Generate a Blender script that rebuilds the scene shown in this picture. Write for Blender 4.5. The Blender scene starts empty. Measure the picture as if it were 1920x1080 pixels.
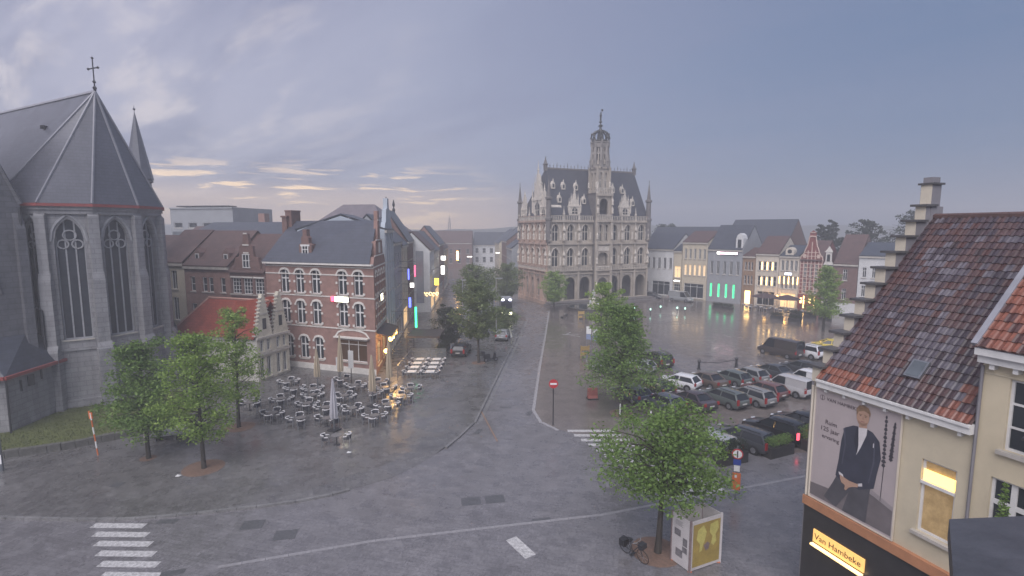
import bpy, math, random
import numpy as np
from mathutils import Vector, Matrix
R = math.radians
rnd = random.Random(7)
scene = bpy.context.scene
COL = scene.collection

# ---------------------------------------------------------------- camera
cam_data = bpy.data.cameras.new('camera')
cam = bpy.data.objects.new('camera', cam_data)
COL.objects.link(cam)
cam.location = (0, 0, 15.5)
cam.rotation_euler = (R(90) - math.atan(110 / 960), 0, 0)
cam_data.sensor_width = 36.0
cam_data.lens = 18.0
cam_data.clip_end = 9000
scene.camera = cam

# ---------------------------------------------------------------- world: an overcast evening sky, bright towards the sunset
SUN_AZ = -24.0      # azimuth of the sunset glow, degrees from the viewing direction
LIGHT_AZ, LIGHT_EL = -163.0, 50.0     # direction of the added fill lamp, behind the camera and away from the sunset
SKY = 0.40
world = bpy.data.worlds.new('World')
scene.world = world
world.use_nodes = True
wn, wl = world.node_tree.nodes, world.node_tree.links
wn.clear()
def wnode(t, **k):
    n = wn.new(t)
    for a, b in k.items():
        setattr(n, a, b)
    return n
def wmath(op, a, b=None, c=None, clamp=False):
    n = wnode('ShaderNodeMath', operation=op, use_clamp=clamp)
    for i, x in enumerate((a, b, c)):
        if x is None: continue
        if isinstance(x, (int, float)): n.inputs[i].default_value = x
        else: wl.new(x, n.inputs[i])
    return n.outputs[0]
def wmix(f, a, b, blend='MIX'):
    n = wnode('ShaderNodeMix', data_type='RGBA', blend_type=blend)
    if isinstance(f, (int, float)): n.inputs[0].default_value = f
    else: wl.new(f, n.inputs[0])
    for i, x in ((6, a), (7, b)):
        if isinstance(x, tuple): n.inputs[i].default_value = (*x, 1)
        else: wl.new(x, n.inputs[i])
    return n.outputs[2]
def wrange(x, a, b, c=0.0, d=1.0):
    n = wnode('ShaderNodeMapRange', interpolation_type='SMOOTHSTEP')
    wl.new(x, n.inputs[0])
    for i, v in enumerate((a, b, c, d)): n.inputs[i + 1].default_value = v
    return n.outputs[0]
tc = wnode('ShaderNodeTexCoord')
sep = wnode('ShaderNodeSeparateXYZ'); wl.new(tc.outputs['Generated'], sep.inputs[0])
dx, dy, dz = sep.outputs
el = wmath('MAXIMUM', dz, 0.0)
# cloud deck coordinates: the direction projected on a plane overhead
den = wmath('ADD', el, 0.16)
comb = wnode('ShaderNodeCombineXYZ')
wl.new(wmath('DIVIDE', dx, den), comb.inputs[0]); wl.new(wmath('DIVIDE', dy, den), comb.inputs[1])
mpr = wnode('ShaderNodeMapping'); wl.new(comb.outputs[0], mpr.inputs[0]); mpr.inputs['Rotation'].default_value = (0, 0, R(-142))
mp = wnode('ShaderNodeMapping'); wl.new(mpr.outputs[0], mp.inputs[0]); mp.inputs['Scale'].default_value = (0.34, 1.0, 1)
def wnoise(vec, scale, detail, rough, dist=0.0):
    n = wnode('ShaderNodeTexNoise'); wl.new(vec, n.inputs['Vector'])
    n.inputs['Scale'].default_value = scale; n.inputs['Detail'].default_value = detail
    n.inputs['Roughness'].default_value = rough; n.inputs['Distortion'].default_value = dist
    return n.outputs[0]
n1 = wnoise(mp.outputs[0], 1.25, 7, 0.6, 0.5)
n2 = wnoise(mp.outputs[0], 4.2, 6, 0.62, 0.3)
west = wmath('ADD', wmath('MULTIPLY', dx, -0.80), wmath('MULTIPLY', dy, 0.28))     # towards the lit side
wmask = wrange(west, -0.34, 0.90)
deck = wmix(wmask, (0.112, 0.175, 0.315), (0.46, 0.455, 0.575))
n1r = wrange(n1, 0.40, 0.62)
dark = wmix(wmath('MULTIPLY', n1r, wmath('MULTIPLY_ADD', wmask, 0.62, 0.16)), deck, (0.225, 0.24, 0.365))
lite = wmath('MULTIPLY', wrange(n2, 0.47, 0.70), wrange(west, 0.30, 0.85))
clouds = wmix(wmath('MULTIPLY', lite, 0.85), dark, (0.80, 0.72, 0.72))
# sunset glow low over the horizon
az = wmath('ADD', wmath('MULTIPLY', dx, math.sin(R(SUN_AZ))), wmath('MULTIPLY', dy, math.cos(R(SUN_AZ))))
glow = wmath('MULTIPLY', wrange(az, 0.84, 0.995), wrange(el, 0.095, 0.012))
breaks = wmath('MULTIPLY', wrange(az, 0.91, 0.985), wrange(el, 0.135, 0.05))
mp2 = wnode('ShaderNodeMapping'); wl.new(tc.outputs['Generated'], mp2.inputs[0]); mp2.inputs['Scale'].default_value = (7, 7, 62)
n3 = wnoise(mp2.outputs[0], 1.2, 5, 0.55, 0.4)
band = wrange(n3, 0.53, 0.64)
gcol = wmix(wmath('MULTIPLY', glow, 0.88), clouds, (1.75, 1.18, 0.72))
gfac = wmath('MULTIPLY', wmath('MULTIPLY', breaks, band), 0.9, clamp=True)
gcol = wmix(gfac, gcol, (2.3, 1.60, 0.85))
# a thin veil of low cloud all round the horizon
gcol = wmix(wmath('MULTIPLY', wrange(el, 0.10, 0.0), 0.10), gcol, (0.36, 0.34, 0.42))
sky = wnode('ShaderNodeTexSky', sky_type='NISHITA', sun_disc=False)
sky.sun_elevation = R(LIGHT_EL); sky.sun_rotation = R(LIGHT_AZ); sky.air_density = 1.0; sky.dust_density = 2.0
bg_sky = wnode('ShaderNodeBackground'); wl.new(sky.outputs[0], bg_sky.inputs[0]); bg_sky.inputs[1].default_value = 0.05
bg_cloud = wnode('ShaderNodeBackground'); wl.new(gcol, bg_cloud.inputs[0]); bg_cloud.inputs[1].default_value = SKY
mixs = wnode('ShaderNodeMixShader'); mixs.inputs[0].default_value = 0.9
wl.new(bg_sky.outputs[0], mixs.inputs[1]); wl.new(bg_cloud.outputs[0], mixs.inputs[2])
wout = wnode('ShaderNodeOutputWorld'); wl.new(mixs.outputs[0], wout.inputs[0])

# ---------------------------------------------------------------- wide fill lamp from behind the camera, added to brighten ground and fronts
sl = bpy.data.lights.new('fill_sun', 'SUN'); sl.energy = 1.5; sl.angle = R(60); sl.color = (1.0, 0.955, 0.965)
fill_sun = bpy.data.objects.new('fill_sun', sl); COL.objects.link(fill_sun)
_a, _e = R(LIGHT_AZ), R(LIGHT_EL)
fill_sun.rotation_euler = Vector((math.sin(_a) * math.cos(_e), math.cos(_a) * math.cos(_e), math.sin(_e))).to_track_quat('Z', 'Y').to_euler()

scene.render.engine = 'CYCLES'
vs = scene.view_settings
vs.view_transform = 'Standard'; vs.look = 'None'; vs.exposure = 1.52; vs.gamma = 1.0; vs.use_curve_mapping = False
scene.cycles.use_denoising = True
scene.cycles.max_bounces = 6
scene.cycles.volume_bounces = 0
scene.cycles.sample_clamp_indirect = 4.0

# ---------------------------------------------------------------- materials
MATS = {}
def M(name, rgb=(0.5, 0.5, 0.5), rough=0.7, var=0.18, scale=2.0, metal=0.0, bump=0.0, bscale=None, emit=None, estr=1.0,
      streak=0.0, coat=0.0, spec=0.5, rows=0.0, subs=0.0):
    if name in MATS: return MATS[name]
    m = bpy.data.materials.new(name); m.use_nodes = True
    MATS[name] = m
    n, l = m.node_tree.nodes, m.node_tree.links
    b = n['Principled BSDF']
    b.inputs['Roughness'].default_value = rough; b.inputs['Metallic'].default_value = metal
    b.inputs['Specular IOR Level'].default_value = spec
    if coat: b.inputs['Coat Weight'].default_value = coat; b.inputs['Coat Roughness'].default_value = 0.08
    t = n.new('ShaderNodeTexCoord')
    if var > 0:
        no = n.new('ShaderNodeTexNoise'); no.inputs['Scale'].default_value = scale; no.inputs['Detail'].default_value = 6; no.inputs['Roughness'].default_value = 0.65
        src = t.outputs['Object']
        if streak:
            mpn = n.new('ShaderNodeMapping'); mpn.inputs['Scale'].default_value = (1, 1, streak); l.new(src, mpn.inputs[0]); src = mpn.outputs[0]
        l.new(src, no.inputs['Vector'])
        r = n.new('ShaderNodeValToRGB')
        r.color_ramp.elements[0].position = 0.30; r.color_ramp.elements[1].position = 0.70
        r.color_ramp.elements[0].color = tuple(max(0, x * (1 - var)) for x in rgb) + (1,)
        r.color_ramp.elements[1].color = tuple(min(1, x * (1 + var)) for x in rgb) + (1,)
        l.new(no.outputs[0], r.inputs[0]); l.new(r.outputs[0], b.inputs['Base Color'])
    else:
        b.inputs['Base Color'].default_value = (*rgb, 1)
    h = None
    if rows:      # courses: fine relief only (slates, brick courses far away)
        br = n.new('ShaderNodeTexBrick'); br.inputs['Scale'].default_value = 1.0
        br.inputs['Brick Width'].default_value = rows * 2.2; br.inputs['Row Height'].default_value = rows; br.inputs['Mortar Size'].default_value = rows * 0.08
        sx = n.new('ShaderNodeSeparateXYZ'); l.new(t.outputs['Object'], sx.inputs[0])
        ad = n.new('ShaderNodeMath'); ad.operation = 'ADD'; l.new(sx.outputs[0], ad.inputs[0]); l.new(sx.outputs[1], ad.inputs[1])
        cx = n.new('ShaderNodeCombineXYZ'); l.new(ad.outputs[0], cx.inputs[0]); l.new(sx.outputs[2], cx.inputs[1])
        l.new(cx.outputs[0], br.inputs['Vector'])
        br.inputs['Color1'].default_value = (1, 1, 1, 1); br.inputs['Color2'].default_value = (0.82, 0.82, 0.82, 1); br.inputs['Mortar'].default_value = (0.62, 0.62, 0.62, 1)
        mx = n.new('ShaderNodeMix'); mx.data_type = 'RGBA'; mx.blend_type = 'MULTIPLY'; mx.inputs[0].default_value = 0.75
        if var > 0: l.new(r.outputs[0], mx.inputs[6])
        else: mx.inputs[6].default_value = (*rgb, 1)
        l.new(br.outputs[0], mx.inputs[7]); l.new(mx.outputs[2], b.inputs['Base Color'])
    if bump:
        nb = n.new('ShaderNodeTexNoise'); nb.inputs['Scale'].default_value = bscale or scale * 6; nb.inputs['Detail'].default_value = 4
        l.new(t.outputs['Object'], nb.inputs['Vector'])
        bp = n.new('ShaderNodeBump'); bp.inputs['Strength'].default_value = bump; bp.inputs['Distance'].default_value = 0.05
        l.new(nb.outputs[0], bp.inputs['Height']); l.new(bp.outputs[0], b.inputs['Normal'])
    if emit:
        b.inputs['Emission Color'].default_value = (*emit, 1); b.inputs['Emission Strength'].default_value = estr * 0.5
    if subs:
        b.inputs['Transmission Weight'].default_value = 0.0
    return m

def wet_ground(name, rgb, rgb2, rough0, rough1, pscale=0.12, gscale=9.0, bump=0.10, courses=None):
    """wet stone or asphalt: two tones, puddled and rougher places, fine grain"""
    m = bpy.data.materials.new(name); m.use_nodes = True; MATS[name] = m
    n, l = m.node_tree.nodes, m.node_tree.links; b = n['Principled BSDF']
    g = n.new('ShaderNodeNewGeometry')
    def noise(s, d, r=0.6, dist=0.0):
        x = n.new('ShaderNodeTexNoise'); x.inputs['Scale'].default_value = s; x.inputs['Detail'].default_value = d
        x.inputs['Roughness'].default_value = r; x.inputs['Distortion'].default_value = dist; l.new(g.outputs['Position'], x.inputs['Vector']); return x.outputs[0]
    big, fine = noise(pscale, 5, 0.6, 0.6), noise(gscale, 5, 0.7)
    mid = noise(0.9, 5, 0.65)
    r = n.new('ShaderNodeValToRGB'); r.color_ramp.elements[0].position = 0.32; r.color_ramp.elements[1].position = 0.68
    r.color_ramp.elements[0].color = (*rgb, 1); r.color_ramp.elements[1].color = (*rgb2, 1); l.new(big, r.inputs[0])
    def mul(c, f, fac):
        x = n.new('ShaderNodeMix'); x.data_type = 'RGBA'; x.blend_type = 'MULTIPLY'; x.inputs[0].default_value = fac
        l.new(c, x.inputs[6]); l.new(f, x.inputs[7]); return x.outputs[2]
    def ramp(f, a, c2):
        x = n.new('ShaderNodeMapRange'); l.new(f, x.inputs[0]); x.inputs[1].default_value = 0.3; x.inputs[2].default_value = 0.7; x.inputs[3].default_value = a; x.inputs[4].default_value = c2; return x.outputs[0]
    col = mul(r.outputs[0], ramp(fine, 0.62, 1.25), 1.0)
    col = mul(col, ramp(mid, 0.78, 1.18), 1.0)
    if courses:
        br = n.new('ShaderNodeTexBrick'); br.inputs['Scale'].default_value = 1.0; br.inputs['Brick Width'].default_value = courses[0]; br.inputs['Row Height'].default_value = courses[1]
        br.inputs['Mortar Size'].default_value = 0.012; br.inputs['Color1'].default_value = (1, 1, 1, 1); br.inputs['Color2'].default_value = (0.78, 0.78, 0.78, 1); br.inputs['Mortar'].default_value = (0.6, 0.6, 0.6, 1)
        mp_ = n.new('ShaderNodeMapping'); mp_.inputs['Rotation'].default_value = (0, 0, courses[2]); l.new(g.outputs['Position'], mp_.inputs[0]); l.new(mp_.outputs[0], br.inputs['Vector'])
        col = mul(col, br.outputs[0], 0.8)
    l.new(col, b.inputs['Base Color'])
    rr = n.new('ShaderNodeMapRange'); rr.inputs[1].default_value = 0.40; rr.inputs[2].default_value = 0.60; rr.inputs[3].default_value = rough0; rr.inputs[4].default_value = rough1
    pw = n.new('ShaderNodeMath'); pw.operation = 'MULTIPLY_ADD'; pw.inputs[1].default_value = 0.45; l.new(noise(0.22, 4, 0.55, 0.8), pw.inputs[0]); hf = n.new('ShaderNodeMath'); hf.operation = 'MULTIPLY'; hf.inputs[1].default_value = 0.55; l.new(mid, hf.inputs[0]); l.new(hf.outputs[0], pw.inputs[2]); l.new(pw.outputs[0], rr.inputs[0]); l.new(rr.outputs[0], b.inputs['Roughness'])
    b.inputs['Specular IOR Level'].default_value = 0.55
    bp = n.new('ShaderNodeBump'); bp.inputs['Strength'].default_value = bump; bp.inputs['Distance'].default_value = 0.02
    l.new(fine, bp.inputs['Height']); l.new(bp.outputs[0], b.inputs['Normal'])
    return m

def leaf_mat(name, c1, c2):
    m = bpy.data.materials.new(name); m.use_nodes = True; MATS[name] = m
    n, l = m.node_tree.nodes, m.node_tree.links; b = n['Principled BSDF']
    g = n.new('ShaderNodeNewGeometry')
    t = n.new('ShaderNodeTexNoise'); t.inputs['Scale'].default_value = 0.9; t.inputs['Detail'].default_value = 3; l.new(g.outputs['Position'], t.inputs['Vector'])
    ad = n.new('ShaderNodeMath'); ad.operation = 'MULTIPLY_ADD'; ad.inputs[1].default_value = 0.45; l.new(g.outputs['Random Per Island'], ad.inputs[0])
    sc = n.new('ShaderNodeMath'); sc.operation = 'MULTIPLY'; sc.inputs[1].default_value = 0.6; l.new(t.outputs[0], sc.inputs[0]); l.new(sc.outputs[0], ad.inputs[2])
    r = n.new('ShaderNodeValToRGB'); r.color_ramp.elements[0].position = 0.2; r.color_ramp.elements[1].position = 0.8
    r.color_ramp.elements[0].color = (*c1, 1); r.color_ramp.elements[1].color = (*c2, 1)
    l.new(ad.outputs[0], r.inputs[0]); l.new(r.outputs[0], b.inputs['Base Color'])
    b.inputs['Roughness'].default_value = 0.55; b.inputs['Specular IOR Level'].default_value = 0.3
    tr = n.new('ShaderNodeBsdfTranslucent'); l.new(r.outputs[0], tr.inputs[0])
    ms = n.new('ShaderNodeMixShader'); ms.inputs[0].default_value = 0.35
    l.new(b.outputs[0], ms.inputs[1]); l.new(tr.outputs[0], ms.inputs[2]); l.new(ms.outputs[0], n['Material Output'].inputs[0])
    return m

# ---------------------------------------------------------------- mesh helpers
class MB:
    def __init__(s): s.v = []; s.f = []; s.m = []
    def add(s, vs, fs, m=0):
        o = len(s.v); s.v += [tuple(v) for v in vs]
        for f in fs: s.f.append(tuple(i + o for i in f)); s.m.append(m)
        return s
    def box(s, x0, y0, z0, x1, y1, z1, m=0):
        return s.add([(x0, y0, z0), (x1, y0, z0), (x1, y1, z0), (x0, y1, z0), (x0, y0, z1), (x1, y0, z1), (x1, y1, z1), (x0, y1, z1)],
                     [(0, 3, 2, 1), (4, 5, 6, 7), (0, 1, 5, 4), (1, 2, 6, 5), (2, 3, 7, 6), (3, 0, 4, 7)], m)
    def bar(s, a, b, w, h=None, m=0, up=(0, 0, 1)):
        a, b = Vector(a), Vector(b); d = (b - a).normalized(); u = Vector(up)
        if abs(d.dot(u)) > 0.99: u = Vector((0, 1, 0))
        x = d.cross(u).normalized() * (w / 2); y = x.cross(d).normalized() * ((h or w) / 2)
        vs = [p + sx * x + sy * y for p in (a, b) for sx, sy in ((-1, -1), (1, -1), (1, 1), (-1, 1))]
        return s.add(vs, [(0, 1, 2, 3), (7, 6, 5, 4), (0, 4, 5, 1), (1, 5, 6, 2), (2, 6, 7, 3), (3, 7, 4, 0)], m)
    def prism(s, poly, z0, z1, m=0, scale=None):
        n = len(poly); cx = sum(p[0] for p in poly) / n; cy = sum(p[1] for p in poly) / n
        k = 1 if scale is None else scale
        vs = [(x, y, z0) for x, y in poly] + [(cx + (x - cx) * k, cy + (y - cy) * k, z1) for x, y in poly]
        return s.add(vs, [tuple(range(n))[::-1], tuple(range(n, 2 * n))] + [(i, (i + 1) % n, n + (i + 1) % n, n + i) for i in range(n)], m)
    def xprism(s, poly, y0, y1, m=0):
        """outline in x,z pushed along y"""
        n = len(poly)
        vs = [(x, y0, z) for x, z in poly] + [(x, y1, z) for x, z in poly]
        return s.add(vs, [tuple(range(n)), tuple(range(n, 2 * n))[::-1]] + [(i, n + i, n + (i + 1) % n, (i + 1) % n) for i in range(n)], m)
    def yprism(s, poly, x0, x1, m=0):
        n = len(poly)
        vs = [(x0, y, z) for y, z in poly] + [(x1, y, z) for y, z in poly]
        return s.add(vs, [tuple(range(n))[::-1], tuple(range(n, 2 * n))] + [(i, (i + 1) % n, n + (i + 1) % n, n + i) for i in range(n)], m)
    def tube(s, pts, rad, n=6, m=0):
        pts = [Vector(p) for p in pts]
        if isinstance(rad, (int, float)): rad = [rad] * len(pts)
        o = len(s.v); fs = []; vs = []
        for i, p in enumerate(pts):
            d = (pts[min(i + 1, len(pts) - 1)] - pts[max(i - 1, 0)]).normalized()
            u = Vector((1, 0, 0)) if abs(d.x) < 0.9 else Vector((0, 1, 0))
            x = d.cross(u).normalized(); y = d.cross(x)
            for k in range(n):
                a = 2 * math.pi * k / n; vs.append(p + (x * math.cos(a) + y * math.sin(a)) * rad[i])
        for i in range(len(pts) - 1):
            for k in range(n):
                fs.append((i * n + k, i * n + (k + 1) % n, (i + 1) * n + (k + 1) % n, (i + 1) * n + k))
        fs.append(tuple(range(n))[::-1]); fs.append(tuple((len(pts) - 1) * n + k for k in range(n)))
        return s.add(vs, fs, m)
    def lathe(s, prof, n=8, c=(0, 0), m=0, a0=0.0):
        vs = []; fs = []
        for r, z in prof:
            for k in range(n):
                a = a0 + 2 * math.pi * k / n; vs.append((c[0] + r * math.cos(a), c[1] + r * math.sin(a), z))
        for i in range(len(prof) - 1):
            for k in range(n):
                fs.append((i * n + k, i * n + (k + 1) % n, (i + 1) * n + (k + 1) % n, (i + 1) * n + k))
        fs.append(tuple(range(n))[::-1]); fs.append(tuple((len(prof) - 1) * n + k for k in range(n)))
        return s.add(vs, fs, m)
    def disc_y(s, cx, cz, r, y0, y1, n=16, m=0):
        poly = [(cx + r * math.cos(2 * math.pi * k / n), cz + r * math.sin(2 * math.pi * k / n)) for k in range(n)]
        return s.xprism(poly, y0, y1, m)
    def xf(s, mat):
        s.v = [tuple(mat @ Vector(v)) for v in s.v]; return s
    def mesh(s, name, mats, smooth=False):
        me = bpy.data.meshes.new(name); me.from_pydata(s.v, [], s.f)
        for x in (mats if isinstance(mats, (list, tuple)) else [mats]): me.materials.append(x)
        if any(s.m): me.polygons.foreach_set('material_index', s.m)
        if smooth:
            me.polygons.foreach_set('use_smooth', [True] * len(me.polygons))
            me.set_sharp_from_angle(angle=R(38))
        me.update(); return me

def ob(name, mesh, parent=None, loc=(0, 0, 0), rz=0.0, rot=None, scl=None):
    o = bpy.data.objects.new(name, mesh); COL.objects.link(o)
    if parent: o.parent = parent
    o.location = loc; o.rotation_euler = rot if rot else (0, 0, rz)
    if scl: o.scale = scl
    return o
def tag(o, label=None, cat=None, group=None, kind=None):
    if label: o['label'] = label
    if cat: o['category'] = cat
    if group: o['group'] = group
    if kind: o['kind'] = kind
    return o
def thing(name, label, cat, loc=(0, 0, 0), rz=0.0, group=None):
    return tag(ob(name, None, None, loc, rz), label, cat, group)
def copy_tree(o, parent=None):
    c = o.copy(); COL.objects.link(c)
    if parent: c.parent = parent
    for ch in list(o.children): copy_tree(ch, c)
    return c
def textmesh(body, size, mat, ext=0.004):
    cu = bpy.data.curves.new('lettering', 'FONT'); cu.body = body; cu.size = size; cu.extrude = ext; cu.resolution_u = 3
    t = bpy.data.objects.new('lettering', cu); COL.objects.link(t)
    bpy.context.view_layer.update()
    me = bpy.data.meshes.new_from_object(t.evaluated_get(bpy.context.evaluated_depsgraph_get()))
    bpy.data.objects.remove(t); me.materials.clear(); me.materials.append(mat)
    return me

# ---------------------------------------------------------------- facades with real openings
def arch_h(kind, u):
    u = min(1.0, abs(u))
    return math.sqrt(max(0, 4 - (1 + u) ** 2)) / math.sqrt(3) if kind == 'point' else math.sqrt(max(0, 1 - u * u))
def wall_mb(mb, x0, x1, z0, z1, ops, depth=0.22, m=0, y=0.0):
    """front face at y with openings (x, z, w, h, arch kind, rise) cut out and revealed"""
    xs = sorted({x0, x1, *[o[0] for o in ops], *[o[0] + o[2] for o in ops]}); zs = sorted({z0, z1, *[o[1] for o in ops], *[o[1] + o[3] for o in ops]})
    for i in range(len(xs) - 1):
        for j in range(len(zs) - 1):
            cx, cz = (xs[i] + xs[i + 1]) / 2, (zs[j] + zs[j + 1]) / 2
            if cx < x0 or cx > x1 or cz < z0 or cz > z1: continue
            if any(o[0] < cx < o[0] + o[2] and o[1] < cz < o[1] + o[3] for o in ops): continue
            mb.add([(xs[i], y, zs[j]), (xs[i + 1], y, zs[j]), (xs[i + 1], y, zs[j + 1]), (xs[i], y, zs[j + 1])], [(0, 1, 2, 3)], m)
    for o in ops:
        x, z, w, h = o[:4]; kind = o[4] if len(o) > 4 else None; rise = o[5] if len(o) > 5 else 0
        zt = z + h; zs_ = zt - rise if kind else zt; d = y + depth
        mb.add([(x, y, z), (x, y, zs_), (x, d, zs_), (x, d, z)], [(0, 1, 2, 3)], m)
        mb.add([(x + w, y, z), (x + w, d, z), (x + w, d, zs_), (x + w, y, zs_)], [(0, 1, 2, 3)], m)
        mb.add([(x, y, z), (x, d, z), (x + w, d, z), (x + w, y, z)], [(0, 1, 2, 3)], m)
        if not kind:
            mb.add([(x, y, zt), (x + w, y, zt), (x + w, d, zt), (x, d, zt)], [(0, 1, 2, 3)], m)
        else:
            N = 10
            pts = [(x + w * k / N, zs_ + rise * arch_h(kind, 2 * k / N - 1)) for k in range(N + 1)]
            for k in range(N):
                (xa, za), (xb, zb) = pts[k], pts[k + 1]
                mb.add([(xa, y, za), (xb, y, zb), (xb, y, zt), (xa, y, zt)], [(0, 1, 2, 3)], m)
                mb.add([(xa, y, za), (xa, d, za), (xb, d, zb), (xb, y, zb)], [(0, 1, 2, 3)], m)
    return mb
WIN = {}
def window_meshes(w, h, style, frame_mat, glass_mat, key):
    k = (round(w, 2), round(h, 2), style, key)
    if k in WIN: return WIN[k]
    g = MB().box(-w / 2 - 0.03, 0, -0.03, w / 2 + 0.03, 0.02, h + 0.03).mesh('window', glass_mat)
    f = MB(); b = 0.07 if w < 1.6 else 0.1
    y0, y1 = -0.06, -0.004
    f.box(-w / 2, y0, 0, -w / 2 + b, y1, h); f.box(w / 2 - b, y0, 0, w / 2, y1, h); f.box(-w / 2 + b, y0, 0, w / 2 - b, y1, b); f.box(-w / 2 + b, y0, h - b, w / 2 - b, y1, h)
    nx, nz, bw = {'cross': (2, [0.62], 0.14), 'sash': (1, [0.5], 0.06), 'pair': (2, [0.7], 0.07), 'grid': (3, [0.25, 0.5, 0.75], 0.05), 'lights3': (3, [], 0.11),
                  'lights2': (2, [0.55], 0.16), 'tall': (2, [], 0.06), 'shop': (3, [0.78], 0.07), 'plain': (1, [], 0.05), 'grid2': (2, [0.33, 0.66], 0.06), 'many': (4, [0.5], 0.1)}[style]
    for i in range(1, nx): xx = -w / 2 + w * i / nx; f.box(xx - bw / 2, y0 + 0.003, b, xx + bw / 2, y1, h - b)
    for q in nz: f.box(-w / 2 + b, y0 + 0.006, h * q - bw / 2, w / 2 - b, y1 - 0.001, h * q + bw / 2)
    WIN[k] = (g, f.mesh('frame', frame_mat)); return WIN[k]
def facade(root, x0, x1, z0, z1, ops, wall_mat, loc=(0, 0, 0), rz=0.0, depth=0.22, frame_mat=None, glass=None, extra=None, name='wall', mats2=None):
    """wall part with its windows, each window a part with its frame (and sill) as sub-parts.
    ops: dict x(centre) z w h [arch rise style lit sill sur]"""
    mb = MB(); wall_mb(mb, x0, x1, z0, z1, [(o['x'] - o['w'] / 2, o['z'], o['w'], o['h'], o.get('arch'), o.get('rise', 0)) for o in ops], depth)
    if extra: extra(mb)
    wo = ob(name, mb.mesh(name, [wall_mat] + (mats2 or [])), root, loc, rz)
    mt = Matrix.Translation(loc) @ Matrix.Rotation(rz, 4, 'Z')
    for o in ops:
        gm = o.get('glass') or glass or MATS['glass']
        fm = o.get('frame') or frame_mat or MATS['white_paint']
        if o.get('style') == 'open': continue
        g, f = window_meshes(o['w'], o['h'], o.get('style', 'sash'), fm, gm, gm.name + fm.name)
        w = ob('window', g, root, mt @ Vector((o['x'], depth - 0.01, o['z'])), rz)
        ob('frame', f, w)
        if o.get('sill', True):
            k = ('sill', round(o['w'], 2))
            if k not in WIN: WIN[k] = MB().box(-o['w'] / 2 - 0.1, -depth - 0.09, -0.12, o['w'] / 2 + 0.1, -depth + 0.07, -0.005).mesh('sill', MATS['pale_stone'])
            ob('sill', WIN[k], w)
        if o.get('sur'):
            k = ('sur', round(o['w'], 2), round(o['h'], 2), o.get('arch'))
            if k not in WIN:
                s = MB(); W, Hh, rs = o['w'], o['h'], o.get('rise', 0); y0, y1 = -depth - 0.06, -depth + 0.03
                N = 8
                for i in range(N):
                    u0, u1 = -1 + 2 * i / N, -1 + 2 * (i + 1) / N
                    a = [(u * (W / 2 + e * 0.16), Hh - rs + (rs + e * 0.2) * arch_h(o.get('arch'), u) + e * 0.03) for u in (u0, u1) for e in (0, 1)]
                    s.add([(a[0][0], y0, a[0][1]), (a[2][0], y0, a[2][1]), (a[3][0], y0, a[3][1]), (a[1][0], y0, a[1][1]), (a[1][0], y1, a[1][1]), (a[3][0], y1, a[3][1])], [(0, 1, 2, 3), (3, 2, 5, 4)])
                WIN[k] = s.mesh('arch_stone', MATS['white_stone'])
            ob('arch_stone', WIN[k], w)
            if 'quoin' not in WIN: WIN['quoin'] = MB().box(-0.12, -0.06, -0.12, 0.12, 0.03, 0.12).mesh('quoin', MATS['white_stone'])
            for q in (0.06, 0.5, 0.84):
                for sg in (-1, 1): ob('quoin', WIN['quoin'], w, (sg * (o['w'] / 2 + 0.125), -depth, o['h'] * q))
    return wo
def part(root, name, mb, mats, smooth=False, loc=(0, 0, 0), rz=0.0, label=None):
    o = ob(name, mb.mesh(name, mats, smooth), root, loc, rz)
    if label: o['label'] = label
    return o
def facade_windows(cols, rows):
    return [dict(x=x, z=z, w=w, h=h, **k) for x in cols for (z, w, h, k) in rows]

# shared materials
M('glass', (0.025, 0.03, 0.036), 0.10, 0.25, 0.6); M('glass_pale', (0.10, 0.115, 0.13), 0.12, 0.3, 0.5)
M('white_paint', (0.62, 0.61, 0.60), 0.5, 0.10, 3); M('pale_stone', (0.42, 0.39, 0.35), 0.6, 0.2, 2); M('white_stone', (0.60, 0.57, 0.53), 0.6, 0.15, 2)
M('dark_metal', (0.03, 0.03, 0.035), 0.4, 0.1, 4); M('grey_metal', (0.22, 0.23, 0.25), 0.35, 0.15, 3, metal=0.6); M('steel', (0.55, 0.55, 0.57), 0.3, 0.1, 3, metal=0.8)
M('slate', (0.050, 0.056, 0.074), 0.42, 0.25, 1.2, rows=0.3); M('slate_light', (0.17, 0.18, 0.20), 0.45, 0.2, 0.8, rows=0.35)
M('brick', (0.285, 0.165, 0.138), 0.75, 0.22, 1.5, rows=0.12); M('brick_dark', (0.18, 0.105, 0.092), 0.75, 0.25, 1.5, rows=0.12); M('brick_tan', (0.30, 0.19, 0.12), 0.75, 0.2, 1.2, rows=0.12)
M('church_stone', (0.26, 0.255, 0.265), 0.72, 0.32, 1.1, streak=0.35, bump=0.25, bscale=6, rows=0.42); M('church_dark', (0.13, 0.13, 0.145), 0.75, 0.3, 0.9, bump=0.3, bscale=5, rows=0.42)
M('red_trim', (0.26, 0.055, 0.05), 0.6, 0.2, 2); M('tile_red', (0.30, 0.075, 0.045), 0.5, 0.3, 1.4, rows=0.3); M('tile_brown', (0.095, 0.052, 0.046), 0.55, 0.3, 1.0, rows=0.3)
M('cream', (0.50, 0.44, 0.34), 0.7, 0.10, 0.7); M('cream_light', (0.56, 0.50, 0.42), 0.7, 0.10, 0.7); M('plaster_white', (0.56, 0.56, 0.56), 0.7, 0.10, 0.6); M('plaster_grey', (0.27, 0.28, 0.30), 0.7, 0.14, 0.6)
M('lit_warm', (0.8, 0.6, 0.3), 0.5, 0, emit=(1.0, 0.60, 0.20), estr=4.5); M('lit_soft', (0.6, 0.5, 0.35), 0.5, 0, emit=(1.0, 0.62, 0.26), estr=0.8)
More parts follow.
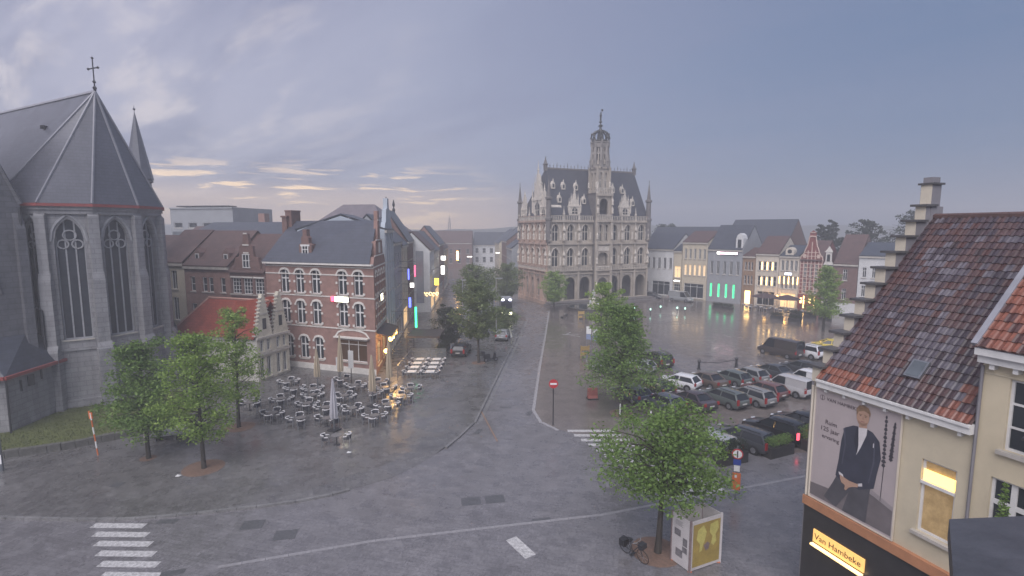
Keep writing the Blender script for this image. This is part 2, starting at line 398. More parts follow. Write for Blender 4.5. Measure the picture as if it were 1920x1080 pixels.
M('lit_white', (0.9, 0.9, 0.9), 0.5, 0, emit=(1, 0.98, 0.9), estr=4.0); M('lit_green', (0.1, 0.8, 0.4), 0.5, 0, emit=(0.05, 1.0, 0.35), estr=0.9)
M('lit_amber', (1, 0.6, 0.2), 0.5, 0, emit=(1.0, 0.52, 0.12), estr=12.0); M('lit_red', (0.9, 0.1, 0.2), 0.5, 0, emit=(1.0, 0.08, 0.16), estr=2.5); M('lit_blue', (0.1, 0.15, 0.9), 0.5, 0, emit=(0.12, 0.16, 1.0), estr=2.5)
M('rubber', (0.015, 0.015, 0.016), 0.7, 0.1, 4); M('black_plastic', (0.02, 0.02, 0.022), 0.45, 0.1, 4)

# ================================================================ ground, roads, pavements
wet_ground('square_paving', (0.125, 0.108, 0.102), (0.175, 0.150, 0.138), 0.08, 0.26, 0.07, 7.0, 0.05)
wet_ground('road_paving', (0.165, 0.157, 0.166), (0.195, 0.186, 0.198), 0.14, 0.44, 0.09, 8.0, 0.12, (0.55, 0.28, R(14)))
wet_ground('pavement_paving', (0.110, 0.105, 0.104), (0.160, 0.153, 0.155), 0.09, 0.46, 0.10, 6.0, 0.10, (0.6, 0.6, R(-20)))
wet_ground('kerb_stone_wet', (0.15, 0.146, 0.148), (0.21, 0.204, 0.206), 0.25, 0.5, 0.3, 9.0, 0.1)
M('road_paint', (0.42, 0.41, 0.41), 0.42, 0.55, 6.0); M('iron_cover', (0.085, 0.085, 0.09), 0.35, 0.3, 6); M('pit_soil', (0.165, 0.105, 0.078), 0.7, 0.3, 5, bump=0.3)
M('lawn', (0.075, 0.088, 0.022), 0.85, 0.3, 1.2); M('rust_line', (0.24, 0.15, 0.10), 0.6, 0.3, 3)

def sheet(name, poly, z, mat, parent=None):
    o = ob(name, MB().add([(x, y, z) for x, y in poly], [tuple(range(len(poly)))]).mesh(name, mat), parent)
    if parent is None: o['kind'] = 'structure'
    return o
ground = sheet('ground', [(-640, -55), (640, -55), (640, 640), (-640, 640)], 0.0, MATS['square_paving'])
def smooth_line(P, n=3):
    out = []
    for i in range(len(P) - 1):
        p0, p1, p2, p3 = P[max(i - 1, 0)], P[i], P[i + 1], P[min(i + 2, len(P) - 1)]
        for k in range(n):
            t = k / n; out.append(tuple(0.5 * (2 * b + (c - a) * t + (2 * a - 5 * b + 4 * c - d) * t * t + (3 * b - a - 3 * c + d) * t ** 3) for a, b, c, d in zip(p0, p1, p2, p3)))
    return out + [P[-1]]
road_edge = [(-60, 27.0)] + smooth_line([(-27.7, 26.1), (-22.2, 25.9), (-18.6, 26.25), (-12.2, 27.8), (-8.8, 29.7), (-6.9, 31.4), (-4.6, 35.4), (-3.0, 40.1)], 3) + [(-1.2, 56.2), (0.6, 72), (2.3, 86.9), (2.2, 97), (0.2, 112), (-6.0, 160)]
gut_r = [(3.3, 38.6), (2.3, 40.0), (1.84, 42.6), (3.1, 56.2), (5.2, 77), (7.0, 96), (5.8, 104)]
kerb_r = [(-45, 12.5), (-13, 21.96), (-6.9, 23.8), (1.1, 25.4), (4.9, 26.15), (18.8, 30.65), (30, 34.4)]
road = sheet('road', [(-60, 10), (-45, 12.5)] + kerb_r[1:] + [(27, 37), (22, 34.2), (10, 34), (3.3, 38.6)] + gut_r[1:] + [(-1, 118), (-4, 160)] + road_edge[::-1], 0.004, MATS['road_paving'])
def slab(name, poly, z, mat):
    o = ob(name, MB().prism(poly, 0.0, z).mesh(name, mat)); o['kind'] = 'structure'; return o
# the kerb drops to the road all round the corner: a sloping apron there
def inward(i, d):
    (xa, ya), (xb, yb) = road_edge[max(i - 1, 0)], road_edge[min(i + 1, len(road_edge) - 1)]; L = math.hypot(xb - xa, yb - ya); return (road_edge[i][0] - (yb - ya) / L * d, road_edge[i][1] + (xb - xa) / L * d)
I0, I1 = 8, 19
inner = [inward(i, min(1.6, 0.4 * (i - I0))) if I0 < i < I1 else road_edge[i] for i in range(len(road_edge))]
pave_l = slab('pavement', inner + [(-60, 160)], 0.11, MATS['pavement_paving'])
apr = MB()
for i in range(I0, I1): apr.add([(*road_edge[i], 0.112 if i == I0 else 0.012), (*road_edge[i + 1], 0.012), (*inner[i + 1], 0.112), (*inner[i], 0.112)], [(0, 1, 2, 3)])
ob('apron', apr.mesh('apron', MATS['pavement_paving']), pave_l)
pave_r = slab('pavement', [(30, 4), (30, 34.4)] + kerb_r[::-1][1:] + [(-45, 4)], 0.11, MATS['road_paving'])

def along(pts, step):
    out = []; carry = 0.0
    for (x0, y0), (x1, y1) in zip(pts, pts[1:]):
        L = math.hypot(x1 - x0, y1 - y0); a = math.atan2(y1 - y0, x1 - x0); t = carry
        while t < L: out.append((x0 + (x1 - x0) * t / L, y0 + (y1 - y0) * t / L, a)); t += step
        carry = t - L
    return out
kerb_me = MB().box(-0.49, -0.16, -0.05, 0.49, 0.03, 0.118).mesh('kerb_stone', MATS['kerb_stone_wet'])
for x, y, a in along(road_edge[1:13], 1.0) + along(road_edge[19:25], 1.0): ob('kerb_stone', kerb_me, pave_l, (x, y, 0), a)
kerb_me2 = MB().box(-0.49, -0.03, -0.05, 0.49, 0.16, 0.116).mesh('kerb_stone', M('kerb_pale', (0.25, 0.24, 0.25), 0.3, 0.25, 2.5))
for x, y, a in along(kerb_r[1:6], 1.0): ob('kerb_stone', kerb_me2, pave_r, (x, y, 0), a)
gut_me = MB().box(-0.49, -0.14, -0.02, 0.49, 0.14, 0.022).mesh('gutter_stone', MATS['kerb_stone_wet'])
gut_pale = MB().box(-0.49, -0.13, -0.02, 0.49, 0.13, 0.024).mesh('gutter_stone', M('gutter_pale', (0.30, 0.29, 0.30), 0.25, 0.3, 2.5))
for x, y, a in along(gut_r[:6], 1.0): ob('gutter_stone', gut_pale, road, (x, y, 0), a)
for x, y, a in along([(-2.5, 40.6), (-0.7, 56.2), (1.1, 72), (2.6, 86.9)], 1.0): ob('gutter_stone', gut_me, road, (x, y, 0), a)
# painted crossings and marks
def stripe(parent, c, l, w, a, z=0.009, name='crossing_stripe', mat='road_paint'):
    ob(name, MB().box(-l / 2, -w / 2, -0.003, l / 2, w / 2, 0.001).mesh(name, MATS[mat]), parent, (c[0], c[1], z), a)
for i in range(9):       # left crossing
    t = i / 5.0; x0 = -22.05 + 3.55 * t; x1 = -19.35 + 3.6 * t; y0 = 25.35 - 3.9 * t
    stripe(road, ((x0 + x1) / 2, y0), 2.75, 0.44, R(-1))
for i in range(12):      # right crossing, on under the tree
    t = i / 8.0; c = (6.1 + 3.3 * t, 38.1 - 6.9 * t); stripe(road, c, 3.6, 0.44, R(0))
for i in range(3): stripe(road, (9.6 + i * 1.25, 28.6 + i * 0.42), 0.95, 2.2, R(20))
stripe(pave_r, (0.42, 23.35), 0.62, 1.72, R(33), 0.114, 'paving_mark')
stripe(road, (-1.85, 39.2), 0.10, 6.4, R(14), 0.03, 'paving_mark', 'rust_line')
for a, l in ((R(60), 2.2), (R(-35), 3.0), (R(8), 2.4)):
    stripe(road, (7.9 + 0.9 * math.cos(a), 74.5 + 0.9 * math.sin(a)), l, 0.12, a, 0.03 + 0.004 * a, 'paving_mark')
cover_me = MB().box(-0.55, -0.42, -0.003, 0.55, 0.42, 0.003).mesh('manhole_cover', MATS['iron_cover'])
for x, y in ((-13.7, 25.44), (-11.57, 24.53), (-2.36, 27.78), (-0.99, 28.02)): ob('manhole_cover', cover_me, road, (x, y, 0.010), R(10))
drain_me = MB().box(-0.5, -0.2, -0.003, 0.5, 0.2, 0.003).mesh('drain_grate', MATS['iron_cover'])
for x, y, a in ((-18.4, 25.75, 5), (1.45, 41.9, 75), (-0.56, 43.36, 0), (1.6, 25.85, 12), (-15.4, 21.6, 15), (-2.6, 38.0, 70)): ob('drain_grate', drain_me, road, (x, y, 0.011), R(a))
ob('drain_grate', MB().box(-0.3, -0.3, -0.003, 0.3, 0.3, 0.003).mesh('drain_grate', MATS['iron_cover']), pave_l, (-23.95, 29.5, 0.116))
def tree_pit(parent, x, y, r, z=0.115):
    ob('tree_pit', MB().lathe([(r, -0.004), (r, 0.002)], 18).mesh('tree_pit', MATS['pit_soil']), parent, (x, y, z))
for x, y, r in ((-20.04, 31.72, 1.25), (-21.33, 38.64, 1.1), (-24.63, 33.12, 0.5), (-3.9, 58.05, 0.8)): tree_pit(pave_l, x, y, r)
tree_pit(pave_r, 6.93, 23.02, 1.2); tree_pit(ground, 9.27, 41.92, 1.0, 0.02)
sheet('lawn', [(-60, 33.5), (-36, 32.9), (-31.6, 35.0), (-27.2, 38.3), (-26.0, 41), (-31, 47), (-60, 47)], 0.34, MATS['lawn'])
# short grass on the lawn
rg = np.random.default_rng(3); NG = 9000
gx = rg.uniform(-41, -27.4, NG); gy = rg.uniform(33.2, 45, NG)
keep = gy > (35.4 + (gx + 31.6) * 0.75); gx, gy = gx[keep], gy[keep]
MBg = MB(); vs_, fs_ = [], []
for i, (x, y) in enumerate(zip(gx, gy)):
    a = rnd.uniform(0, 6.28); h = rnd.uniform(0.04, 0.12); w = 0.03; c_, s_ = math.cos(a) * w, math.sin(a) * w
    vs_ += [(x - c_, y - s_, 0.335), (x + c_, y + s_, 0.335), (x + rnd.uniform(-.04, .04), y + rnd.uniform(-.04, .04), 0.34 + h)]; fs_.append((3 * i, 3 * i + 1, 3 * i + 2))
MBg.add(vs_, fs_)
tag(ob('grass', MBg.mesh('grass', leaf_mat('grass_blades', (0.05, 0.06, 0.015), (0.11, 0.13, 0.04)))), 'short mown grass on the bank below the church', 'grass', kind='stuff')
# retaining wall of the lawn, block by block
lw = thing('low_stone_wall', 'low dark stone retaining wall edging the church lawn', 'wall', (-34.2, 32.5, 0))
M('mossy_stone', (0.095, 0.092, 0.085), 0.75, 0.4, 3, bump=0.4, bscale=9)
_p = [(-44, 30.9), (-36, 32.4), (-31.6, 34.5), (-27.1, 37.9), (-25.8, 40.5)]
for i, (x, y, a) in enumerate(along(_p, 0.74)):
    h = 0.62 + rnd.uniform(-0.05, 0.06)
    ob('stone', MB().box(-0.36, -0.2 + rnd.uniform(-.02, .02), 0, 0.36, 0.2, h).mesh('stone', MATS['mossy_stone']), lw, (x + 34.2, y - 32.5, 0), a + rnd.uniform(-.02, .02))

# ================================================================ church
ch_loc = Vector((-40.2, 48.0, 0)); church = thing('church', 'large grey stone gothic church choir with steep slate roof and cross', 'church', ch_loc)
CO = (-ch_loc.x, -ch_loc.y, 0)
M('church_glass', (0.03, 0.034, 0.042), 0.25, 0.35, 1.5); M('church_slate', (0.105, 0.108, 0.135), 0.4, 0.22, 0.7, rows=0.28, streak=0.4)
M('tracery_stone', (0.30, 0.30, 0.315), 0.7, 0.2, 2)
S = 3.28; norms = [-87, -57, -27, 3, 33]
V = [Vector((-41.58, 41.83))]
for nrm in norms: V.append(V[-1] + S * Vector((-math.sin(R(nrm)), math.cos(R(nrm)))))
axis = Vector((math.cos(R(-27)), math.sin(R(-27))))
ZE = 17.5
for i, nrm in enumerate(norms):
    a = V[i]; o = a - Vector(ch_loc.xy)
    wx = S / 2 + (0.75 if i == 0 else 0.0)
    ww = 1.35 if i == 0 else 1.95
    def trim(mb, i=i):
        mb.box(-0.05, -0.12, 5.25, S + 0.05, 0.0, 5.5); mb.box(-0.05, -0.2, 0, S + 0.05, 0, 1.0); mb.box(-0.08, -0.22, 16.75, S + 0.08, 0.0, 17.1); mb.box(-0.1, -0.34, 17.1, S + 0.1, 0, 17.38)
    facade(church, 0, S, 0, ZE, [dict(x=wx, z=6.2, w=ww, h=10.2, arch='point', rise=1.9, style='lights3', frame=MATS['tracery_stone'], glass=MATS['church_glass'], sill=True)],
           MATS['church_stone'], (o.x, o.y, 0), R(nrm + 90), 0.42, extra=trim)
    # tracery: rings in the window head
    tr = MB(); d = 0.33
    for cx, cz, r in ((0, 15.0, 0.42), (-0.47, 14.25, 0.36), (0.47, 14.25, 0.36)):
        r *= ww / 1.95; cx *= ww / 1.95
        pts = [(wx + cx + r * math.cos(k * math.pi / 6), d, cz + r * math.sin(k * math.pi / 6)) for k in range(13)]
        tr.tube(pts, 0.07, 5)
    # moulded hood over the arch
    hood = [(wx + u * (ww / 2 + 0.22), -0.02, 6.2 + 10.2 - 1.9 + (1.9 + 0.3) * arch_h('point', u)) for u in [k / 8 - 1 for k in range(17)]]
    tr.tube(hood, 0.11, 5)
    part(church, 'tracery', tr, MATS['tracery_stone'], True, (o.x, o.y, 0), R(nrm + 90))
    part(church, 'gutter', MB().box(-0.16, -0.5, 17.38, S + 0.16, 0.05, 17.62), MATS['red_trim'], loc=(o.x, o.y, 0), rz=R(nrm + 90))
for i in range(1, 6):     # buttresses at the corners
    nrm = norms[i - 1] + 15; o = V[i] - Vector(ch_loc.xy)
    b = MB(); b.box(-0.52, -0.75, 0, 0.52, 0.3, 5.3); b.box(-0.42, -0.5, 5.3, 0.42, 0.3, 11.2)
    b.add([(-0.52, -0.75, 5.3), (0.52, -0.75, 5.3), (0.52, -0.5, 5.9), (-0.52, -0.5, 5.9)], [(0, 1, 2, 3)])
    b.box(-0.36, -0.34, 11.2, 0.36, 0.3, 16.6); b.yprism([(-0.5, 11.2), (-0.34, 11.9), (-0.34, 11.2)], -0.42, 0.42); b.yprism([(-0.34, 16.6), (0.2, 17.3), (0.2, 16.6)], -0.36, 0.36)
    part(church, 'buttress', b, MATS['church_stone'], loc=(o.x, o.y, 0), rz=R(nrm + 90))
C0 = Vector((-40.2, 48.0)); apex2 = C0 + axis * 4.7; back = -axis * 34
rf = MB(); ZA = 27.3; ev = []
for i in range(6):
    d = (V[i] - C0).normalized(); ev.append(V[i] + d * 0.42)
eL, eR = ev[0] + back, ev[5] + back; ridge_b = apex2 + back
zE = 17.63
for i in range(5): rf.add([(*ev[i], zE), (*ev[i + 1], zE), (*apex2, ZA)], [(0, 1, 2)])
rf.add([(*eL, zE), (*ev[0], zE), (*apex2, ZA), (*ridge_b, ZA)], [(0, 1, 2, 3)]); rf.add([(*ev[5], zE), (*eR, zE), (*ridge_b, ZA), (*apex2, ZA)], [(0, 1, 2, 3)])
roof = part(church, 'roof', rf, MATS['church_slate'], loc=CO)
hp = MB()
for i in range(6): hp.tube([(*ev[i], zE + 0.03), (*apex2, ZA + 0.03)], 0.10, 5)
hp.tube([(*apex2, ZA), (*ridge_b, ZA)], 0.16, 5)
ob('ridge_lead', hp.mesh('ridge_lead', M('lead', (0.24, 0.24, 0.27), 0.45, 0.15, 2)), roof)
sw = MB(); a = V[0]; b2 = V[0] + back; sw.add([(*b2, 0), (*a, 0), (*a, ZE), (*b2, ZE)], [(0, 1, 2, 3)]); c_ = V[5]; d_ = V[5] + back
sw.add([(*c_, 0), (*d_, 0), (*d_, ZE), (*c_, ZE)], [(0, 1, 2, 3)]); sw.add([(*d_, 0), (*b2, 0), (*b2, ZE), (*d_, ZE)], [(0, 1, 2, 3)])
part(church, 'side_wall', sw, MATS['church_stone'], loc=CO)
# small roof vent and the cross
_q = ((ev[0] - axis * 3.2) * 0.32 + (apex2 - axis * 3.2) * 0.68); part(church, 'roof_vent', MB().box(-0.16, -0.3, 0, 0.16, 0.2, 0.3), MATS['dark_metal'], loc=(_q.x - ch_loc.x, _q.y - ch_loc.y, zE * 0.32 + ZA * 0.68 - 0.05))
cr = MB(); cr.lathe([(0.09, 0), (0.16, 0.25), (0.05, 0.4), (0.045, 2.5), (0.02, 2.8)], 6); cr.lathe([(0.02, 0.55), (0.15, 0.72), (0.02, 0.9)], 6)
cr.bar((-0.62, 0, 1.85), (0.62, 0, 1.85), 0.08)
for x, z in ((-0.62, 1.85), (0.62, 1.85), (0, 2.7)): cr.lathe([(0.02, z - 0.12), (0.12, z), (0.02, z + 0.12)], 6, (x, 0))
part(church, 'cross', cr, MATS['dark_metal'], loc=(apex2.x - ch_loc.x, apex2.y - ch_loc.y, ZA + 0.1), rz=R(-20))
# transept with its steep gable on the left, darker than the choir stone
E_ = Vector((-38.95, 41.0)); eo = E_ - Vector(ch_loc.xy); tb = MB()
tb.xprism([(-9.6, 0), (0, 0), (0, 17.6), (-4.8, 31), (-9.6, 17.6)], 0, 9)
tb.box(-9.6, -0.12, 5.2, 0.02, 0, 5.45); tb.box(-0.55, -0.5, 0, 0.04, 0, 15.5); tb.yprism([(-0.5, 15.5), (0, 16.8), (0, 15.5)], -0.55, 0.04)
hood = [(-4.8 + u * 3.1, -0.02, 10.5 + 5.2 * arch_h('point', u)) for u in [k / 8 - 1 for k in range(17)]]
tb.tube(hood, 0.16, 5); tb.tube([(0.02, -0.06, 17.5), (-4.8, -0.06, 31.1), (-9.6, -0.06, 17.5)], 0.17, 4)
part(church, 'transept', tb, MATS['church_dark'], loc=(eo.x, eo.y, 0), rz=R(63), label='dark grey transept gable')
part(church, 'downpipe', MB().tube([(-38.75, 40.7, 17.2), (-38.75, 40.7, 9.5), (-38.4, 41.3, 8.9), (-38.4, 41.3, 5.6)], 0.09, 6), MATS['dark_metal'], loc=CO)
# lean-to annexe with red gutter
an = MB(); an.prism([(-37.75, 37.1), (-38.1, 42.2), (-41.5, 42.0), (-46, 36.6), (-46, 34.6)], 0, 4.55)
part(church, 'annexe_wall', an, MATS['church_stone'], loc=CO)
for wy, wz in ((39.2, 3.3), (38.3, 3.1), (40.2, 3.5)):
    w_ = 0.55 if wy == 39.2 else 0.12
    part(church, 'window', MB().box(-0.06, -w_ / 2, 0, 0.04, w_ / 2, 0.85 if w_ > .2 else 0.9), MATS['church_glass'], loc=(-37.72 - (wy - 37.1) * 0.069 - ch_loc.x + 0.02, wy - ch_loc.y, wz))
ar = MB(); ar.add([(-37.4, 36.75, 4.6), (-37.8, 42.4, 4.6), (-39.6, 41.4, 7.7), (-41.2, 38.4, 7.7), (-46.5, 34.2, 4.6), (-46.5, 36.4, 7.7)], [(0, 1, 2, 3), (4, 0, 3, 5)])
part(church, 'annexe_roof', ar, MATS['slate'], loc=CO)
ag = MB(); ag.bar((-37.36, 36.7, 4.56), (-37.76, 42.4, 4.56), 0.2, 0.24); ag.bar((-37.4, 36.7, 4.56), (-46.4, 34.1, 4.56), 0.2, 0.24)
part(church, 'annexe_gutter', ag, MATS['red_trim'], loc=CO)
part(church, 'downpipe', MB().tube([(-37.45, 36.85, 4.5), (-37.5, 36.85, 0.3)], 0.07, 6), MATS['dark_metal'], loc=CO)
# stair turret with its spire behind the choir
tu = MB(); tu.lathe([(1.15, 0), (1.15, 21.0), (1.35, 21.1), (1.35, 21.35), (1.2, 21.4)], 8, (-44.3, 62)); part(church, 'turret', tu, MATS['church_stone'], loc=CO)
ts = MB(); ts.lathe([(1.45, 21.4), (0.06, 29.0)], 8, (-44.3, 62)); ts.lathe([(0.03, 29.0), (0.03, 29.9)], 5, (-44.3, 62)); ts.lathe([(0.02, 29.3), (0.16, 29.5), (0.02, 29.7)], 6, (-44.3, 62))
part(church, 'spire', ts, MATS['church_slate'], loc=CO)

# ================================================================ houses on the left
def dir_rz(dx, dy): return math.atan2(dy, dx)
def house(name, label, A, rz, W, D, zE, zR, ops, wall, roof, cat='house', frame=None, cornice='pale_stone', extra=None, hip=0.0, group=None, depth=0.2, z0=0.0, overhang=0.25, roof_extra=None, wall2=None):
    root = thing(name, label, cat, (A[0], A[1], 0), rz, group)
    facade(root, 0, W, z0, zE, ops, MATS[wall], frame_mat=MATS[frame] if frame else None, extra=extra, depth=depth)
    b = MB(); b.add([(0, D, z0), (0, 0, z0), (0, 0, zE), (0, D, zE)], [(0, 1, 2, 3)]); b.add([(W, 0, z0), (W, D, z0), (W, D, zE), (W, 0, zE)], [(0, 1, 2, 3)]); b.add([(W, D, z0), (0, D, z0), (0, D, zE), (W, D, zE)], [(0, 1, 2, 3)])
    if not hip and zR > zE:
        for x in (0.02, W - 0.02): b.add([(x, 0, zE), (x, D, zE), (x, D / 2, zR - 0.12)], [(0, 1, 2)])
    part(root, 'side_wall', b, MATS[wall2 or wall])
    if zR > zE:
        r = MB(); o = overhang
        if hip:
            r.add([(-o, -o, zE), (W + o, -o, zE), (W + o, D + o, zE), (-o, D + o, zE), (hip, D / 2, zR), (W - hip, D / 2, zR)], [(0, 1, 5, 4), (1, 2, 5), (2, 3, 4, 5), (3, 0, 4), (3, 2, 1, 0)])
        else:
            t = 0.16
            r.yprism([(-o, zE), (D / 2, zR), (D + o, zE), (D + o, zE + t), (D / 2, zR + t), (-o, zE + t)], 0.03, W - 0.03)
        if roof_extra: roof_extra(r)
        part(root, 'roof', r, MATS[roof])
    if cornice: part(root, 'cornice', MB().box(-0.02, -0.24, zE - 0.3, W + 0.02, -0.003, zE - 0.01), MATS[cornice])
    return root
FD = (0.942, -0.335); FZ = dir_rz(*FD); H0 = Vector((-27.8, 57.6))
def front_pt(k): return H0 + Vector(FD) * k
# corner hotel
hot = thing('corner_hotel', 'red brick corner hotel with white stone windows and slate roof above the terrace', 'hotel', (*H0, 0), FZ)
W_ = 14.3
arch = dict(arch='round', rise=0.3, style='cross', sur=True)
ops = facade_windows([2.68, 4.74, 6.89, 10.36, 12.37], [(8.55, 1.15, 2.55, arch)]) + facade_windows([2.68, 4.74, 6.89, 10.36, 12.37], [(5.15, 1.15, 2.55, arch)]) + facade_windows([2.9, 5.0, 7.0], [(1.25, 1.15, 2.5, arch)])
ops.append(dict(x=11.4, z=1.35, w=3.6, h=2.4, style='shop', glass=M('restaurant_glass', (0.03, 0.022, 0.018), 0.12, 0.3, 1, emit=(1.0, 0.45, 0.15), estr=0.03)))
def hx(mb):
    for z in (8.25, 10.6, 11.45): mb.box(0, -0.05, z, W_, 0, z + 0.12, 1)
    mb.box(0, -0.06, 0, W_, 0, 0.75, 1)
    mb.box(9.3, -0.5, 3.95, 13.6, -0.02, 4.1, 1)
    mb.box(0, -0.06, 4.85, W_, 0, 4.97, 1)
facade(hot, 0, W_, 0, 11.9, ops, MATS['brick'], extra=hx, mats2=[MATS['white_stone']])
ars = MB()
for i in range(10):
    u0, u1 = -1 + i / 5, -1 + (i + 1) / 5
    q = [(11.4 + u * (2.1 + e * .2), 4.0 + (0.75 + e * .22) * arch_h('round', u)) for u in (u0, u1) for e in (0, 1)]
    ars.add([(q[0][0], -.06, q[0][1]), (q[2][0], -.06, q[2][1]), (q[3][0], -.06, q[3][1]), (q[1][0], -.06, q[1][1])], [(0, 1, 2, 3)])
part(hot, 'window_arch', ars, MATS['white_stone'])
SR = R(115); sdir = Vector((math.cos(SR), math.sin(SR))); L2 = 8.0
s_ops = facade_windows([1.3, 3.1, 4.9, 6.7], [(8.5, 0.8, 2.5, dict(arch='round', rise=0.25, style='pair', sur=True)), (5.1, 0.8, 2.5, dict(arch='round', rise=0.25, style='pair', sur=True))])
s_ops += [dict(x=2.2, z=0.9, w=2.4, h=2.6, arch='round', rise=0.5, style='shop'), dict(x=5.8, z=0.9, w=2.4, h=2.6, arch='round', rise=0.5, style='shop')]
def sx_(mb):
    for z in (8.2, 11.5, 4.85): mb.box(0, -0.05, z, L2, 0, z + 0.13, 1)
    mb.xprism([(0, 11.9), (L2, 11.9), (L2 - 0.6, 12.6), (L2 - 1.6, 12.7), (L2 - 1.8, 14.2), (L2 - 3.0, 14.4), (L2 / 2 + .55, 16.4), (L2 / 2 + .5, 17.5), (L2 / 2 - .5, 17.5), (L2 / 2 - .55, 16.4), (3.0, 14.4), (1.8, 14.2), (1.6, 12.7), (0.6, 12.6)], 0, 0.4)
    for z, w in ((12.65, 3.2), (14.3, 2.0), (16.45, 0.7)): mb.box(L2 / 2 - w, -0.06, z, L2 / 2 + w, 0, z + 0.12, 1)
    mb.box(L2 / 2 - 0.5, -0.05, 12.95, L2 / 2 + 0.5, -0.003, 14.1, 1)
facade(hot, 0, L2, 0, 11.9, s_ops, MATS['brick'], (W_, 0, 0), SR, extra=sx_, mats2=[MATS['white_stone']])
hb = MB(); B2 = (W_ + sdir.x * L2, sdir.y * L2)
hb.add([(B2[0], B2[1], 0), (0, 9.5, 0), (0, 9.5, 11.9), (B2[0], B2[1], 11.9)], [(0, 1, 2, 3)]); hb.add([(0, 9.5, 0), (0, 0, 0), (0, 0, 11.9), (0, 9.5, 11.9)], [(0, 1, 2, 3)])
hb.add([(0.02, 0, 11.9), (0.02, 9.5, 11.9), (0.02, 4.75, 16.3)], [(0, 2, 1)])
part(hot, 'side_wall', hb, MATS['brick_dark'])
gp = (W_ + sdir.x * L2 / 2 - 0.2, sdir.y * L2 / 2)
hr = MB(); hr.add([(-0.2, -0.35, 11.92), (W_ - 0.25, -0.35, 11.92), (gp[0], gp[1], 16.5), (-0.2, 4.75, 16.5), (B2[0] - .2, B2[1], 11.92), (-0.2, 9.7, 11.92)], [(0, 1, 2, 3), (3, 2, 4, 5)])
hroof = part(hot, 'roof', hr, M('slate_blue', (0.060, 0.066, 0.088), 0.42, 0.16, 0.9, rows=0.3))
part(hot, 'cornice', MB().box(-0.05, -0.42, 11.72, W_ + 0.05, -0.06, 11.9), MATS['white_stone'])
dm = MB(); dm.xprism([(-0.85, 0), (0.85, 0), (0.85, 1.5), (0.5, 1.7), (0.5, 2.3), (0.28, 2.5), (0.28, 3.2), (-0.28, 3.2), (-0.28, 2.5), (-0.5, 2.3), (-0.5, 1.7), (-0.85, 1.5)], 0, 0.5); dm.box(-0.8, 0.5, 0, 0.8, 2.6, 1.6)
dmo = part(hot, 'dormer', dm, MATS['brick_dark'], loc=(5.2, 0.55, 12.3)); fr = MB(); fr.box(-0.62, -0.07, 0.15, 0.62, -0.01, 0.32); fr.box(-0.62, -0.07, 1.35, 0.62, -0.01, 1.55); fr.box(-0.45, -0.07, 0.32, -0.33, -0.01, 1.35); fr.box(0.33, -0.07, 0.32, 0.45, -0.01, 1.35); fr.box(-0.04, -0.06, 0.32, 0.04, -0.01, 1.35); fr.box(-0.33, -0.055, 0.95, 0.33, -0.01, 1.03)
ob('frame', fr.mesh('frame', MATS['white_paint']), dmo); ob('pane', MB().box(-0.33, -0.03, 0.32, 0.33, -0.004, 1.35).mesh('pane', MATS['glass']), dmo)
cw = MB(); cw.box(-0.5, 3.9, 14.8, 0.4, 5.4, 17.6); cw.box(-0.55, 3.85, 17.6, 0.45, 5.45, 17.75); part(hot, 'chimney', cw, MATS['brick_dark'])
# lit hotel signs
def sign_box(name, label, root_loc, rz, w, h, mats, cat='sign', group=None, d=0.18, parts=None):
    t = thing(name, label, cat, root_loc, rz, group)
    part(t, 'case', MB().box(-w / 2, -d + 0.02, -h / 2, w / 2, 0, h / 2), MATS['dark_metal'])
    part(t, 'lit_face', MB().box(-w / 2 + 0.03, -d, -h / 2 + 0.03, w / 2 - 0.03, -d + 0.015, h / 2 - 0.03), mats)
    return t
def on_front(k, off): p = front_pt(k); return Vector((p.x - 0.335 * off, p.y - 0.942 * off))
p = on_front(10.35, 0.05); t = sign_box('hotel_sign', 'long glowing white sign between the hotel windows facing the terrace', (p.x, p.y, 8.1), FZ, 1.75, 0.6, M('sign_glow', (1, 1, .9), .5, 0, emit=(1, 0.97, 0.72), estr=6))
part(t, 'red_light', MB().box(-1.35, -0.18, -0.25, -0.9, -0.02, 0.25), MATS['lit_red'], label='red end panel of the sign')
wc = H0 + Vector(FD) * W_; SZ = FZ + SR; sd = Vector((math.cos(SZ), math.sin(SZ))); sn = Vector((math.sin(SZ), -math.cos(SZ)))
def on_side(k, off): q = wc + sd * k + sn * off; return q
p = on_side(3.6, 0.05); sign_box('hotel_sign', 'small square glowing sign on the gable side of the brick hotel', (p.x, p.y, 8.05), SZ, 1.3, 0.75, MATS['sign_glow'])
# lamps over the hotel door
for i, (k, z, off, nm) in enumerate(((1.6, 3.7, 1.3, 'leftmost of the three globes in a row'), (3.2, 3.6, 1.3, 'middle of the three globes in a row'), (5.2, 3.7, 1.3, 'rightmost of the three globes in a row'), (0.3, 2.7, 1.0, 'lower globe at the hotel corner'))):
    p = on_side(k, off); t = thing('wall_lamp', 'amber lit lamp beside the hotel door, ' + nm, 'lamp', (p.x, p.y, z), SZ, 'amber lamps at the hotel')
    part(t, 'globe', MB().lathe([(0.03, -0.26), (0.22, -0.12), (0.24, 0.04), (0.12, 0.18), (0.02, 0.22)], 10), MATS['lit_amber'], True)
    pl_ = bpy.data.lights.new('lamp_light', 'POINT'); pl_.energy = 55; pl_.color = (1.0, .58, .2); pl_.shadow_soft_size = .26; lo = bpy.data.objects.new('lamp_light', pl_); COL.objects.link(lo); lo.parent = t; lo.location = (0, -.45, 0)
    part(t, 'bracket', MB().tube([(0, 0, 0.2), (0, 0.25, 0.42), (0, off - 0.02, 0.3)], 0.03, 6), MATS['dark_metal'])
p = on_side(3.4, 0.02); t = thing('awning', 'dark folded shop awning over the side door of the hotel', 'awning', (p.x, p.y, 4.1), SZ)
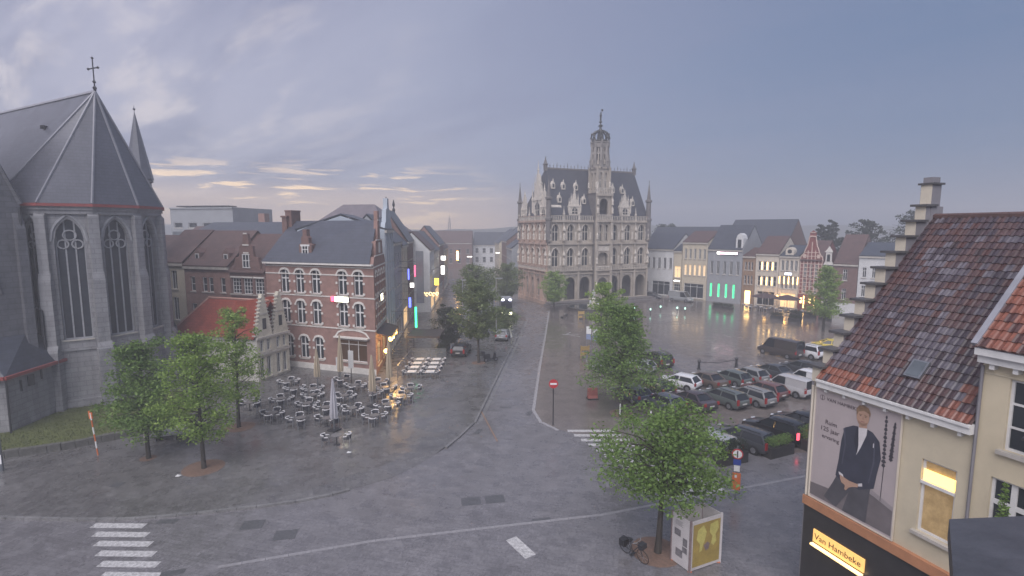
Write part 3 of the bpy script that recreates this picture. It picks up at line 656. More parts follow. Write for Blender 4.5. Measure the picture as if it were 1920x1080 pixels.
part(t, 'cloth', MB().yprism([(0, 0.5), (-1.5, 0.05), (-1.5, 0.0), (0, 0.44)], -2.8, 3.4), M('awning_cloth', (0.05, 0.04, 0.04), .8, .2, 2)); part(t, 'valance', MB().box(-2.8, -1.53, -0.3, 3.4, -1.5, 0.04), MATS['awning_cloth'])

# gabled brick house left of the hotel
k0 = -5.35; A = front_pt(k0)
def gx_(mb):
    mb.xprism([(0, 10.5), (5.3, 10.5), (4.6, 11.0), (4.35, 12.3), (3.75, 12.4), (3.6, 13.6), (3.15, 13.8), (3.0, 15.0), (2.3, 15.0), (2.15, 13.8), (1.7, 13.6), (1.55, 12.4), (0.95, 12.3), (0.7, 11.0)], 0, 0.35)
    for x in (0.95, 2.65, 4.35): mb.box(x - 0.8, -0.12, 9.95, x + 0.8, 0, 10.12, 1)
    for x, z, w in ((2.65, 13.65, 0.9), (2.65, 14.95, 0.5), (2.65, 12.75, 0.75)): mb.box(x - w / 2, -0.06, z, x + w / 2, 0, z + 0.16, 1)
g1 = house('gabled_house', 'dark brick house with crow stepped gable, joined to the left of the hotel', A, FZ, 5.3, 9, 10.5, 14.8,
      facade_windows([0.95, 2.65, 4.35], [(8.1, 1.35, 1.8, dict(style='grid')), (4.6, 1.2, 2.0, dict(style='cross'))]), 'brick_dark', 'tile_brown', extra=None, cornice=None, roof_extra=None)
gm = MB(); gx_(gm); part(g1, 'gable', gm, [MATS['brick_dark'], MATS['white_stone']])
gw = part(g1, 'window', MB().box(2.2, -0.03, 11.2, 3.1, 0.02, 12.6), MATS['glass']); fr = MB()
for x in (2.15, 2.6, 3.05): fr.box(x - .05, -0.09, 11.1, x + .05, -0.02, 12.7)
for z in (11.1, 11.9, 12.6): fr.box(2.1, -0.1, z, 3.2, -0.03, z + 0.1)
ob('frame', fr.mesh('frame', MATS['white_paint']), gw)
cm = MB(); cm.box(4.6, 3.6, 13.4, 5.3, 5.0, 16.9); cm.box(4.5, 3.5, 16.9, 5.4, 5.1, 17.1); part(g1, 'chimney', cm, MATS['brick_dark'])
# brick house
A = front_pt(-12.6)
h2 = house('brick_house', 'red brick house with small dormers between the cream house and the gabled house', A, FZ, 7.2, 9, 11.1, 15.2,
      facade_windows([1.3, 3.2, 4.2, 6.1], [(8.1, 0.75, 1.75, dict(style='sash')), (4.7, 0.8, 1.9, dict(style='sash'))]), 'brick', 'tile_brown')
for x in (1.4, 6.0):
    d = part(h2, 'dormer', MB().xprism([(-0.5, 0), (0.5, 0), (0.5, 1.1), (0, 1.7), (-0.5, 1.1)], 0, 1.8), MATS['brick_dark'], loc=(x, 0.7, 11.6)); ob('frame', MB().box(-0.3, -0.05, 0.2, 0.3, -0.003, 1.0).mesh('frame', MATS['white_paint']), d)
    ob('pane', MB().box(-0.2, -0.06, 0.3, 0.2, -0.052, 0.9).mesh('pane', MATS['glass']), d)
A = front_pt(-17.8)
h3 = house('cream_house', 'narrow cream house with brown roof and skylight beside the church', A, FZ, 5.15, 9, 11.4, 15.3,
      facade_windows([1.5, 3.4], [(8.2, 0.95, 2.3, dict(style='tall')), (4.4, 0.95, 2.8, dict(style='tall'))]), 'cream', 'tile_brown')
part(h3, 'skylight', MB().bar((2.3, 1.3, 12.65), (2.3, 2.6, 13.75), 0.35, 0.08), MATS['plaster_white'])
A = front_pt(-26); house('brick_house', 'brick house half hidden behind the church choir', A, FZ, 8.15, 9, 10.9, 14.6, facade_windows([1.5, 3.4, 5.6], [(7.8, 0.9, 1.8, dict(style='sash'))]), 'brick_dark', 'tile_brown')

# small cottage with the red tile roof and twin gables
A = Vector((-36.1, 53.9)); CD = Vector((0.949, -0.316)); CZ = dir_rz(*CD); LC = 11.05
cot = thing('cottage', 'low white cottage with bright red tile roof and twin cream gables', 'cottage', (*A, 0), CZ)
facade(cot, 0, LC, 0, 4.6, [dict(x=1.2, z=2.3, w=0.8, h=1.2)], M('limewash', (0.44, 0.42, 0.38), .75, .15, .8))
M('cottage_stone', (0.54, 0.50, 0.41), .7, .2, 1.5)
DW = 4.4
bw = MB(); bw.add([(0, DW, 0), (0, 0, 0), (0, 0, 4.6), (0, DW, 4.6)], [(0, 1, 2, 3)]); bw.add([(LC, DW, 0), (0, DW, 0), (0, DW, 4.6), (LC, DW, 4.6)], [(0, 1, 2, 3)]); part(cot, 'side_wall', bw, MATS['limewash'])
def cotx(mb):
    for c in (1.1, 3.3):
        mb.xprism([(c - 1.08, 4.6), (c + 1.08, 4.6), (c + 0.12, 9.0), (c - 0.12, 9.0)], 0, 0.4)
        for q in range(11):
            z = 4.8 + q * 0.37; hw = 1.08 * (1 - (z - 4.6) / 4.6) + 0.1
            for sg in (-1, 1): mb.box(c + sg * hw - 0.13, -0.04, z, c + sg * hw + 0.03, 0.41, z + 0.12, 1)
        mb.box(c - 0.45, -0.06, 6.9, c + 0.45, -0.003, 7.05, 1)
    mb.box(-0.05, -0.18, 4.45, DW + 0.05, 0, 4.65, 1); mb.box(-0.05, -0.15, 2.75, DW + 0.05, 0, 2.95, 1)
facade(cot, 0, DW, 0, 4.6, facade_windows([0.65, 1.55, 2.85, 3.75], [(3.1, 0.5, 1.2, dict(style='pair')), (0.4, 0.6, 2.1, dict(style='tall'))]), MATS['cottage_stone'], (LC, 0, 0), R(90), extra=cotx, mats2=[MATS['pale_stone']])
for c in (1.1, 3.3): part(cot, 'gable_window', MB().box(LC + 0.0, c - .22, 5.4, LC + 0.04, c + .22, 6.5), MATS['glass'])
cr_ = MB(); o = 0.3; t = 0.12
cr_.add([(-o, -o, 4.55), (LC - 0.1, -o, 4.55), (LC - 0.1, DW / 2, 8.1), (2.6, DW / 2, 8.1), (-o, DW + o, 4.55), (LC - 0.1, DW + o, 4.55)], [(0, 1, 2, 3), (4, 0, 3), (3, 2, 5, 4), (0, 4, 5, 1)])
for c in (1.1, 3.3): cr_.add([(LC, c - 1.0, 4.7), (LC, c, 8.6), (LC - 3.5, c, 8.05), (LC, c + 1.0, 4.7), (LC - 3.5, c - 1.0, 4.9), (LC - 3.5, c + 1.0, 4.9)], [(0, 1, 2, 4), (1, 3, 5, 2)])
croof = part(cot, 'roof', cr_, M('tile_bright', (0.25, 0.055, 0.034), 0.38, 0.22, 1.6, rows=0.26))
ob('ridge_tiles', MB().tube([(-o, -o, 4.6), (2.6, DW / 2, 8.15), (LC - 0.2, DW / 2, 8.15)], 0.12, 5).mesh('ridge_tiles', M('ridge_pale', (0.40, 0.22, 0.17), .6, .2, 3)), croof)
part(cot, 'shed', MB().box(-1.6, 0.5, 0, -0.02, 4.0, 3.9), M('tarred_wood', (0.05, 0.05, 0.052), .6, .2, 3, streak=.2))

# street frontage beyond the hotel
SZ2 = dir_rz(-0.094, 1.0)
def street_pt(t): return Vector((-14.3 - 0.094 * t, 52.8 + t)) if t < 41.7 else Vector((-15.2 - 0.06 * (t - 41.7), 52.8 + t))
M('grey_facade', (0.36, 0.40, 0.45), .65, .12, .5)
def wcol(W, n, rows): return facade_windows([W * (i + 0.5) / n for i in range(n)], rows)
def gtop(mb):
    mb.xprism([(0, 15.4), (6.6, 15.4), (5.9, 16.3), (5.4, 16.4), (5.0, 17.9), (4.0, 18.1), (3.8, 19.3), (2.8, 19.3), (2.6, 18.1), (1.6, 17.9), (1.2, 16.4), (0.7, 16.3)], 0, 0.5)
    for i in range(4): mb.box(0.2 + i * 2.0, -0.12, 0, 0.5 + i * 2.0, 0, 15.4)
house('grey_house', 'tall pale blue grey house with ornate gable next to the hotel', street_pt(8.1), SZ2, 6.6, 10, 15.4, 17.2, wcol(6.6, 3, [(11.6, 1.0, 2.5, dict(style='tall')), (8.0, 1.0, 2.6, dict(style='tall')), (4.4, 1.0, 2.5, dict(style='tall'))]) + [dict(x=3.3, z=0.3, w=5, h=3, style='shop')], 'grey_facade', 'slate', extra=gtop)
t_ = 14.8
for i, (W, zE, zR, wl_, rf_, lb) in enumerate(((9, 13.6, 17.4, 'plaster_grey', 'slate', 'grey rendered town house hung with neon signs'), (8, 13.0, 16.5, 'cream', 'slate', 'cream town house with slate roof past the neon signs'),
        (10, 13.4, 18.6, 'brick_dark', 'slate', 'dark brick town house with tall slate roof and finials'), (9, 11.6, 15.0, 'plaster_white', 'tile_brown', 'white town house with brown roof far along the shopping street'), (12, 11, 15.0, 'cream_light', 'slate', 'cream town house deep in the shopping street'), (14, 12, 16.2, 'brick', 'slate', 'brick town house at the far bend of the shopping street'), (16, 10.5, 14.6, 'cream', 'tile_brown', 'pale town house last seen along the shopping street'))):
    p = street_pt(t_); n = int(W / 2.2)
    hs = house('town_house', lb, p, SZ2 if i < 3 else dir_rz(-0.06, 1.0), W - 0.05, 6.5, zE, zR, wcol(W, n, [(z, 1.0, 1.9, dict(style='sash')) for z in (4.6, 7.6, 10.3) if z + 2 < zE]) + [dict(x=W / 2, z=0.3, w=W - 2, h=2.9, style='shop', glass=MATS['lit_soft'] if i in (1, 3, 4) else None)], wl_, rf_)
    if i == 2:
        for x in (0.5, 9.4): part(hs, 'finial', MB().lathe([(0.25, 0), (0.3, 0.5), (0.08, 0.8), (0.28, 1.3), (0.05, 2.2)], 6), MATS['dark_metal'], loc=(x, 3.25, 18.6))
    t_ += W
# opposite side of that street, beyond the town hall, and houses closing the view
for i, (X, Y, W, zE, zR, wl_, lb) in enumerate(((-1.5, 132, 12, 10.5, 14.6, 'plaster_grey', 'grey house behind the street trees beside the town hall'), (-3.2, 146, 14, 12, 16, 'brick_dark', 'brick house behind the street trees further from the town hall'), (-6, 163, 16, 11, 15.5, 'cream', 'cream house at the end of the tree lined street'))):
    house('town_house', lb, (X, Y + W), dir_rz(0.12, -1), W, 10, zE, zR, wcol(W, 5, [(z, 1.1, 1.9, dict(style='sash')) for z in (4.6, 7.8)] + [(0.4, 1.6, 2.6, dict(style='shop', glass=MATS['lit_soft'] if i == 0 else None))]), wl_, 'slate')
for i, (X, Y, W, zE, zR, wl_, rf_, lb) in enumerate(((-33, 205, 17, 10, 14.8, 'brick_dark', 'tile_brown', 'brown roofed house closing the street view, leftmost'), (-16, 212, 15, 9, 14.2, 'plaster_white', 'slate', 'white house closing the street view, second'), (-1, 208, 18, 11, 15.6, 'brick', 'slate', 'brick house closing the street view, third'), (17, 214, 20, 10, 14.9, 'cream', 'tile_brown', 'cream house closing the street view, rightmost'))):
    house('distant_house', lb, (X, Y), 0.0, W - 0.05, 12, zE, zR, wcol(W, 5, [(5.8, 1.3, 2.0, dict(style='sash')), (2.0, 1.3, 2.2, dict(style='sash'))]), wl_, rf_, group='houses closing the street view')
# larger roofs behind the hotel
house('warehouse', 'large building with long dark roof behind the hotel', (-55, 84), R(-14), 29, 16, 13.5, 16.6, wcol(30, 6, [(9, 1.4, 2.0, dict(style='sash'))]), 'brick_dark', 'slate')
house('mansion', 'big hipped brown slate roof rising behind the hotel', (-39.5, 97), R(-8), 16.5, 14, 15.0, 20.4, wcol(16, 5, [(11, 1.2, 2.2, dict(style='sash'))]), 'brick', M('slate_mauve', (0.15, 0.125, 0.14), .5, .2, .8, rows=.35) and 'slate_mauve', hip=5.0)
mod = house('office_block', 'pale grey flat roofed office block rising behind the row of houses', (-78, 118), R(-10), 16, 14, 20.4, 20.4, wcol(15, 4, [(15.8, 2.2, 1.2, dict(style='plain'))]), 'plaster_grey', 'slate', cornice='plaster_grey')
part(mod, 'glass_band', MB().box(0.4, -0.1, 14.2, 15.5, -0.02, 15.0), MATS['glass_pale'])
for i in range(3): part(mod, 'roof_panel', MB().box(0.8 + i * 4.6, 1, 20.6, 4.8 + i * 4.6, 4, 20.85).box(2.4 + i * 4.6, 2, 20.4, 2.7 + i * 4.6, 2.3, 20.6), MATS['dark_metal'])
house('distant_house', 'long low house with tiled roof below the office block', (-68, 128), R(-10), 28, 12, 11.5, 16.2, wcol(28, 6, [(8, 1.3, 1.8, dict(style='sash'))]), 'brick', 'tile_brown')
part(house('distant_house', 'long dark roofed house under the sunset with a square chimney', (-66, 100), R(-12), 26, 12, 12, 16.0, wcol(26, 6, [(8, 1.3, 1.8, dict(style='sash'))]), 'brick_dark', 'tile_brown'), 'chimney', MB().box(15.2, 5.2, 14, 16.6, 6.6, 18.6), MATS['brick'])

# ================================================================ town hall
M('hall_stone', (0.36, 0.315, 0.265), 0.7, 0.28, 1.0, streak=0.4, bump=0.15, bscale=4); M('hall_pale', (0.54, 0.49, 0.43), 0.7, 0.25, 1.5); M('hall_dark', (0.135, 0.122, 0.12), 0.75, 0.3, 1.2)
M('hall_slate', (0.050, 0.052, 0.066), 0.45, 0.22, 0.8, rows=0.3); M('bronze', (0.06, 0.06, 0.055), 0.4, 0.2, 3, metal=0.5)
TH = Vector((7.25, 104.4)); TZ = dir_rz(22.87, 9.8); TW, TD, TE = 24.9, 14.0, 17.4
hall = thing('town_hall', 'ornate late gothic stone town hall with arcade, steep roof and crowned belfry', 'town hall', (*TH, 0), TZ)
BW = TW / 7
def pinnacle(mb, x, y, z, r, h, n=4, m=0):
    mb.lathe([(r, z), (r, z + h * 0.42), (r * 1.35, z + h * 0.44), (r * 1.35, z + h * 0.5), (r * 0.85, z + h * 0.52), (r * 0.12, z + h * 0.94), (r * 0.4, z + h * 0.965), (0.01, z + h)], n, (x, y), m, a0=math.pi / 4)
def statue(mb, x, y, z, h, m=0):
    mb.lathe([(0.2 * h, z), (0.2 * h, z + 0.08 * h), (0.15 * h, z + 0.1 * h), (0.17 * h, z + 0.45 * h), (0.2 * h, z + 0.72 * h), (0.07 * h, z + 0.82 * h), (0.09 * h, z + 0.9 * h), (0.02 * h, z + h)], 6, (x, y), m)
def bays(mb, W, n, skip=()):
    bw = W / n
    for i in range(n + 1):          # piers with statues under canopies
        x = min(max(i * bw, 0.25), W - 0.25)
        if i in skip: continue
        mb.box(x - 0.24, -0.38, 0.0, x + 0.24, 0, 6.7); mb.box(x - 0.17, -0.28, 6.7, x + 0.17, 0, 17.2)
        for z in (8.3, 13.4): statue(mb, x, -0.42, z, 1.45, 1); mb.lathe([(0.3, z + 1.75), (0.34, z + 2.0), (0.05, z + 2.9)], 4, (x, -0.38), 1, math.pi / 4); mb.box(x - 0.3, -0.62, z - 0.28, x + 0.3, -0.05, z - 0.02)
        pinnacle(mb, x, -0.2, 17.2, 0.2, 3.0, 4, 1)
    for z, h, d in ((0.0, 0.75, 0.35), (6.15, 0.22, 0.42), (6.85, 0.16, 0.5), (12.35, 0.3, 0.36), (16.95, 0.45, 0.42)): mb.box(0, -d, z, W, 0.0, z + h)
    for k in range(int(W / 0.42)):   # balustrades
        x = 0.2 + k * 0.42; mb.box(x - 0.07, -0.44, 7.01, x + 0.07, -0.34, 7.62, 1); mb.box(x - 0.06, -0.36, 17.4, x + 0.06, -0.26, 18.2, 1)
    mb.box(0, -0.46, 7.62, W, -0.32, 7.76); mb.box(0, -0.38, 18.2, W, -0.24, 18.32)
    for i in range(n):               # blind panels and hood moulds
        c = (i + 0.5) * bw
        for (z, h, w) in ((7.85, 3.7, 1.5), (13.1, 3.4, 1.45)):
            mb.tube([(c + u * (w / 2 + 0.17), -0.05, z + h - 0.95 + 1.15 * arch_h('point', u)) for u in [k / 6 - 1 for k in range(13)]], 0.1, 4, 1)
            for sg in (-1, 1): mb.box(c + sg * (w / 2 + 0.42) - 0.16, -0.1, z + 0.25, c + sg * (w / 2 + 0.42) + 0.16, 0, z + h * 0.55, 1)
        mb.box(c - 1.2, -0.08, 5.72, c + 1.2, 0, 6.05, 1)
win1 = dict(arch='point', rise=0.95, style='lights2', frame=MATS['hall_pale'], sill=False)
fo = []
for i in range(7):
    c = (i + 0.5) * BW
    if i != 3:
        fo += [dict(x=c, z=7.85, w=1.5, h=3.7, **win1), dict(x=c, z=13.1, w=1.45, h=3.4, **win1), dict(x=c, z=0.8, w=2.5, h=4.75, arch='round', rise=1.25, style='open')]
facade(hall, 0, TW, 0, TE, fo, MATS['hall_stone'], depth=0.45, extra=lambda mb: bays(mb, TW, 7, (3, 4)), mats2=[MATS['hall_pale']])
so = []
for i in range(5):
    c = (i + 0.5) * TD / 5
    so += [dict(x=c, z=7.85, w=1.3, h=3.7, **win1), dict(x=c, z=13.1, w=1.3, h=3.4, **win1), dict(x=c, z=1.5, w=1.5, h=3.8, arch='point', rise=0.9, style='lights2', frame=MATS['hall_pale'], sill=False)]
facade(hall, 0, TD, 0, TE, so, M('hall_rose', (0.40, 0.29, 0.235), 0.7, 0.3, 1.0, streak=.4, bump=.15, bscale=4), (0, TD, 0), R(-90), depth=0.4, extra=lambda mb: bays(mb, TD, 5), mats2=[MATS['hall_pale']])
hb = MB(); hb.add([(TW, 0, 0), (TW, TD, 0), (TW, TD, TE), (TW, 0, TE)], [(0, 1, 2, 3)]); hb.add([(TW, TD, 0), (0, TD, 0), (0, TD, TE), (TW, TD, TE)], [(0, 1, 2, 3)])
part(hall, 'rear_wall', hb, MATS['hall_stone'])
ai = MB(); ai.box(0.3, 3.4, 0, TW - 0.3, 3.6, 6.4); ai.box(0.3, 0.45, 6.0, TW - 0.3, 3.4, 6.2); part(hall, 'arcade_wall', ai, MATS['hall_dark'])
for c in (1.5, 2.5, 4.5, 5.5):
    part(hall, 'arcade_door', MB().xprism([(-0.8, 0.8), (0.8, 0.8), (0.8, 3.4), (0.5, 4.0), (0, 4.2), (-0.5, 4.0), (-0.8, 3.4)], 3.33, 3.39), MATS['glass'], loc=(c * BW, 0, 0))
# roof
x0, x1, zr, ry = 1.9, TW - 0.5, 28.2, 5.0
rm = MB(); rm.add([(-0.1, -0.1, 17.45), (TW + .1, -0.1, 17.45), (TW + .1, TD + .1, 17.45), (-.1, TD + .1, 17.45), (x0, ry, zr), (x1, ry, zr)], [(0, 1, 5, 4), (1, 2, 5), (2, 3, 4, 5), (3, 0, 4), (3, 2, 1, 0)])
hr_ = part(hall, 'roof', rm, MATS['hall_slate'])
cm = MB(); cm.box(x0, ry - 0.12, zr - 0.1, x1, ry + 0.12, zr + 0.25)
for k in range(27): cm.lathe([(0.09, zr + .25), (0.05, zr + .5), (0.13, zr + .62), (0.02, zr + (0.95 if k % 3 else 1.4))], 4, (x0 + 0.2 + k * (x1 - x0 - 0.4) / 26, ry))
for x in (x0, x1): pinnacle(cm, x, ry, zr - 0.5, 0.45, 3.0)
ob('ridge_crest', cm.mesh('ridge_crest', MATS['hall_dark']), hr_)
def roof_y(z): return -0.1 + (z - 17.45) / (zr - 17.45) * (ry + 0.1)
def lucarne(x, z, w, h, pale=True):
    y = roof_y(z); d = MB()
    d.xprism([(-w / 2, 0), (w / 2, 0), (w / 2, h * 0.5), (0, h * 0.85), (-w / 2, h * 0.5)], -0.3, 1.4)
    d.lathe([(0.07, h * .8), (0.14, h * .9), (0.02, h * 1.15)], 4, (0, -0.1))
    o = part(hall, 'lucarne', d, MATS['hall_pale'], loc=(x, y, z)); ob('pane', MB().box(-w * .25, -0.34, h * .12, w * .25, -0.302, h * .5).mesh('pane', MATS['glass']), o)
for x, z in ((2.6, 23.9), (5.0, 23.8), (8.0, 23.7), (3.4, 21.0), (9.2, 20.8), (17.2, 23.4), (19.6, 23.3), (21.5, 20.6), (15.9, 20.7)): lucarne(x, z, 0.8, 1.9)
def dormer(x, w, rz=0.0, loc=None, hgt=5.2):
    d = MB(); hw = w / 2
    d.xprism([(-hw, 0), (hw, 0), (hw, hgt * .45), (hw * .75, hgt * .5), (hw * .6, hgt * .72), (hw * .3, hgt * .76), (hw * .18, hgt), (-hw * .18, hgt), (-hw * .3, hgt * .76), (-hw * .6, hgt * .72), (-hw * .75, hgt * .5), (-hw, hgt * .45)], 0, 0.5)
    d.xprism([(-hw + .1, 0), (hw - .1, 0), (hw - .1, hgt * .45), (0, hgt * .75), (-hw + .1, hgt * .45)], 0.5, 3.6)
    for sg in (-1, 1): pinnacle(d, sg * hw, 0.0, hgt * .15, 0.2, hgt * .65); pinnacle(d, sg * hw * .6, 0.1, hgt * .6, 0.15, hgt * .42)
    pinnacle(d, 0, 0.2, hgt * .9, 0.2, hgt * .4); d.box(-hw - .1, -0.15, hgt * .42, hw + .1, -0.003, hgt * .47)
    o = part(hall, 'dormer', d, MATS['hall_pale'], loc=loc, rz=rz)
    ob('pane', MB().xprism([(-hw * .45, .5), (hw * .45, .5), (hw * .45, hgt * .3), (0, hgt * .42), (-hw * .45, hgt * .3)], -0.05, -0.003).mesh('pane', MATS['glass']), o)
    ob('mullion', MB().box(-0.07, -0.1, 0.5, 0.07, -0.052, hgt * .4).box(-hw * .45, -.11, hgt * .2, hw * .45, -.052, hgt * .2 + .12).mesh('mullion', MATS['hall_pale']), o)
dormer(0, 2.7, loc=(6.4, 0.35, 18.2), hgt=4.6); dormer(0, 2.7, loc=(18.9, 0.35, 18.2), hgt=4.6)
dormer(0, 4.6, R(-90), (0.15, 5.2, 17.6), 9.4); dormer(0, 2.4, R(-90), (0.1, TD - 2.2, 17.6), 5.0); dormer(0, 2.4, R(-90), (0.1, 2.2, 17.6), 5.6)
for x, y, h in ((0.1, -0.1, 8.8), (TW - 0.1, -0.1, 8.6), (0.1, TD, 8.4), (TW - .1, TD, 8)):      # corner turrets
    d = MB(); d.lathe([(0.2, 12.4), (0.6, 13.4), (0.6, 17.3), (0.75, 17.4), (0.75, 17.8), (0.55, 17.9), (0.5, 17 + h * .50), (0.72, 17 + h * .52), (0.72, 17 + h * .56), (0.42, 17 + h * .58), (0.04, 17 + h)], 8, (x, y))
    d.lathe([(0.02, 17 + h - .1), (0.1, 17 + h + .1), (0.02, 17 + h + .6)], 5, (x, y)); part(hall, 'corner_turret', d, MATS['hall_dark'])
# tower
cx = TW / 2; TY = -1.3; hw = 1.8
tb = MB()
def tower_front(mb):
    for sg in (-1, 1):
        mb.box(sg * hw - 0.3, -0.4, 0, sg * hw + 0.3, 0.0, 17.6); mb.box(sg * hw - 0.22, -0.3, 17.6, sg * hw + 0.22, 0, 22.6); pinnacle(mb, sg * hw, -0.15, 22.6, 0.25, 2.6, 4, 1)
        for z in (3.2, 8.4, 13.5, 18.8, 20.6): statue(mb, sg * hw, -0.5, z, 1.35, 1)
    for z, h, d in ((5.9, .3, .4), (6.8, .2, .5), (12.35, .3, .42), (17.0, .5, .5), (22.4, .5, .45)): mb.box(-hw - .2, -d, z, hw + .2, 0, z + h)
    mb.box(-1.4, -0.12, 11.0, 1.5, 0, 12.0, 1)
    for k in range(10): mb.box(-1.9 + k * .42 - .07, -.5, 7, -1.9 + k * .42 + .07, -.4, 7.7, 1); mb.box(-1.9 + k * .42 - .07, -.45, 17.5, -1.9 + k * .42 + .07, -.35, 18.4, 1); mb.box(-1.9 + k * .42 - .07, -.42, 22.9, -1.9 + k * .42 + .07, -.32, 23.9, 1)
    for z in (7.7, 18.4, 23.9): mb.box(-hw, -.52, z, hw, -.34, z + .13, 1)
to = [dict(x=0, z=0.8, w=2.4, h=4.6, arch='round', rise=1.2, style='open'), dict(x=0, z=7.2, w=2.5, h=3.5, arch='round', rise=0.9, style='open'), dict(x=-0.75, z=13.0, w=0.95, h=3.5, **{**win1, 'rise': 0.6}), dict(x=0.75, z=13.0, w=0.95, h=3.5, **{**win1, 'rise': 0.6}), dict(x=0, z=18.0, w=2.1, h=3.9, arch='round', rise=1.0, style='open')]
facade(hall, -hw, hw, 0, 23.0, to, MATS['hall_stone'], (cx, TY, 0), 0, depth=0.5, extra=tower_front, mats2=[MATS['hall_pale']], name='tower')
ts = MB()
for sg in (-1, 1): ts.box(cx + sg * hw - .02, TY + .003, 0, cx + sg * hw + .02, 4.0, 23.0)
for z in (0, 6.3, 11.5, 17.4, 22.2): ts.box(cx - hw + .05, TY + .5, z, cx + hw - .05, TY + 3.2, z + .2)
ts.box(cx - hw, TY + 4.2, 17.5, cx + hw, TY + 4.4, 23.0); ts.box(cx - hw - .15, TY - .2, 22.92, cx + hw + .15, TY + 4.5, 23.08)
ts.box(cx - hw + .05, TY + 1.9, 6.3, cx + hw - .05, TY + 2.0, 12); ts.box(cx - hw + .05, TY + 2.2, 17.4, cx + hw - .05, TY + 2.3, 22.9)
part(hall, 'tower_core', ts, MATS['hall_dark'])
part(hall, 'tower_door', MB().box(cx - .45, TY + 1.84, 7.3, cx + .45, TY + 1.895, 9.2).box(cx - 1.0, TY + 3.1, .8, cx + 1.0, TY + 3.15, 4.4), MATS['glass'])
cy = TY + 1.9; sh = 1.48
for rz_ in (0, 90, 180, 270):
    a = R(rz_); px, py = cx + sh * math.sin(a), cy - sh * math.cos(a)
    def sx2(mb):
        for sg in (-1, 1): mb.box(sg * sh - .25, -.2, 23, sg * sh + .25, 0, 28.2); statue(mb, sg * sh, -.2, 24.2, 1.3, 1)
        mb.box(-sh - .1, -.25, 28.0, sh + .1, 0, 28.45)
    facade(hall, -sh, sh, 23.0, 28.4, [dict(x=-.62, z=23.7, w=.72, h=3.6, **{**win1, 'rise': .5}), dict(x=.62, z=23.7, w=.72, h=3.6, **{**win1, 'rise': .5})], MATS['hall_stone'], (px, py, 0), a, depth=.35, extra=sx2, mats2=[MATS['hall_pale']], name='tower_shaft')
be = MB(); be.lathe([(1.9, 28.4), (1.95, 28.6), (1.65, 28.7), (1.62, 29.6)], 8, (cx, cy), 0, math.pi / 8)
for k in range(8):
    a = math.pi / 8 + k * math.pi / 4; pa = Vector((cx + 1.74 * math.cos(a), cy + 1.74 * math.sin(a))); pb = Vector((cx + 1.62 * math.cos(a), cy + 1.62 * math.sin(a)))
    be.tube([(*pa, 28.6), (*pb, 33.4)], [.36, .32], 4); pinnacle(be, cx + 1.95 * math.cos(a), cy + 1.95 * math.sin(a), 28.2, .24, 3.0, 4, 0); pinnacle(be, cx + 1.9 * math.cos(a), cy + 1.9 * math.sin(a), 32.6, .16, 1.9, 4, 0)
    a2 = a + math.pi / 8; be.tube([(cx + 1.5 * math.cos(a2), cy + 1.5 * math.sin(a2), 29.5), (cx + 1.38 * math.cos(a2), cy + 1.38 * math.sin(a2), 33.3)], .12, 4, 1)
    statue(be, cx + 1.68 * math.cos(a2), cy + 1.68 * math.sin(a2), 28.9, 1.1, 1)
be.lathe([(1.66, 31.0), (1.66, 31.5)], 8, (cx, cy), 0, math.pi / 8); be.lathe([(1.75, 32.4), (1.85, 33.2), (2.0, 33.4), (2.0, 33.55), (1.4, 33.6)], 8, (cx, cy), 0, math.pi / 8)
part(hall, 'belfry', be, [M('hall_weathered', (0.22, 0.20, 0.185), .7, .3, 1.2), MATS['hall_stone']])
part(hall, 'belfry_core', MB().lathe([(1.3, 28.5), (1.2, 33.4)], 8, (cx, cy)), MATS['hall_dark'])
cw = MB()
for k in range(8):       # open imperial crown
    a = k * math.pi / 4 + .3; cw.tube([(cx + r * math.cos(a), cy + r * math.sin(a), z) for r, z in ((1.4, 33.6), (1.85, 34.4), (1.75, 35.1), (1.1, 35.7), (.3, 36.0))], .18, 5)
    for r, z in ((1.95, 34.4), (1.8, 35.2)): cw.lathe([(.03, z - .25), (.22, z), (.03, z + .3)], 5, (cx + r * math.cos(a), cy + r * math.sin(a)))
cw.lathe([(1.4, 33.55), (1.5, 33.8), (1.4, 34.0)], 8, (cx, cy)); cw.lathe([(.8, 33.6), (.55, 36.0), (.35, 36.1), (.2, 36.6), (.55, 36.9), (.2, 37.2), (.12, 37.4), (.38, 37.7), (.1, 38.0)], 8, (cx, cy))
part(hall, 'crown', cw, MATS['bronze'])
st = MB(); st.lathe([(.08, 37.9), (.2, 38.2), (.22, 38.7), (.3, 39.1), (.1, 39.35), (.14, 39.55), (.02, 39.75)], 6, (cx, cy)); st.tube([(cx - .1, cy, 38.9), (cx + .25, cy, 39.3), (cx + .3, cy, 40.2)], .05, 4); st.box(cx + .1, cy - .02, 39.9, cx + .55, cy + .02, 40.3)
part(hall, 'finial_figure', st, MATS['bronze'])
sp_ = MB(); sp_.box(-1.0, -3.4, 0, TW + .5, -.4, .35); sp_.box(-0.6, -2.6, .35, TW + .3, -.4, .7); part(hall, 'steps', sp_, MATS['hall_dark'])
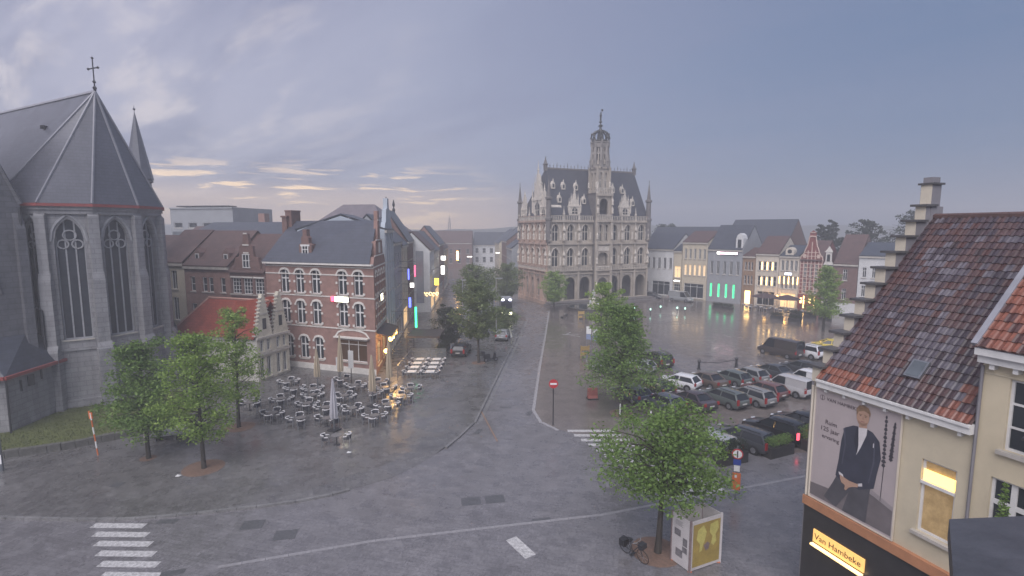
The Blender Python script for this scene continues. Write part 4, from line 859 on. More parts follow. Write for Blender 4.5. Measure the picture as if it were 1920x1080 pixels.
# fountain in front of the hall
fl = TH + Vector((math.cos(TZ), math.sin(TZ))) * 6.0 + Vector((math.sin(TZ), -math.cos(TZ))) * 8.0
ft = thing('fountain', 'low dark basin fountain with pale statues in front of the town hall', 'fountain', (*fl, 0), TZ)
part(ft, 'basin', MB().lathe([(5.0, 0), (5.1, .5), (5.2, .55), (4.8, .6), (4.7, .3), (.5, .3)], 24), M('basin_stone', (.10, .09, .085), .6, .25, 1.5))
part(ft, 'water', MB().lathe([(4.72, .3), (4.72, .40)], 24), M('water', (.05, .06, .065), .08, .2, 2))
part(ft, 'pedestal', MB().lathe([(1.2, .3), (1.2, .8), (.7, .9), (.6, 1.9), (.9, 2.0), (.3, 2.2)], 8), MATS['hall_pale'])
for x, y, z, h in ((0, 0, 2.1, 1.7), (1.0, -.3, .85, 1.2), (-.9, -.4, .85, 1.1)): m_ = MB(); statue(m_, x, y, z, h); part(ft, 'statue', m_, MATS['plaster_white'])

# ================================================================ row of houses on the far side of the square
RA, RD = Vector((33, 121)), Vector((0.69, -0.724)); RZ = dir_rz(*RD)
def row_pt(k): return RA + RD * k
def rowhouse(k0, k1, zE, zR, label, wall, roof, ops, D=11, **kw):
    return house('square_house', label, row_pt(k0), RZ, (k1 - k0) - 0.04, D, zE, zR, ops, wall, roof, **kw)
lit = MATS['lit_warm']; soft = MATS['lit_soft']
r1 = rowhouse(-3, 5.65, 10.9, 14.5, 'white house with five tall windows right beside the town hall', 'plaster_white', 'slate', wcol(8.6, 6, [(6.4, .7, 2.6, dict(style='tall'))]) + [dict(x=5.6, z=.3, w=4.6, h=3.2, style='shop'), dict(x=1.5, z=.3, w=1.6, h=3, style='shop')])
rowhouse(5.7, 7.7, 10.6, 13.0, 'narrow recessed house front glowing warm between two pale houses', 'cream', 'slate', [dict(x=1.0, z=4.6, w=1.5, h=2.6, style='pair', glass=soft), dict(x=1.0, z=.3, w=1.6, h=2.8, style='shop')])
rowhouse(7.8, 13.7, 12.6, 15.0, 'cream three storey house with a lit row of first floor windows', 'cream', 'tile_brown', facade_windows([.8, 1.9, 3.0, 4.1, 5.2], [(9.0, .5, 2.2, dict(style='tall')), (5.3, .55, 2.4, dict(style='tall', glass=soft))]) + [dict(x=2.9, z=.3, w=4.6, h=3.2, style='shop')])
r4 = rowhouse(13.75, 21.2, 11.2, 16.3, 'grey shop house with glowing fascia sign and green lit ground floor', 'plaster_grey', 'slate', facade_windows([.9, 2.3, 3.7, 5.1, 6.5], [(6.0, .6, 2.8, dict(style='tall'))]) + facade_windows([.9, 2.6, 4.2, 5.8], [(1.0, .55, 3.0, dict(style='plain', glass=MATS['lit_green'], sill=False))]))
d_ = part(r4, 'dormer', MB().xprism([(-.75, 0), (.75, 0), (.75, 2.4), (.5, 3.1), (0, 3.5), (-.5, 3.1), (-.75, 2.4)], 0, 2.2), MATS['plaster_white'], loc=(6.6, .1, 11.2)); ob('pane', MB().box(-.35, -.05, .5, .35, -.003, 2.2).mesh('pane', MATS['glass']), d_)
for x in (2.9, 4.7): part(r4, 'skylight', MB().bar((x, 1.2, 12.5), (x, 2.0, 13.2), .6, .1), MATS['glass_pale'])
rowhouse(21.25, 23.8, 10.0, 11.5, 'narrow brick house between the grey shop house and the lit cream house', 'brick_tan', 'tile_brown', facade_windows([.6, 1.25, 1.9], [(7.2, .4, 1.7, dict(style='sash')), (4.3, .4, 1.8, dict(style='sash'))]) + [dict(x=1.2, z=.2, w=1.2, h=2.8, style='plain', glass=lit)])
r6 = rowhouse(23.85, 28.3, 10.6, 14.0, 'cream house with six uplighters glowing between its dark windows', 'cream_light', 'tile_brown', facade_windows([.75, 1.75, 2.75, 3.75], [(7.3, .55, 1.8, dict(style='sash')), (4.2, .55, 2.0, dict(style='sash'))]) + [dict(x=2.2, z=.3, w=3.4, h=2.8, style='shop')])
for x in (1.25, 2.25, 3.25):
    for z in (7.45, 4.4): part(r6, 'uplighter', MB().box(x - .1, -.07, z, x + .1, -.004, z + 1.5), lit)
r7 = rowhouse(28.35, 31.95, 10.3, 12.2, 'cream house with round topped dormer and blue white sign', 'cream_light', 'slate', facade_windows([.6, 1.4, 2.2, 3.0], [(7.5, .5, 2.0, dict(style='tall')), (4.0, .55, 2.4, dict(style='tall'))]) + [dict(x=1.8, z=.3, w=2.8, h=2.8, style='shop', glass=soft)])
d_ = part(r7, 'dormer', MB().xprism([(-.75, 0), (.75, 0)] + [(.75 * math.cos(a), 1.0 + .75 * math.sin(a)) for a in [k * math.pi / 8 for k in range(9)]], 0, 1.6), MATS['cream_light'], loc=(1.7, .1, 10.3)); ob('pane', MB().disc_y(0, .95, .4, -.05, -.003, 12).mesh('pane', MATS['glass']), d_)
for x in (.15, 1.0, 1.8, 2.6, 3.42): part(r7, 'uplighter', MB().box(x - .08, -.07, 4.9, x + .08, -.004, 6.3), lit)
# red flemish gable house
def flem(mb):
    mb.xprism([(0, 9.6), (3.86, 9.6), (3.75, 10.3), (3.3, 10.9), (2.95, 12.0), (2.75, 12.4), (2.45, 14.2), (2.45, 14.9), (1.93, 15.3), (1.41, 14.9), (1.41, 14.2), (1.11, 12.4), (.91, 12.0), (.56, 10.9), (.11, 10.3)], 0, .35)
    for x in (.1, .66, 1.3, 1.93, 2.56, 3.2, 3.76): mb.box(x - .07, -.06, 3.2, x + .07, 0, 9.6 + max(0, 3.6 - abs(x - 1.93) * 2.6), 1)
    for k in range(12): z = 3.2 + k * .72; w = 1.93 if z < 9.8 else max(.5, 1.93 - (z - 9.8) * .5); mb.box(1.93 - w, -.05, z, 1.93 + w, 0, z + .13, 1)
    mb.box(1.4, -.12, 14.1, 2.46, 0, 14.3, 1); mb.box(1.45, -.1, 14.85, 2.41, 0, 15.0, 1)
    pts = [(3.86, 9.6), (3.75, 10.3), (3.3, 10.9), (2.95, 12.0), (2.75, 12.4), (2.45, 14.2)]
    for sg in (1, -1): mb.tube([(1.93 + sg * (x - 1.93), -.02, z) for x, z in pts], .1, 4, 1)
    mb.box(.5, -.07, 10.1, 1.0, 0, 10.8, 1); mb.box(2.86, -.07, 10.1, 3.36, 0, 10.8, 1)
M('red_brick', (.20, .055, .048), .7, .2, 1.5)
r8 = rowhouse(32.0, 35.9, 9.6, 13.2, 'tall red brick house with white banded flemish gable', 'red_brick', 'tile_brown', facade_windows([.98, 1.93, 2.88], [(3.5, .5, 2.4, dict(style='grid2')), (6.6, .5, 2.4, dict(style='grid2'))]) + facade_windows([1.0, 2.8], [(.4, .35, 2.5, dict(style='plain', glass=lit, sill=False))]), extra=None, cornice=None)
fm = MB(); flem(fm); part(r8, 'gable', fm, [MATS['red_brick'], M('pink_stone', (.55, .42, .36), .7, .15, 2)])
r9 = rowhouse(35.95, 37.6, 8.8, 8.9, 'very narrow house with curly white baroque gable beside the flemish gable', 'pale_stone', 'slate', [dict(x=.8, z=4.6, w=1.1, h=2.6, style='grid'), dict(x=.8, z=.4, w=1.0, h=2.6, style='shop')], cornice='white_stone')
gm = MB(); gm.xprism([(0, 8.8), (1.6, 8.8), (1.5, 9.3), (1.3, 9.6), (1.25, 11.2), (1.35, 11.5), (.8, 12.4), (.25, 11.5), (.35, 11.2), (.3, 9.6), (.1, 9.3)], 0, .35); gm.box(.15, -.1, 11.3, 1.45, 0, 11.5); part(r9, 'gable', gm, MATS['white_stone']); gw = part(r9, 'gable_window', MB().box(.55, -.06, 9.6, 1.05, -.003, 10.9), MATS['glass'])
r10 = rowhouse(37.65, 41.5, 9.2, 14.4, 'plain brown brick house with big tiled roof right of the baroque gable', 'brick_dark', 'tile_brown', facade_windows([1.9], [(6.3, .7, 2.0, dict(style='pair')), (2.8, .7, 2.0, dict(style='pair'))]), D=13)
part(r10, 'base', MB().box(0, -.06, 0, 3.8, -.003, 2.2), MATS['plaster_white'])
rowhouse(41.55, 47.5, 10.8, 13.0, 'white plastered house with paired windows at the end of the row, above the stepped gable', 'plaster_white', 'slate', facade_windows([.9, 2.3, 3.7, 5.1], [(7.0, .6, 1.8, dict(style='pair')), (3.6, .6, 2.0, dict(style='pair'))]) + [dict(x=2, z=.3, w=2.4, h=2.4, style='shop')])
rowhouse(47.6, 58, 9.5, 13.0, 'brick house past the white house, mostly behind the stepped gable', 'brick', 'tile_brown', wcol(10, 4, [(5.5, .8, 1.8, dict())]))
# roofs behind the row
house('barn_house', 'big dark slate barn roof behind the grey shop house', (52, 128), R(-46), 15, 16, 11, 17.8, wcol(15, 4, [(7, 1, 1.6, dict())]), 'brick_dark', 'slate', cat='building')
house('distant_house', 'dark roofed house behind the white house beside the town hall', (36, 139), R(-46), 18, 12, 11, 16, wcol(18, 4, [(7, 1, 1.6, dict())]), 'brick', 'slate')
# signs on the row
def on_row(k, off=.05): p = row_pt(k); return Vector((p.x + RD.y * off, p.y - RD.x * off))
p = on_row(18.0); t = sign_box('shop_sign', 'pink white glowing fascia sign on the grey shop house', (p.x, p.y, 10.5), RZ, 4.4, .55, M('sign_pink', (1, .8, .85), .5, 0, emit=(1, .62, .70), estr=2.6)); part(t, 'emblem', MB().box(-2.15, -.24, -.26, -1.7, -.19, .26), MATS['lit_white'])
p = on_row(30.1); sign_box('shop_sign', 'small blue white glowing sign on the cream house with the round dormer', (p.x, p.y, 6.9), RZ, 1.3, .5, M('sign_bluewhite', (.8, .85, 1), .5, 0, emit=(.75, .82, 1), estr=3))
p = on_row(45.0, .1); sign_box('shop_sign', 'warm white glowing sign low on the end house beside the stepped gable', (p.x, p.y, 3.3), RZ, 2.2, .5, M('sign_warm', (1, .8, .6), .5, 0, emit=(1, .72, .42), estr=3))
p = on_row(7.0, .5); sign_box('shop_sign', 'bright white glowing sign under the narrow recessed house', (p.x, p.y, 3.9), RZ, 1.5, .35, MATS['lit_white'])
p = on_row(-1.6, .05); t = sign_box('wall_lamp', 'tall orange lit panel at the corner of the town hall', (p.x, p.y, 8.0), RZ, .8, 2.6, M('lit_orange', (1, .7, .3), .5, 0, emit=(1, .6, .2), estr=1.4), cat='lamp')

# ================================================================ stepped gable house and neighbour on the right
GD = Vector((0.339, -0.941)); GZ = dir_rz(*GD); GO = Vector((12.15, 20.0))
M('cream_wall', (.52, .455, .335), .68, .10, .8, bump=.06, bscale=14); M('shop_black', (.035, .033, .034), .35, .2, 2); M('terracotta', (.40, .185, .095), .6, .15, 2); M('gable_grey', (.19, .18, .195), .7, .22, 1.2, streak=.3); M('cap_stone', (.075, .072, .075), .6, .25, 3)
GW, GE, GR, GH = 5.45, 9.56, 16.0, 5.8
gh = thing('stepped_gable_house', 'cream house with steep mottled tile roof and stepped gable above the billboard', 'house', (*GO, 0), GZ)
def ghx(mb):
    mb.box(-.02, -.06, 0, GW, 0, 4.3, 1); mb.box(-.06, -.16, 4.3, GW, 0, 4.66, 2)
facade(gh, 0, GW, 4.66, GE, [dict(x=4.6, z=5.5, w=1.0, h=2.5, style='plain', glass=M('room_glass', (.30, .22, .12), .2, .5, 2.5, emit=(1.0, .62, .22), estr=.10))], MATS['cream_wall'], depth=.16, frame_mat=MATS['white_paint'])
gb = MB(); ghx(gb); part(gh, 'shop_front', gb, [MATS['cream_wall'], MATS['shop_black'], MATS['terracotta']], loc=(0, 0, 0))
part(gh, 'lit_transom', MB().box(4.15, .05, 7.28, 5.05, .09, 7.66), M('lit_transom', (1, .8, .4), .5, 0, emit=(1, .66, .16), estr=1.3))
tm = MB(); tm.box(4.08, .0, 7.16, 5.12, .12, 7.26); part(gh, 'transom_bar', tm, MATS['white_paint'])
bk = MB(); bk.box(GW - .04, .01, 0, GW - .01, 11, GE); bk.box(.1, 11.4, 0, GW - .05, 11.5, GE); part(gh, 'rear_wall', bk, MATS['cream_wall'])
part(gh, 'gutter', MB().box(.32, -.3, 9.36, GW + .02, -.01, 9.58).box(.32, -.36, 9.58, GW + .02, -.02, 9.66), MATS['white_paint'])
for k in range(7): part(gh, 'gutter_bracket', MB().box(.6 + k * .75, -.2, 9.2, .7 + k * .75, -.005, 9.355), MATS['white_paint'])
part(gh, 'downpipe', MB().tube([(.04, -.1, 9.3), (.04, -.1, 4.7)], .05, 6).tube([(.16, -.09, 9.3), (.16, -.09, 4.7)], .035, 6), MATS['cream_light'])
# stepped gable wall: eleven steps up to the chimney like peak
gw_ = MB(); NS = 11; T0, T1 = -.12, .30
for sgn in (1, -1):
    for i in range(NS):
        y0 = i * GH / NS; y1 = (i + 1) * GH / NS; zt = 10.05 + i * .64
        if sgn < 0: y0, y1 = 2 * GH - y1, 2 * GH - y0
        gw_.box(T0, y0, 0, T1, y1 + .001, zt)
gwo = part(gh, 'gable_wall', gw_, MATS['gable_grey'])
pk = MB(); pk.box(T0 - .02, GH - .27, 10, T1 + .02, GH + .27, 17.35); pk.box(T0 + .02, GH - .22, 17.43, T1 - .02, GH + .22, 17.66); ob('peak', pk.mesh('peak', MATS['gable_grey']), gwo)
cap_me = MB().box(T0 - .13, -.16, 0, T1 + .1, GH / NS + .05, .09).mesh('cap_stone', MATS['cap_stone'])
riser_me = MB().box(T0 + .01, -.022, 0, T1 - .01, -.002, .595).mesh('riser', M('riser_cream', (.58, .52, .42), .65, .12, 1.2))
for i in range(NS):
    zt = 10.05 + i * .64; ob('cap_stone', cap_me, gwo, (0, i * GH / NS, zt)); 
    ob('riser', riser_me, gwo, (0, i * GH / NS, zt - .6))
ob('cap_stone', MB().box(T0 - .1, GH - .36, 17.35, T1 + .1, GH + .36, 17.43).mesh('cap_stone', MATS['cap_stone']), gwo); ob('riser', MB().box(T0 + .0, GH - .292, 16.5, T1 - .0, GH - .272, 17.35).mesh('riser', MATS['riser_cream']), gwo)
# roof deck and tiles
slope = math.atan2(GR - 9.62, GH + .25); SL = math.hypot(GR - 9.62, GH + .25)
dk = MB(); dk.add([(T1, -.25, 9.62), (GW, -.25, 9.62), (GW, GH, GR), (T1, GH, GR), (GW, 2 * GH, 9.6), (T1, 2 * GH, 9.6)], [(0, 1, 2, 3), (3, 2, 4, 5)])
groof = part(gh, 'roof', dk, MATS['tile_brown'])
TONES = [(.058, .034, .038), (.078, .042, .040), (.046, .033, .041), (.112, .098, .114), (.078, .064, .078), (.070, .030, .026), (.180, .062, .038), (.040, .025, .027)]
tmats = [M('roof_tile_tone_%d' % i, c, .30, .28, 7, spec=.6) for i, c in enumerate(TONES)]
TWd, TEx = .232, .335
def tile_mb(m=0):
    b = MB(); n = 5; prof = [(-TWd / 2 - .008, .012), (-TWd / 4, -.012), (0, .0), (TWd / 5, .036), (TWd / 2 + .008, .022)]
    vs = []
    for yy, zz in ((-.03, .036), (TEx + .05, .0)):
        vs += [(x, yy, z + zz) for x, z in prof]
    vs += [(x, -.03, z + .028 - .034) for x, z in prof]
    return b.add(vs, [(i, i + 1, n + i + 1, n + i) for i in range(n - 1)] + [(2 * n + i, 2 * n + i + 1, i + 1, i) for i in range(n - 1)], m)
tile_mes = [tile_mb().mesh('roof_tile', mm) for mm in tmats]
NR, NC = int(SL / TEx), int((GW - T1) / TWd)
rest = MB(); rt = random.Random(11)
slots = []
for r_ in range(NR + 1):
    for c in range(NC + 1):
        x = T1 + .10 + c * TWd; s_ = r_ * TEx + .02
        if x > GW - .05 or s_ > SL - .1: continue
        y = -.25 + s_ * math.cos(slope); z = 9.66 + s_ * math.sin(slope)
        orange = (r_ < 2 and c < 9 and rt.random() < .8) or (r_ < 4 and c > NC - 4 and rt.random() < .5) or (r_ < 1 and rt.random() < .3)
        fz = math.sin(x * 1.9 + y * 1.1) + math.sin(y * 2.1 - x * .7 + 1) + rt.uniform(-.5, .5)   # weathering comes in patches
        ti = 6 if orange else rt.choices(range(6), (2, 2, 2, 3.2, 5, 1) if fz > .9 else (4, 2, 5, .8, 2, 1) if fz < -.5 else (4, 5, 2, .8, 1.6, 2.4))[0] if rt.random() < .93 else 7
        wx_, wy_ = GO + GD * x + Vector((.941, .339)) * y
        slots.append((wx_ * wx_ + wy_ * wy_ + (z - 15.5) ** 2, x, y, z, ti))
slots.sort()
vis = [s for s in slots]
for i, (_, x, y, z, ti) in enumerate(vis):
    jr = rt.uniform(-.012, .012); rotm = Matrix.Translation((x, y, z + rt.uniform(0, .012))) @ Matrix.Rotation(slope, 4, 'X') @ Matrix.Rotation(jr, 4, 'Z')
    if i < 300:
        o = ob('roof_tile', tile_mes[ti], groof); o.matrix_local = rotm
    else: rest.add(*(lambda t: ([tuple(rotm @ Vector(v)) for v in t.v], t.f))(tile_mb()), ti)
ro = ob('roof_tiles', rest.mesh('roof_tiles', tmats), groof); ro['kind'] = 'stuff'
ob('ridge_tiles', MB().tube([(T1, GH, GR + .02), (GW, GH, GR + .02)], .13, 6).mesh('ridge_tiles', MATS['tile_brown']), groof)
sk = MB().box(-.26, -.36, 0, .26, .36, .10).box(-.2, -.3, .10, .2, .3, .112, 1)
s_ = 1.35; o = ob('skylight', sk.mesh('skylight', [MATS['grey_metal'], MATS['glass_pale']]), groof); o.matrix_local = Matrix.Translation((3.3, -.25 + s_ * math.cos(slope), 9.68 + s_ * math.sin(slope) + .04)) @ Matrix.Rotation(slope, 4, 'X')

# shop sign
p = GO + GD * 1.55 + Vector((-.941, -.339)) * .07
ss = thing('shop_sign', 'warm lit lettering panel on the black shop front below the billboard', 'sign', (p.x, p.y, 3.2), GZ)
part(ss, 'panel', MB().box(-1.05, -.05, -.26, 1.05, 0, .26), M('sign_amber', (.5, .3, .1), .5, .2, 3, emit=(1, .55, .16), estr=.7))
tmsh = textmesh('Van Hambeke', .34, M('sign_letters', (.05, .03, .02), .5, 0)); o = ob('lettering', tmsh, ss, (-.98, -.065, -.11), rot=(R(90), 0, 0))
part(ss, 'lamp_strip', MB().box(-1.05, -.2, -.38, 1.05, -.06, -.31), M('lamp_strip', (1, .7, .3), .5, 0, emit=(1, .66, .25), estr=2))
# billboard
p = GO + GD * .16 + Vector((-.941, -.339)) * .03; BWd, BH = 3.25, 4.5
bb = thing('billboard', 'tall printed billboard of a man in a dark suit on the cream house', 'billboard', (p.x, p.y, 4.74), GZ)
part(bb, 'panel', MB().box(0, -.05, 0, BWd, 0, BH), M('print_ground', (.40, .345, .345), .55, .10, .5))
fr = MB(); fr.box(-.05, -.07, -.05, 0, 0, BH + .05); fr.box(BWd, -.07, -.05, BWd + .04, 0, BH + .05); fr.box(0, -.07, BH, BWd, 0, BH + .05); fr.box(0, -.07, -.05, BWd, 0, 0); part(bb, 'frame', fr, MATS['cream_light'])
def pr(name, pts, mat, lvl):
    part(bb, name, MB().add([(u * BWd, -.05 - .003 * lvl, v * BH) for u, v in pts], [tuple(range(len(pts)))]), mat)
suit = M('print_suit', (.040, .042, .062), .55, .2, 1.5); skin = M('print_skin', (.40, .25, .18), .55, .12, 3); hair = M('print_hair', (.22, .14, .085), .55, .25, 6); shirt = M('print_shirt', (.58, .55, .56), .55, .08, 3)
pr('printed_floor', [(.0, .02), (.99, .02), (.99, .235), (.62, .30), (.40, .16), (.0, .13)], M('print_floor', (.15, .13, .135), .55, .2, 1), 1)
pr('printed_bench', [(.66, .30), (.99, .225), (.99, .26), (.66, .345)], M('print_bench', (.30, .265, .27), .55, .1, 1), 2)
pr('printed_trousers', [(.40, .40), (.76, .40), (.74, .30), (.72, .02), (.44, .02), (.50, .20), (.36, .02), (.20, .06), (.30, .22)], M('print_trousers', (.075, .072, .082), .55, .2, 1.5), 3)
pr('printed_jacket', [(.40, .74), (.50, .785), (.62, .80), (.72, .785), (.80, .73), (.83, .60), (.80, .46), (.78, .335), (.62, .27), (.40, .27), (.33, .30), (.355, .45), (.37, .62)], suit, 4)
pr('printed_shirt', [(.545, .79), (.66, .80), (.655, .74), (.60, .62), (.56, .55), (.555, .66)], shirt, 5)
pr('printed_lapel', [(.54, .79), (.56, .79), (.575, .64), (.565, .56), (.52, .66)], M('print_lapel', (.028, .028, .042), .5, .1, 2), 6)
pr('printed_neck', [(.565, .785), (.655, .80), (.645, .87), (.565, .86)], skin, 6)
pr('printed_face', [(.60 + .072 * math.cos(a), .885 + .072 * math.sin(a) * (1.0 if math.sin(a) > 0 else 1.15)) for a in [k * math.pi / 9 for k in range(18)]], skin, 7)
pr('printed_hair', [(.528, .885), (.522, .935), (.55, .968), (.605, .982), (.66, .968), (.685, .93), (.68, .895), (.665, .925), (.61, .935), (.55, .918), (.54, .895)], hair, 8)
pr('printed_brow', [(.555, .90), (.59, .905), (.59, .898), (.555, .893)], hair, 8); pr('printed_brow', [(.615, .906), (.65, .90), (.65, .893), (.615, .898)], hair, 8)
pr('printed_beard', [(.545, .845), (.60, .828), (.657, .848), (.645, .822), (.60, .805), (.558, .82)], M('print_beard', (.27, .165, .115), .55, .2, 5), 8)
pr('printed_mouth', [(.58, .846), (.625, .848), (.622, .841), (.582, .839)], M('print_mouth', (.28, .13, .11), .55, .1, 3), 9)
pr('printed_cuff', [(.365, .345), (.42, .335), (.43, .315), (.375, .32)], shirt, 5); pr('printed_cuff', [(.60, .315), (.65, .335), (.655, .31), (.61, .295)], shirt, 5)
pr('printed_hand', [(.385, .322), (.43, .315), (.50, .305), (.61, .312), (.605, .285), (.545, .268), (.50, .245), (.47, .21), (.45, .215), (.455, .25), (.41, .262), (.39, .29)], skin, 6)
for ex in (.573, .632): pr('printed_eye', [(ex - .011, .889), (ex, .893), (ex + .011, .889), (ex, .886)], M('print_eye', (.05, .045, .05), .5, 0), 9)
pr('printed_nose', [(.598, .888), (.606, .888), (.614, .862), (.596, .861)], M('print_nose', (.33, .20, .145), .55, .1, 3), 8)
pr('printed_sleeve', [(.385, .73), (.405, .74), (.43, .60), (.405, .42), (.395, .42), (.415, .60)], M('print_fold', (.075, .077, .105), .55, .1, 3), 6)
pr('printed_sleeve', [(.745, .72), (.755, .72), (.765, .55), (.725, .36), (.715, .365), (.75, .55)], MATS['print_fold'], 6)
pr('printed_badge', [(.735, .70), (.755, .70), (.755, .665), (.735, .665)], shirt, 5)
stem = M('print_stem', (.05, .045, .055), .55, .2, 4)
for x0_, v0, v1, lean in ((.86, .55, .97, -.02), (.93, .62, .93, .05)):
    for k in range(13):
        v = v0 + (v1 - v0) * k / 13; x_ = x0_ + lean * (v - v0); w = .022 * (1 - .5 * k / 13) + .006 * (k % 2)
        pr('printed_leaf', [(x_ - w, v), (x_, v - .012), (x_ + w, v + .004), (x_ + w * .4, v + .022), (x_ - w * .6, v + .018)], stem, 3)
pr('printed_stalk', [(.852, .26), (.86, .26), (.868, .56), (.86, .56)], stem, 2)
pl = M('print_letters', (.045, .03, .04), .55, .1, 3)
for txt, sz, u, v in (('VAN HAMBEKE', .19, .15, .915), ('Ruim', .24, .15, .71), ('125 jaar', .25, .09, .645), ('ervaring', .22, .12, .58)):
    ob('lettering', textmesh(txt, sz, pl, .003), bb, (u * BWd, -.056, v * BH), rot=(R(90), 0, 0))
em = MB(); em.tube([(.30 + .10 * math.cos(k * math.pi / 6), -.055, 4.19 + .10 * math.sin(k * math.pi / 6)) for k in range(13)], .008, 4); em.bar((.30, -.056, 4.1), (.30, -.056, 4.28), .02, .004); part(bb, 'emblem', em, pl)

# neighbour on the far right
NO = GO + GD * (GW + .02); nh = thing('cream_neighbour_house', 'tall cream house with paned window at the right edge', 'house', (*NO, 0), GZ)
facade(nh, 0, 7, 0, 12.0, [dict(x=1.25, z=9.15, w=1.15, h=2.1, style='grid2'), dict(x=1.0, z=6.3, w=1.05, h=1.95, style='cross'), dict(x=3.6, z=9.15, w=1.15, h=2.1, style='grid2'), dict(x=3.6, z=6.3, w=1.05, h=1.95, style='cross')], M('cream_wall_warm', (.55, .475, .34), .68, .08, .8, bump=.05, bscale=14), depth=.16)
part(nh, 'band', MB().box(0, -.03, 11.28, 7, 0, 11.33), MATS['cream_wall'])
nw = MB(); nw.add([(0, 0, 9), (0, 10, 9), (0, 10, 12.0), (0, 4.5, 17), (0, 0, 12.0)], [(0, 1, 2, 3, 4)]); part(nh, 'side_wall', nw, MATS['cream_wall_warm'])
part(nh, 'cornice', MB().box(-.05, -.4, 11.85, 7, -.003, 12.05).box(-.02, -.28, 11.62, 7, -.003, 11.85), MATS['white_paint'])
for k in range(5): part(nh, 'cornice_bracket', MB().box(.25 + k * .55, -.22, 11.46, .37 + k * .55, -.004, 11.615), MATS['white_paint'])
nr = MB(); nr.add([(-.05, -.4, 12.08), (7, -.4, 12.08), (7, 4.5, 17.1), (-.05, 4.5, 17.1)], [(0, 1, 2, 3)]); nroof = part(nh, 'roof', nr, MATS['tile_red'])
sl2 = math.atan2(5.02, 4.9)
for r_ in range(9):
    for c in range(7):
        s_ = r_ * TEx; o = ob('roof_tile', tile_mes[6 if (r_ * 7 + c * 3) % 4 else 5], nroof); o.matrix_local = Matrix.Translation((.12 + c * TWd, -.42 + s_ * math.cos(sl2), 12.12 + s_ * math.sin(sl2))) @ Matrix.Rotation(sl2, 4, 'X')
part(nh, 'verge_flashing', MB().bar((-.06, -.4, 12.14), (-.06, 4.5, 17.16), .16, .14), MATS['lead'])
part(nh, 'downpipe', MB().tube([(.03, -.07, 11.5), (.03, -.07, 4)], .045, 6), MATS['gable_grey'])
part(nh, 'window_hood', MB().add([(1.45, -.05, 10.4), (2.3, -.05, 10.6), (2.3, -.7, 10.1), (1.35, -.6, 9.85)], [(0, 1, 2, 3), (3, 2, 1, 0)]).bar((1.4, -.05, 10.2), (1.35, -.6, 9.8), .05), MATS['dark_metal'])
# dark dormer roof of the house the camera looks out of
dr = thing('dormer', 'dark lead covered dormer roof in the bottom corner', 'dormer', (6.2, 4.9, 0))
rp = [(5.62, 6.2), (9.3, 6.3), (9.3, 3.2), (3.5, 3.2), (3.85, 4.05)]; rp = [(x - 6.2, y - 4.9) for x, y in rp]
zz = [11.8, 11.9, 12.1, 12.1, 12.0]
d = MB(); d.add([(*q, z) for q, z in zip(rp, zz)] + [(*q, z - .25) for q, z in zip(rp, zz)], [(4, 3, 2, 1, 0), (5, 6, 7, 8, 9)] + [(i, (i + 1) % 5, 5 + (i + 1) % 5, 5 + i) for i in range(5)])
part(dr, 'roof', d, M('lead_roof', (.06, .062, .072), .5, .25, 2, bump=.2, bscale=9)); part(dr, 'wall', MB().prism([(x * .8 + .4, y * .8 - .3) for x, y in rp], 0, 11.75), MATS['cream_wall'])

# ================================================================ trees
M('bark', (.045, .038, .032), .8, .3, 6, streak=.3)
leaf_mat('leaf_light', (.12, .21, .040), (.30, .41, .10)); leaf_mat('leaf_mid', (.085, .155, .038), (.21, .31, .085)); leaf_mat('leaf_hazed', (.10, .135, .055), (.19, .23, .10)); leaf_mat('leaf_dark', (.020, .032, .018), (.045, .060, .032))  # far street trees: haze is put into the leaf colour, paler and duller
def leaf_cloud(centres, radii, n, size, g, droop=.0, flat=.58, aspect=.55):
    """n small leaf faces gathered round branch ends"""
    idx = g.integers(0, len(centres), n); C = np.array(centres)[idx]; Rr = np.array(radii)[idx]
    d = g.normal(size=(n, 3)); d /= np.linalg.norm(d, axis=1)[:, None]; rr = Rr * g.random(n) ** .42
    P = C + d * rr[:, None] * np.array([1, 1, flat]); P[:, 2] -= droop * g.random(n) * Rr
    u = g.normal(size=(n, 3)); u[:, 2] *= .55; u /= np.linalg.norm(u, axis=1)[:, None]
    w = np.cross(u, g.normal(size=(n, 3))); w /= np.linalg.norm(w, axis=1)[:, None]
    s = size * (.45 + 1.0 * g.random(n)); u *= s[:, None]; w *= (s * aspect)[:, None]
    Vv = np.stack([P - u * .5, P + w * .5 + u * .05, P + u * .5, P - w * .5 + u * .05], 1).reshape(-1, 3)
    return Vv
def leaf_mesh(name, Vv, mat):
    n = len(Vv) // 4; me = bpy.data.meshes.new(name); me.vertices.add(4 * n); me.loops.add(4 * n); me.polygons.add(n)
    me.vertices.foreach_set('co', Vv.astype(np.float32).ravel()); me.loops.foreach_set('vertex_index', np.arange(4 * n, dtype=np.int32)); me.polygons.foreach_set('loop_start', np.arange(0, 4 * n, 4, dtype=np.int32))
    me.materials.append(mat); me.update(calc_edges=True); return me
